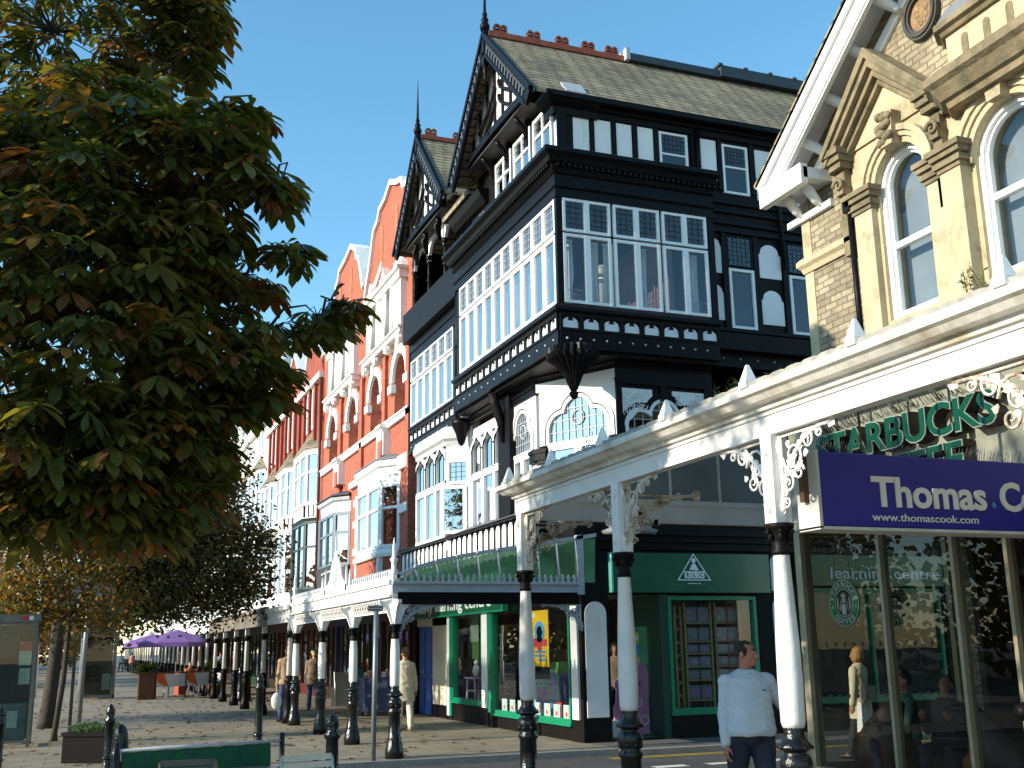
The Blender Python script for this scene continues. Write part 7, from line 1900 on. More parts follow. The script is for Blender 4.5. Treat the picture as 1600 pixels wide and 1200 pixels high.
poster('photo_poster', 'large green photo poster of a laughing child in the smaller toy shop window', FXp(8.75), a0, a1, c0, c1, mat('poster_sky', (.28,.36,.30), .5, var=.15, scale=2),
    [('grass', [rect(a0, a1, c0, c0+H*.4)], GRS), ('child_figure', [disc(M-.25, c0+H*.6, .16, 1.2), [(M-.55,c0),(M+.05,c0),(M-.0,c0+H*.4),(M-.2,c0+H*.47),(M-.5,c0+H*.4)]], mat('poster_dark', (.03,.03,.03), .6)), ('child_face', [disc(M-.23, c0+H*.58, .12, 1.2)], SKIN)])
a0, a1, c0, c1 = fx_px(8.5, 800, 1095, 896, 1122)
# striped leaflets along the window foot
for k in range(8):
    y = 19.0+k*.46; mb = MB(FXp(8.40)); mb.box(y, y+.30, -.004, 0, .36, .60); s_ = mb.build('window_leaflet', mat('pale_blue_leaflet', (.45,.65,.78), .5), None, 'pale blue printed leaflet standing along the foot of the large toy shop window', 'leaflet', 'leaflets along the toy shop window', loc=(8.40, y+.15, .36))
    mb = MB(FXp(8.395)); mb.box(y+.08, y+.22, 0, .002, .38, .58); q1 = mb.build('leaflet_picture', mat('cream_leaflet', (.75,.7,.5), .5), s_)
    mb = MB(FXp(8.392)); mb.prism(disc(y+.15, .44, .045), 0, .002); mb.build('leaflet_dot', REDP, q1)
def toybox(label, x0, x1, y0, y1, z0, z1, c, cn, grp='boxed toys on display'):
    o = thing('toy_box', label, 'toy', ((x0+x1)/2, (y0+y1)/2, z0), grp)
    mb = MB(); mb.box(x0, x1, y0, y1, z0, z1); mb.build('carton', mat(cn, c, .4, var=.25, scale=7), o, bevel=.006)
    mb = MB(FY(y0)); mb.box(x0+.12*(x1-x0), x1-.12*(x1-x0), .0, .004, z0+.15*(z1-z0), z1-.2*(z1-z0)); mb.build('picture', mat(cn+'_picture', (c[2]*.6+.1, c[0]*.5+.1, c[1]*.7+.15), .4, var=.4, scale=14), o)
    m2 = MB(FX(x0)); m2.box(y0+.12*(y1-y0), y1-.12*(y1-y0), .0, .004, z0+.15*(z1-z0), z1-.2*(z1-z0)); m2.build('picture', mat(cn+'_picture', (c[2]*.6+.1, c[0]*.5+.1, c[1]*.7+.15), .4, var=.4, scale=14), o)
toybox('turquoise and white toy carton in the large toy shop window', 8.62, 8.95, 21.2, 21.75, .34, 1.0, (.35,.65,.68), 'turquoise_carton')
toybox('green toy carton behind the nearest column in the large window', 8.7, 9.0, 20.2, 20.6, .34, 1.35, (.10,.38,.12), 'green_carton')
toybox('red toy carton in the large toy shop window', 8.62, 8.9, 19.9, 20.15, .34, .62, (.55,.06,.05), 'red_carton')
toybox('blue slatted toy crate in the large toy shop window', 8.6, 8.8, 19.3, 19.75, .34, .58, (.25,.38,.65), 'blue_carton')
toybox('small yellow and purple toy set at the right of the large window', 8.6, 8.75, 18.95, 19.25, .34, .72, (.7,.55,.15), 'yellow_carton')
toybox('pink toy carton in the smaller toy shop window', 8.75, 9.0, 24.1, 24.5, 1.0, 1.85, (.65,.35,.38), 'pink_carton')
toybox('red toy carton under the pink one in the smaller window', 8.72, 9.1, 24.0, 24.7, .46, 1.0, (.5,.05,.05), 'dark_red_carton')
o = thing('toy_table', 'small pink doll chair on the floor of the smaller toy shop window', 'toy', (8.7, 24.9, .45), None)
PNK = mat('pink_toy_wood', (.75,.45,.55), .5); T_ = FO((8.66, 24.85, .45), 0)
for a in (-.14, .14):
    for b_ in (-.3, .3): mb = MB(T_); mb.tube([(a, b_, 0), (a, b_*.85, .5)], .025, 6); mb.build('leg', PNK, o)
mb = MB(T_); mb.box(-.2, .2, -.33, .33, .5, .54); mb.box(-.15,.15,-.28,.28,.22,.25); mb.build('seat', PNK, o)
mb = MB(T_); mb.ball((0,.0,.68), (.1,.12,.14), 10, 8); mb.ball((0,.0,.86), .07, 10, 8); mb.build('doll', PWH, o)
# shelves of toys in the side window
SHW = mat('pale_pine', (.26,.19,.08), .6)
for i, (x0, x1) in enumerate(((10.62, 11.22), (11.28, 11.86))):
    sh = thing('toy_shelves', ('left' if i == 0 else 'right') + ' tall pine shelf unit stacked with boxed toys in the side window', 'shelves', (x0, 18.75, .45), 'pine toy shelves')
    mb = MB(); 
    for x in (x0, x1-.04):
        for y in (18.62, 18.95): mb.box(x, x+.04, y, y+.04, .45, 2.42)
    mb.build('upright', SHW, sh)
    zs = [.62, .98, 1.22, 1.46, 1.68, 2.02]
    for k, z in enumerate(zs):
        mb = MB(); mb.box(x0+.01, x1-.01, 18.61, 19.0, z, z+.025); mb.build('shelf', SHW, sh)
        w = (x1-x0-.12)/2; nx = (zs+[2.42])[k+1]
        for j in range(2):
            cc = ((.42,.20,.24),(.5,.24,.3),(.36,.12,.16))[k % 3] if i else ((.06,.09,.16),(.1,.12,.1),(.09,.16,.2))[k % 3]
            toybox('%s toy carton on the %s shelf up, %s half of its pine unit' % (('pink' if i else 'dark blue'), ('lowest','second','third','fourth','fifth','topmost')[k], ('left','right')[j]), x0+.05+j*(w+.02), x0+.05+j*(w+.02)+w, 18.64, 18.85, z+.027, z+.027+(nx-z)*.72, cc, ('pink_row_%d' if i else 'blue_row_%d') % (k % 3))
ld = MB(); ld.box(10.42, 10.47, 18.66, 18.72, .5, 2.35); ld.box(10.55, 10.6, 18.66, 18.72, .5, 2.35)
for k in range(7): ld.box(10.47, 10.55, 18.67, 18.71, .7+.24*k, .74+.24*k)
ld.build('pine_ladder', SHW, None, 'narrow pine ladder left of the toy shelves in the side window', 'ladder', loc=(10.5, 18.7, .45))
# pink tiered display board by the doorway
p_ = at('Y', 18.9, 985, 1120); PC = thing('pink_display_board', 'tall pink tiered cut-out board with round pictures in the toy shop doorway', 'display', (9.55, 18.9, 0)); TD = FY(18.9)
x0_, x1_ = at('Y', 18.9, 960, 1100).x, at('Y', 18.9, 1024, 1100).x; zt_ = at('Y', 18.9, 985, 1030).z; m_ = (x0_+x1_)/2; w_ = (x1_-x0_)/2
mb = MB(TD); mb.prism([(m_-w_,.05),(m_+w_,.05),(m_+w_,.55),(m_+w_*.9,.62),(m_+w_*.85,.85),(m_+w_*.95,.9),(m_+w_*.95,1.0),(m_+w_*.75,1.05),(m_+w_*.6,1.3),(m_+w_*.3,zt_-.05),(m_,zt_),(m_-w_*.3,zt_-.05),(m_-w_*.6,1.3),(m_-w_*.75,1.05),(m_-w_*.95,1.0),(m_-w_*.95,.9),(m_-w_*.85,.85),(m_-w_*.9,.62),(m_-w_,.55)], -.06, 0); pb_ = mb.build('board', mat('pink_card', (.50,.22,.38), .6), PC)
mb = MB(TD)
for a, c in ((.45,.3),(-.3,.3),(.15,.62),(-.4,.75),(.1,1.35)): mb.ring(disc(m_+a*w_, c, .09), disc(m_+a*w_, c, .065), 0, .01)
mb.build('picture_ring', mat('pale_pink_ring', (.7,.55,.5), .6), pb_)
mb = MB(TD); text_mb(mb, 'es', m_+.06*w_, .93, .09, 0, .008, weight=.03); mb.build('board_lettering', mat('plum_letters', (.12,.02,.09), .5), pb_)
mb = MB(); mb.box(m_-w_*.8, m_+w_*.8, 18.93, 19.25, 0, .05); mb.build('foot', DARKM, PC)
a_, b__ = at('Y', 19.2, 988, 988), at('Y', 19.2, 1005, 1032)
poster('door_poster', 'yellow poster with a blue swirl inside the toy shop doorway', FY(19.2), a_.x, b__.x, b__.z, a_.z, YEL, [('swirl', [disc((a_.x+b__.x)/2, (a_.z+b__.z)/2-.05, .08, 1.4)], BLU), ('white_tag', [disc((a_.x+b__.x)/2, a_.z-.1, .05)], PWH)])
# armchairs in the coffee shop
LEA = mat('brown_leather', (.05,.026,.016), .45, var=.2, bump=.15)
def armchair(label, x, y, rz):
    o = thing('tub_armchair', label, 'armchair', (x, y, .03), 'brown tub armchairs in the coffee shop'); T = FO((x, y, .03), rz)
    mb = MB(T); n = 14; R = .38
    po = [(R*math.cos(PI*.0+PI*i/n), R*math.sin(PI*i/n)) for i in range(n+1)]
    prof = [(.0,.1),(.10,.1),(.11,.5),(.08,.92),(.03,.95),(.0,.7)]
    vs = []
    for i in range(n+1):
        t = -.25+(PI+.5)*i/n; hgt = .62+.38*math.sin(max(0, min(PI, t)))
        for q, z in prof: vs.append(((R-.11+q)*math.cos(t), (R-.11+q)*math.sin(t), z*hgt if z > .2 else z))
    k = len(prof); mb.add(vs, [(i*k+j, i*k+(j+1)%k, (i+1)*k+(j+1)%k, (i+1)*k+j) for i in range(n) for j in range(k)]+[list(range(k)), [n*k+j for j in range(k)]], None, True)
    mb.build('back', LEA, o, bevel=0)
    mb = MB(T); mb.box(-.28, .28, -.34, .25, .1, .42); mb.build('seat', LEA, o, bevel=.04)
    for a, b_ in ((-.22,-.28),(.22,-.28),(-.2,.2),(.2,.2)): mb = MB(T); mb.tube([(a,b_,0),(a,b_,.1)], .025, 6); mb.build('leg', DARKM, o)
armchair('brown leather tub armchair nearest the coffee shop corner window', 8.95, 11.08, PI*.95)
armchair('brown leather tub armchair behind the middle window panes', 9.15, 9.35, .9)
armchair('brown leather tub armchair by the coffee shop door', 9.6, 8.0, 2.6)
o = thing('coffee_table', 'small round dark table between the tub armchairs', 'table', (9.2, 10.2, .03)); mb = MB(); mb.lathe([(0,.55),(.27,.55),(.27,.58),(0,.58)], (9.2, 10.2, .03), 18); mb.build('table_top', mat('dark_table_wood', (.05,.03,.02), .25), o); mb = MB(); mb.lathe([(.18,0),(.03,.04),(.03,.55)], (9.2, 10.2, .03), 10); mb.build('pedestal', DARKM, o)
mb = MB(); mb.lathe([(.0,0),(.03,0),(.042,.11),(.038,.11),(.03,.01),(0,.01)], (9.15, 10.28, .61), 12); mb.build('paper_cup', mat('teal_cup', (.12,.25,.30), .5), None, 'teal paper cup standing on the small coffee shop table', 'cup', loc=(9.15, 10.28, .61))
# ============================================================ people
SKN = mat('skin', (.42,.20,.13), .5, var=.12, scale=14)
def solid(mb, name, m, parent, vox, smooth=6, sfac=.5):
    me0 = bpy.data.meshes.new('tmp'); me0.from_pydata([tuple(v) for v in mb.v], [], mb.f)
    bm = bmesh.new(); bm.from_mesh(me0); bmesh.ops.remove_doubles(bm, verts=bm.verts, dist=1e-5); bmesh.ops.recalc_face_normals(bm, faces=bm.faces); bm.to_mesh(me0); bm.free()
    ob = bpy.data.objects.new('tmp', me0); COL.objects.link(ob)
    r = ob.modifiers.new('r', 'REMESH'); r.mode = 'VOXEL'; r.voxel_size = vox
    s = ob.modifiers.new('s', 'SMOOTH'); s.factor = sfac; s.iterations = smooth
    dg = bpy.context.evaluated_depsgraph_get(); dg.update()
    me = bpy.data.meshes.new_from_object(ob.evaluated_get(dg)); me.name = name
    bpy.data.objects.remove(ob); bpy.data.meshes.remove(me0)
    o3 = ORG[parent.name]
    me.transform(Matrix.Translation(-o3)); me.materials.clear(); me.materials.append(m)
    me.polygons.foreach_set('use_smooth', [True]*len(me.polygons))
    o = bpy.data.objects.new(name, me); COL.objects.link(o); o.parent = parent; ORG[o.name] = o3
    return o
def crease(o, amp, org, seed=0):
    """work soft cloth folds into a garment"""
    me = o.data; me.update(); z0 = min(v.co.z for v in me.vertices); z1 = max(v.co.z for v in me.vertices)
    ns = [v.normal.copy() for v in me.vertices]
    for v, n in zip(me.vertices, ns):
        p = v.co; t = (p.z-z0)/max(.01, z1-z0)
        f = mnoise.noise(Vector((p.x*7+seed, p.y*7, p.z*13+2.2*mnoise.noise(Vector((p.x*4, p.y*4, p.z*3+seed))))))
        r = 1-abs(mnoise.noise(Vector((p.x*9-seed, p.y*9+p.x*6, p.z*11+p.x*5)))) * 2.4
        v.co = p + n*amp*(.6*f + .7*max(-.3, r)*(.55+.45*abs(t-.5)*2))
def loft(mb, rings, n=16, e=1.0):
    """closed body of elliptical rings (z, rx, ry, cx, cy)"""
    vs = []
    for z, rx, ry, cx, cy in rings:
        for i in range(n):
            t = 2*PI*i/n; c, s = math.cos(t), math.sin(t)
            c = math.copysign(abs(c)**.85, c); s = math.copysign(abs(s)**.85, s)
            vs.append((cx+rx*c, cy+ry*s, z))
    K = len(rings)
    mb.add(vs, [(k*n+i, k*n+(i+1)%n, (k+1)*n+(i+1)%n, (k+1)*n+i) for k in range(K-1) for i in range(n)]+[list(range(n))[::-1], [(K-1)*n+i for i in range(n)]])
def limb(mb, pts, rs, n=10):
    mb.tube(pts, rs, n)
    for p, r in zip(pts, rs): mb.add(*ball_raw(p, r*.985))
def ball_raw(c, r, n=10, k=7):
    vs = [(c[0]+r*math.sin(PI*j/k)*math.cos(2*PI*i/n), c[1]+r*math.sin(PI*j/k)*math.sin(2*PI*i/n), c[2]+r*math.cos(PI*j/k)) for j in range(k+1) for i in range(n)]
    return vs, [(j*n+i, (j+1)*n+i, (j+1)*n+(i+1)%n, j*n+(i+1)%n) for j in range(k) for i in range(n)]
def person(label, loc, heading, H=1.70, g=1.0, armL=((.16,0,-1),(.06,-.14,-1)), armR=((-.16,0,-1),(-.06,-.14,-1)), stride=.16, seat=False,
           top=None, top_z=.95, flare=.0, legs=None, shoes=None, hair=None, style='short', head_yaw=0, head_pitch=0, vox=.012, skin=None, detail=False, sleeve=1.0, group=None, belly=0.0):
    o = thing('person', label, 'person', loc, group); k = H/1.72; sk = skin or SKN
    ch, sh = math.cos(heading), math.sin(heading)
    T = lambda x, y, z: (loc[0]+k*(ch*x-sh*y), loc[1]+k*(sh*x+ch*y), loc[2]+k*z)
    V = lambda p: Vector(p)
    dz = -.45 if seat else 0
    # joints
    sho = {1: V((.160*g, .0, 1.365+dz)), -1: V((-.160*g, .0, 1.365+dz))}
    arms = {}
    for s, a in ((1, armL), (-1, armR)):
        u = V(a[0]).normalized(); f = V(a[1]).normalized(); el = sho[s]+u*.29; wr = el+f*.245; arms[s] = (sho[s], el, wr, f)
    hips = {s: V((s*.09*g, 0, .90+dz)) for s in (1, -1)}; leg = {}
    for s in (1, -1):
        if seat: kn = hips[s]+V((s*.05,-.43,.02)); an = kn+V((0,.03,-.40))
        else:
            st = stride*s; kn = V((s*.095*g, -.5*st-.03*abs(stride), .49)); an = V((s*.085*g, -1.2*st if st > 0 else -1.35*st, .085 if st >= 0 else .11))
        leg[s] = (hips[s], kn, an)
    # head helpers
    piv = V((0, .015, 1.48+dz)); cy_, sy_ = math.cos(head_yaw), math.sin(head_yaw); cp_, sp_ = math.cos(head_pitch), math.sin(head_pitch)
    def HT_(p):
        q = V(p)+V((0,0,dz))-piv; q = V((q.x, q.y*cp_+q.z*sp_, -q.y*sp_+q.z*cp_)); q = V((q.x*cy_-q.y*sy_, q.x*sy_+q.y*cy_, q.z)); return q+piv
    class HM:
        def __init__(s, mb): s.mb = mb
        def ell(s, c, r, n=14, kk=10): 
            vs = []
            for j in range(kk+1):
                for i in range(n):
                    p = PI*j/kk; t = 2*PI*i/n; vs.append(tuple(HT_((c[0]+r[0]*math.sin(p)*math.cos(t), c[1]+r[1]*math.sin(p)*math.sin(t), c[2]+r[2]*math.cos(p)))))
            s.mb.add(vs, [(j*n+i, (j+1)*n+i, (j+1)*n+(i+1)%n, j*n+(i+1)%n) for j in range(kk) for i in range(n)])
        def tb(s, pts, rs, n=8): s.mb.tube([tuple(HT_(p)) for p in pts], rs, n)
    # ---------------- continuous body
    mb = MB(T); hm = HM(mb)
    tor = [(.84,.10,.08,0,0),(.88,.155*g,.105*g,0,0),(.98,.158*g,.115*g+belly*.6,0,-belly*.4),(1.10,.150*g,.108*g+belly,0,-belly*.7),(1.22,.155*g,.105*g+belly*.5,0,-belly*.3),(1.33,.160*g,.098*g,0,0),(1.39,.140*g,.078*g,0,.005),(1.43,.09*g,.06,0,.01),(1.46,.055,.052,0,.01)]
    loft(mb, [(z+dz,a,b,c,d) for z,a,b,c,d in tor])
    limb(mb, [(0,.015,1.42+dz),(0,.005,1.55+dz)], [.058,.052])
    hm.ell((0,.012,1.630), (.077,.096,.092)); hm.ell((0,-.028,1.585), (.062,.066,.088)); hm.ell((0,-.058,1.522), (.040,.036,.032)); hm.ell((0,-.02,1.535), (.055,.055,.045))
    hm.tb([(0,-.086,1.625),(0,-.100,1.600),(0,-.116,1.578),(0,-.100,1.570)], [.010,.012,.017,.013])
    for s in (-1, 1):
        hm.ell((s*.012,-.102,1.574), (.010,.010,.009), 8, 6); hm.ell((s*.030,-.076,1.634), (.026,.016,.010), 8, 6); hm.ell((s*.040,-.066,1.588), (.022,.022,.020), 8, 6); hm.ell((s*.079,.008,1.597), (.011,.024,.033), 8, 6)
    hm.ell((0,-.092,1.549), (.024,.011,.006), 10, 6); hm.ell((0,-.089,1.538), (.021,.011,.007), 10, 6)
    for s in (1, -1):
        S, E, W_, f = arms[s]
        limb(mb, [tuple(S), tuple(S.lerp(E,.5)), tuple(E), tuple(E.lerp(W_,.4)), tuple(W_)], [.056*g,.046,.038,.040,.026])
        # hand: palm, four fingers, thumb
        side = V((0,-1,0)); 
        if abs(f.dot(side)) > .8: side = V((s,0,0))
        side = (side - f*side.dot(f)).normalized(); nrm = f.cross(side).normalized()*(-s)
        nrm = nrm if nrm.x*s < 0 else -nrm
        pc = W_+f*.045
        limb(mb, [tuple(W_), tuple(W_+f*.03+side*.018), tuple(W_+f*.085+side*.026)], [.024,.021,.015]); limb(mb, [tuple(W_), tuple(W_+f*.03-side*.014), tuple(W_+f*.08-side*.028)], [.024,.021,.015]); limb(mb, [tuple(W_), tuple(W_+f*.085)], [.024,.016])
        for q, (o_, l_) in enumerate(((.030,.072),(.011,.080),(-.009,.075),(-.028,.058))):
            b0 = W_+f*(.088-.004*abs(q-1))+side*o_; b1 = b0+(f+nrm*.25).normalized()*l_*.45; b2 = b1+(f+nrm*.8).normalized()*l_*.33; b3 = b2+(f*.7+nrm).normalized()*l_*.26
            limb(mb, [tuple(b0), tuple(b1), tuple(b2), tuple(b3)], [.0095,.0088,.0080,.0068], 8)
        t0 = W_+f*.022+side*.022; t1 = t0+(f*.6+side*.6+nrm*.45).normalized()*.04; t2 = t1+(f+side*.15+nrm*.4).normalized()*.032; t3 = t2+(f+nrm*.35).normalized()*.024
        limb(mb, [tuple(t0), tuple(t1), tuple(t2), tuple(t3)], [.014,.0115,.0100,.0075], 8)
        h_, kn, an = leg[s]
        limb(mb, [tuple(h_), tuple(h_.lerp(kn,.4)), tuple(kn), tuple(kn.lerp(an,.35)), tuple(an)], [.082*g,.07*g,.05,.05,.034])
        limb(mb, [tuple(an), tuple(an+V((0,-.10,-.045))), tuple(an+V((0,-.16,-.05)))], [.036,.034,.026])
    body = solid(mb, 'body', sk, o, .0065 if detail else vox, 4 if detail else 3)
    # ---------------- clothes
    mb = MB(T)
    tz = top_z+dz; e = .022
    rings = [(tz, (.17+flare)*g+e, (.125+flare*.7)*g+e+belly*.6, 0, -belly*.4)]
    if top_z < .8: rings += [(tz+.25, (.165+flare*.6)*g+e, .12*g+flare*.4+e, 0, 0), (.95+dz, .168*g+e, .118*g+e, 0, 0)]
    else: rings += [(tz+.045, .176*g+e, .130*g+e+belly*.9, 0, -belly*.6)]
    rings += [(1.10+dz,.158*g+e,.112*g+e+belly,0,-belly*.75),(1.22+dz,.162*g+e,.108*g+e+belly*.5,0,-belly*.3),(1.33+dz,.168*g+e,.100*g+e,0,0),(1.395+dz,.148*g+e,.080*g+e,0,.005),(1.435+dz,.100*g+e,.062+e*.7,0,.008),(1.468+dz,.060+e*.4,.058+e*.4,0,.01)]
    loft(mb, rings, 20)
    for s in (1, -1):
        S, E, W_, f = arms[s]; we = E.lerp(W_, sleeve)
        limb(mb, [tuple(S+V((-s*.03,0,0))), tuple(S), tuple(S.lerp(E,.5)), tuple(E), tuple(E.lerp(we,.5)), tuple(we)], [.064*g,.064*g,.060,.053,.050,.040], 12)
        if detail:
            for q in range(5):
                c = S.lerp(E, .25+.17*q) if q < 4 else E; r = .062-.003*q; d = (E-S).normalized(); a = d.orthogonal().normalized(); b_ = d.cross(a)
                mb.tube([tuple(c+(a*math.cos(t)+b_*math.sin(t))*(r-.006)+d*.02*math.sin(t*2+q)) for t in [j*.5+q for j in range(8)]], .010, 6)
    tp = solid(mb, 'coat' if top_z < .8 else 'top', top, o, .008 if detail else vox, 5 if detail else 3)
    crease(tp, .009 if detail else .011, o, len(label))
    if detail:
        mb = MB(T); mb.tube([(.066*math.cos(t), .01+.062*math.sin(t), 1.468+dz-.012*(math.sin(t) < 0)*abs(math.sin(t))) for t in [2*PI*j/16 for j in range(17)]], .009, 6); mb.build('neckband', top, tp)
    if legs is not None:
        mb = MB(T)
        loft(mb, [(z+dz,a+.014,b+.014,c,d) for z,a,b,c,d in ((.80,.10,.09,0,0),(.86,.155*g,.108*g,0,0),(.94,.165*g,.115*g+belly*.4,0,-belly*.3),(1.02,.16*g,.11*g+belly*.5,0,-belly*.4))])
        for s in (1, -1):
            h_, kn, an = leg[s]; ae = kn.lerp(an, .97)
            limb(mb, [tuple(h_), tuple(h_.lerp(kn,.4)), tuple(kn), tuple(kn.lerp(ae,.5)), tuple(ae)], [.100*g,.088*g,.070,.066,.062], 12)
        crease(solid(mb, 'trousers', legs, o, .010 if detail else vox, 4), .008, o, 3)
    for s in (1, -1):
        mb = MB(T); h_, kn, an = leg[s]; limb(mb, [tuple(an+V((0,.03,-.035))), tuple(an+V((0,-.07,-.045))), tuple(an+V((0,-.17,-.05)))], [.045,.046,.036])
        solid(mb, 'shoe', shoes or mat('dark_shoe_leather', (.025,.02,.018), .4), o, .012, 3)
    # ---------------- hair and face parts
    if hair is not None:
        mb = MB(T); hm = HM(mb)
        if style == 'balding':
            hm.ell((0,.034,1.635), (.0815,.083,.083)); hm.ell((0,.018,1.690), (.062,.078,.034))
            for s in (-1, 1): hm.ell((s*.066,-.002,1.636), (.017,.046,.042)); hm.ell((s*.074,-.028,1.612), (.009,.014,.030))
        elif style == 'bob':
            hm.ell((0,.022,1.648), (.090,.098,.092)); hm.ell((0,.045,1.575), (.088,.066,.09))
            for s in (-1, 1): hm.ell((s*.074,.005,1.575), (.026,.055,.085))
        elif style == 'hat':
            hm.ell((0,.012,1.665), (.094,.108,.075)); hm.ell((0,.0,1.645), (.125,.14,.016)); hm.ell((0,.04,1.59), (.080,.060,.07))
        else:
            hm.ell((0,.026,1.652), (.086,.094,.088)); hm.ell((0,.05,1.60), (.076,.055,.06))
        for q in range(26 if detail else 10):
            t = rnd.uniform(-.4, PI+.4); hm.ell((.07*math.cos(t), .02+.075*math.sin(t), 1.62+rnd.uniform(-.02,.06)), (.016,.018,.02), 7, 5)
        hr = solid(mb, 'hat' if style == 'hat' else 'hair', hair, o, .006 if detail else vox, 2)
        if style != 'hat':
            for v in hr.data.vertices: v.co += v.normal*.005*mnoise.noise(Vector((v.co.x*90, v.co.y*90, v.co.z*25)))
    if detail:
        for s in (-1, 1):
            mb = MB(T); hm = HM(mb); hm.ell((s*.031,-.0845,1.6165), (.0135,.010,.0075), 12, 8); ey = mb.build('eye', mat('eye_white', (.7,.66,.6), .3), body)
            mb = MB(T); hm = HM(mb); hm.ell((s*.032,-.0935,1.6165), (.006,.0025,.0062), 10, 6); mb.build('iris', mat('iris', (.02,.018,.015), .2), body)
            mb = MB(T); hm = HM(mb); hm.tb([(s*.014,-.096,1.640),(s*.030,-.096,1.646),(s*.048,-.084,1.640)], [.004,.005,.003], 6); mb.build('eyebrow', hair, body)
        mb = MB(T); hm = HM(mb); hm.tb([(-.022,-.097,1.5435),(-.008,-.1025,1.5445),(.008,-.1025,1.5445),(.022,-.097,1.5435)], [.003,.0055,.0055,.003], 6); mb.build('lips', mat('lip_skin', (.30,.10,.08), .45), body)
    o['_k'] = k
    return o, T, arms
JEANS = mat('dark_blue_jeans', (.018,.024,.045), .8, var=.3, scale=5, bump=.4, bscale=30)
JEANL = mat('blue_jeans', (.05,.085,.17), .8, var=.25, scale=6)
SWT = mat('pale_blue_grey_sweatshirt', (.54,.57,.61), .85, var=.08, scale=6, bump=.7, bscale=9)
q = at('Y', 8.6, 1163, 1010)
man, TM, am = person('man in a pale blue-grey sweatshirt and dark jeans walking beside the white column', (q.x, 8.6, 0), math.radians(-14), 1.67, 1.17,
    armL=((.66,.10,-1),(.62,-.05,-1)), armR=((-.15,-.02,-1),(-.04,-.16,-1)), stride=.16, top=SWT, top_z=.90, legs=JEANS, hair=mat('dark_brown_hair', (.025,.016,.011), .7, bump=.8, bscale=120), style='balding',
    head_yaw=math.radians(46), head_pitch=0, vox=.01, detail=True, belly=.028, skin=mat('ruddy_skin', (.40,.165,.105), .48, var=.18, scale=11, col2=(.46,.13,.085), thr=.6, soft=.15, c2scale=16))
mb = MB(TM); mb.box(.085, .125, -.139, -.124, 1.285, 1.297); mb.build('chest_motif', mat('navy_thread', (.02,.02,.04), .7), man)
mb = MB(TM); W_ = am[-1][2]; mb.tube([tuple(W_+Vector((.030*math.cos(t), .034*math.sin(t), .012))) for t in [2*PI*j/14 for j in range(15)]], .004, 6); mb.build('watch_strap', mat('silver_bracelet', (.6,.58,.5), .3, metal=.9), man)
BEI = mat('beige_coat', (.56,.50,.37), .8, var=.1, bump=.3, bscale=12)
q = at('Z', 0, 632, 1143)
w, TW, aw = person('woman in a long beige coat and pale trousers walking away beside the corner lacy column', (q.x, q.y, 0), math.radians(176), 1.66, .98, armL=((.16,.0,-1),(.08,-.10,-1)), armR=((-.22,-.05,-1),(-.14,-.2,-1)),
    stride=.17, top=BEI, top_z=.62, flare=.03, legs=mat('cream_trousers', (.60,.56,.45), .8), shoes=mat('tan_shoes', (.3,.2,.12), .5), hair=mat('light_brown_hair', (.17,.085,.035), .6, bump=.6, bscale=60), vox=.011)
hd = Vector(TW(*(aw[1][2]+Vector((0,0,-.1)))))
mb = MB(); mb.tube([tuple(hd), (hd.x, hd.y, hd.z-.12)], .008, 5); mb.ball((hd.x, hd.y, hd.z-.24), (.10,.06,.14), 12, 8); mb.build('carrier_bag', mat('white_pink_bag', (.8,.74,.72), .5), None, 'small white and pink carrier bag in the beige-coated woman\'s hand', 'bag', loc=(hd.x, hd.y, hd.z-.38))
q = at('Z', 0, 447, 1128)
w, TW, aw = person('man in a tan jacket and jeans half behind the paired lacy columns', (q.x, q.y, 0), math.radians(190), 1.76, 1.08, top=mat('tan_jacket', (.40,.27,.16), .8, var=.12), top_z=.84, legs=JEANL, hair=mat('grey_brown_hair', (.10,.07,.05), .7), vox=.014)
hd = Vector(TW(*(aw[1][2]+Vector((0,0,-.1)))))
mb = MB(); mb.tube([tuple(hd), (hd.x, hd.y, hd.z-.1)], .008, 5); mb.ball((hd.x, hd.y, hd.z-.27), (.13,.06,.2), 12, 8); mb.build('carrier_bag', mat('white_plastic_bag', (.8,.8,.78), .4), None, 'white plastic carrier bag hanging from the tan-jacketed man\'s hand', 'bag', loc=(hd.x, hd.y, hd.z-.47))
q = at('Z', 0, 489, 1110)
w, TW, aw = person('woman in a pale hat and brown coat walking away between the lacy columns', (q.x, q.y, 0), math.radians(178), 1.66, 1.08, top=mat('taupe_coat', (.24,.17,.115), .85, var=.15), top_z=.72, flare=.03, legs=JEANL, hair=mat('straw_hat', (.58,.47,.27), .8), style='hat', vox=.014)
pb = Vector(TW(-.24, .05, .98)); mb = MB(); mb.ball(tuple(pb), (.10,.16,.18), 12, 8); mb.tube([tuple(pb+Vector((0,0,.15))), TW(-.15,.02,1.43), TW(.0,-.1,1.3)], .012, 5); mb.build('shoulder_bag', mat('dark_brown_bag', (.06,.035,.025), .5), None, 'dark shoulder bag carried by the woman in the pale hat', 'bag', loc=tuple(pb))
_bw = at('Z', -.1, 1352, 1186)
w, TW, aw = person('blonde woman in a cream jacket on the side street, seen through the coffee shop glass', (_bw.x, _bw.y, -.10), math.radians(205), 1.66, .98, top=mat('cream_jacket', (.66,.57,.40), .8, var=.06), top_z=.62, flare=.02, legs=mat('dark_navy_trousers', (.02,.02,.03), .8), hair=mat('golden_hair', (.34,.18,.055), .6), style='bob', vox=.012)
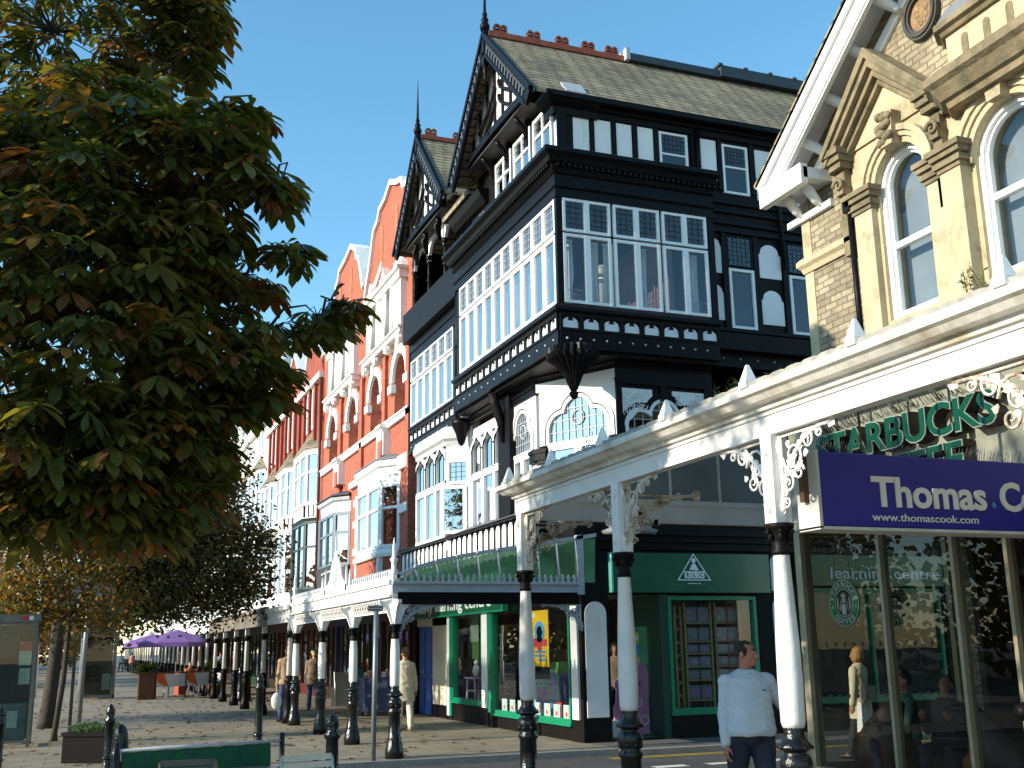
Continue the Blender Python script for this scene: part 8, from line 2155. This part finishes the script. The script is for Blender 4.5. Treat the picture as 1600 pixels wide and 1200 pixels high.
mb = MB(); c = Vector(TW(.05, .17, 1.02)); TB2 = FO((c.x, c.y, c.z), math.radians(20)); mb.T = TB2; mb.box(-.15, .15, -.05, .03, -.1, .1); mb.T = None; mb.tube([TW(.0,.16,1.12), TW(-.10,.13,1.40), TW(-.06,0,1.47)], .010, 5); mb.build('shoulder_bag', mat('black_leather', (.012,.012,.013), .4), None, 'black shoulder bag on the blonde woman\'s back', 'bag', loc=tuple(c))
mb = MB(); c = Vector(TW(-.16, .12, .66)); mb.box(c.x-.17, c.x+.10, c.y-.05, c.y+.03, c.z-.2, c.z+.06); mb.build('red_shopping_bag', mat('red_card_bag', (.65,.02,.02), .5), None, 'red shopping bag held by the blonde woman', 'bag', loc=(c.x, c.y, c.z-.2))
mb = MB(); c = Vector(TW(.24, .10, .62)); mb.add([(c.x-.04,c.y-.1,c.z+.25),(c.x+.05,c.y-.1,c.z+.22),(c.x+.13,c.y-.1,c.z-.22),(c.x-.05,c.y-.1,c.z-.22),(c.x-.04,c.y,c.z+.25),(c.x+.05,c.y,c.z+.22),(c.x+.13,c.y+.04,c.z-.22),(c.x-.05,c.y+.04,c.z-.22)], [(0,1,2,3),(4,7,6,5),(0,4,5,1),(1,5,6,2),(2,6,7,3),(3,7,4,0)]); mb.build('white_carrier_bag', mat('white_red_bag', (.78,.78,.8), .4), None, 'white carrier bag held by the blonde woman', 'bag', loc=(c.x, c.y, c.z-.22))
person('seated customer in a dull green shirt inside the coffee shop', (at('Y',10.9,1412,1090).x, 10.9, .03), math.radians(250), 1.72, 1.05, seat=True, top=mat('dull_green_shirt', (.10,.17,.14), .8), top_z=.95, legs=JEANS, hair=mat('black_hair', (.012,.01,.01), .6), vox=.016, armL=((.2,-.3,-1),(-.2,-1,.1)), armR=((-.2,-.3,-1),(.2,-1,.1)))
person('seated customer bent over the table in dark clothes inside the coffee shop', (at('Y',10.25,1478,1100).x, 10.25, .03), math.radians(-60), 1.68, 1.0, seat=True, top=mat('dark_top', (.02,.02,.025), .8), top_z=.95, legs=JEANS, hair=mat('black_hair', (.012,.01,.01), .6), head_pitch=.5, vox=.016, armL=((.1,-.6,-1),(-.2,-1,.6)), armR=((-.1,-.6,-1),(.2,-1,.6)))
q = at('Y', 20.2, 972, 1035)
person('shop assistant in a fawn top standing inside the toy shop doorway', (q.x-.15, 20.2, .03), math.radians(-20), 1.66, 1.0, top=mat('fawn_top', (.28,.20,.13), .8), top_z=.86, legs=mat('dark_trousers', (.02,.02,.022), .8), hair=mat('dark_brown_hair', (.025,.016,.011), .7, bump=.8, bscale=120), style='bob', vox=.016)
for px, py, hd_, tc, lc, lb in ((343, 1074, 180, (.22,.26,.32), (.03,.03,.05), 'person in a grey-blue top among the far columns'), (280, 1060, 10, (.5,.5,.48), (.05,.06,.1), 'person in a white top beyond the far cafe'), (205, 1052, 170, (.45,.2,.15), (.03,.03,.04), 'far pedestrian in a reddish top near the vanishing point'), (188, 1050, 20, (.6,.58,.52), (.1,.1,.1), 'far pedestrian in a pale top near the vanishing point')):
    q = at('Z', 0, px, py); person(lb, (q.x, q.y, 0), math.radians(hd_), 1.7, 1.0, top=mat('far_top_%d' % px, tc, .8), top_z=.84, legs=mat('far_legs_%d' % px, lc, .8), hair=mat('dark_brown_hair', (.025,.016,.011), .7, bump=.8, bscale=120), vox=.022)
q = at('Z', 0, 300, 1083)
person('seated person in an orange top at the far cafe', (q.x, q.y+1.5, 0), math.radians(20), 1.7, 1.0, seat=True, top=mat('orange_top', (.5,.12,.03), .8), top_z=.95, legs=JEANS, hair=mat('black_hair', (.012,.01,.01), .6), vox=.02)
# ============================================================ sky, sun, camera
W = bpy.data.worlds.new('World'); SC.world = W; W.use_nodes = True
nt = W.node_tree; nt.nodes.clear()
out = N(nt, 'ShaderNodeOutputWorld'); bg = N(nt, 'ShaderNodeBackground', Strength=SKY_S); sky = N(nt, 'ShaderNodeTexSky')
sky.sky_type = 'NISHITA'; sky.sun_disc = False; sky.sun_elevation = SUN_EL; sky.sun_rotation = SUN_ROT
sky.air_density = 1.0; sky.dust_density = .1; sky.ozone_density = 2.5; sky.altitude = 10
hs = N(nt, 'ShaderNodeHueSaturation', Saturation=SKY_SAT, Hue=SKY_HUE); L(nt, sky, 0, hs, 'Color'); L(nt, hs, 0, bg, 0); L(nt, bg, 0, out, 0)
sl = bpy.data.lights.new('sun', 'SUN'); sl.energy = SUN_E; sl.angle = math.radians(.53); sl.color = (1.0, .90, .74)
so = bpy.data.objects.new('sun', sl); COL.objects.link(so); so.location = (-20, 10, 30)
so.rotation_euler = Vector(SUN_DIR).to_track_quat('-Z', 'Y').to_euler()
cd = bpy.data.cameras.new('camera'); cd.lens = FLEN; cd.sensor_width = 36; cd.sensor_fit = 'HORIZONTAL'; cd.clip_end = 3000; cd.clip_start = .05
co = bpy.data.objects.new('camera', cd); COL.objects.link(co)
co.matrix_world = Matrix(((CR.x, CU.x, -CF.x, EYE.x), (CR.y, CU.y, -CF.y, EYE.y), (CR.z, CU.z, -CF.z, EYE.z), (0,0,0,1)))
SC.camera = co
SC.view_settings.view_transform = 'Standard'; SC.view_settings.look = 'None'; SC.view_settings.exposure = EXPO; SC.view_settings.gamma = 1
SC.render.film_transparent = False
SC.cycles.max_bounces = 8; SC.cycles.transparent_max_bounces = 16; SC.cycles.glossy_bounces = 4; SC.cycles.diffuse_bounces = 3; SC.cycles.transmission_bounces = 6
SC.cycles.use_denoising = True
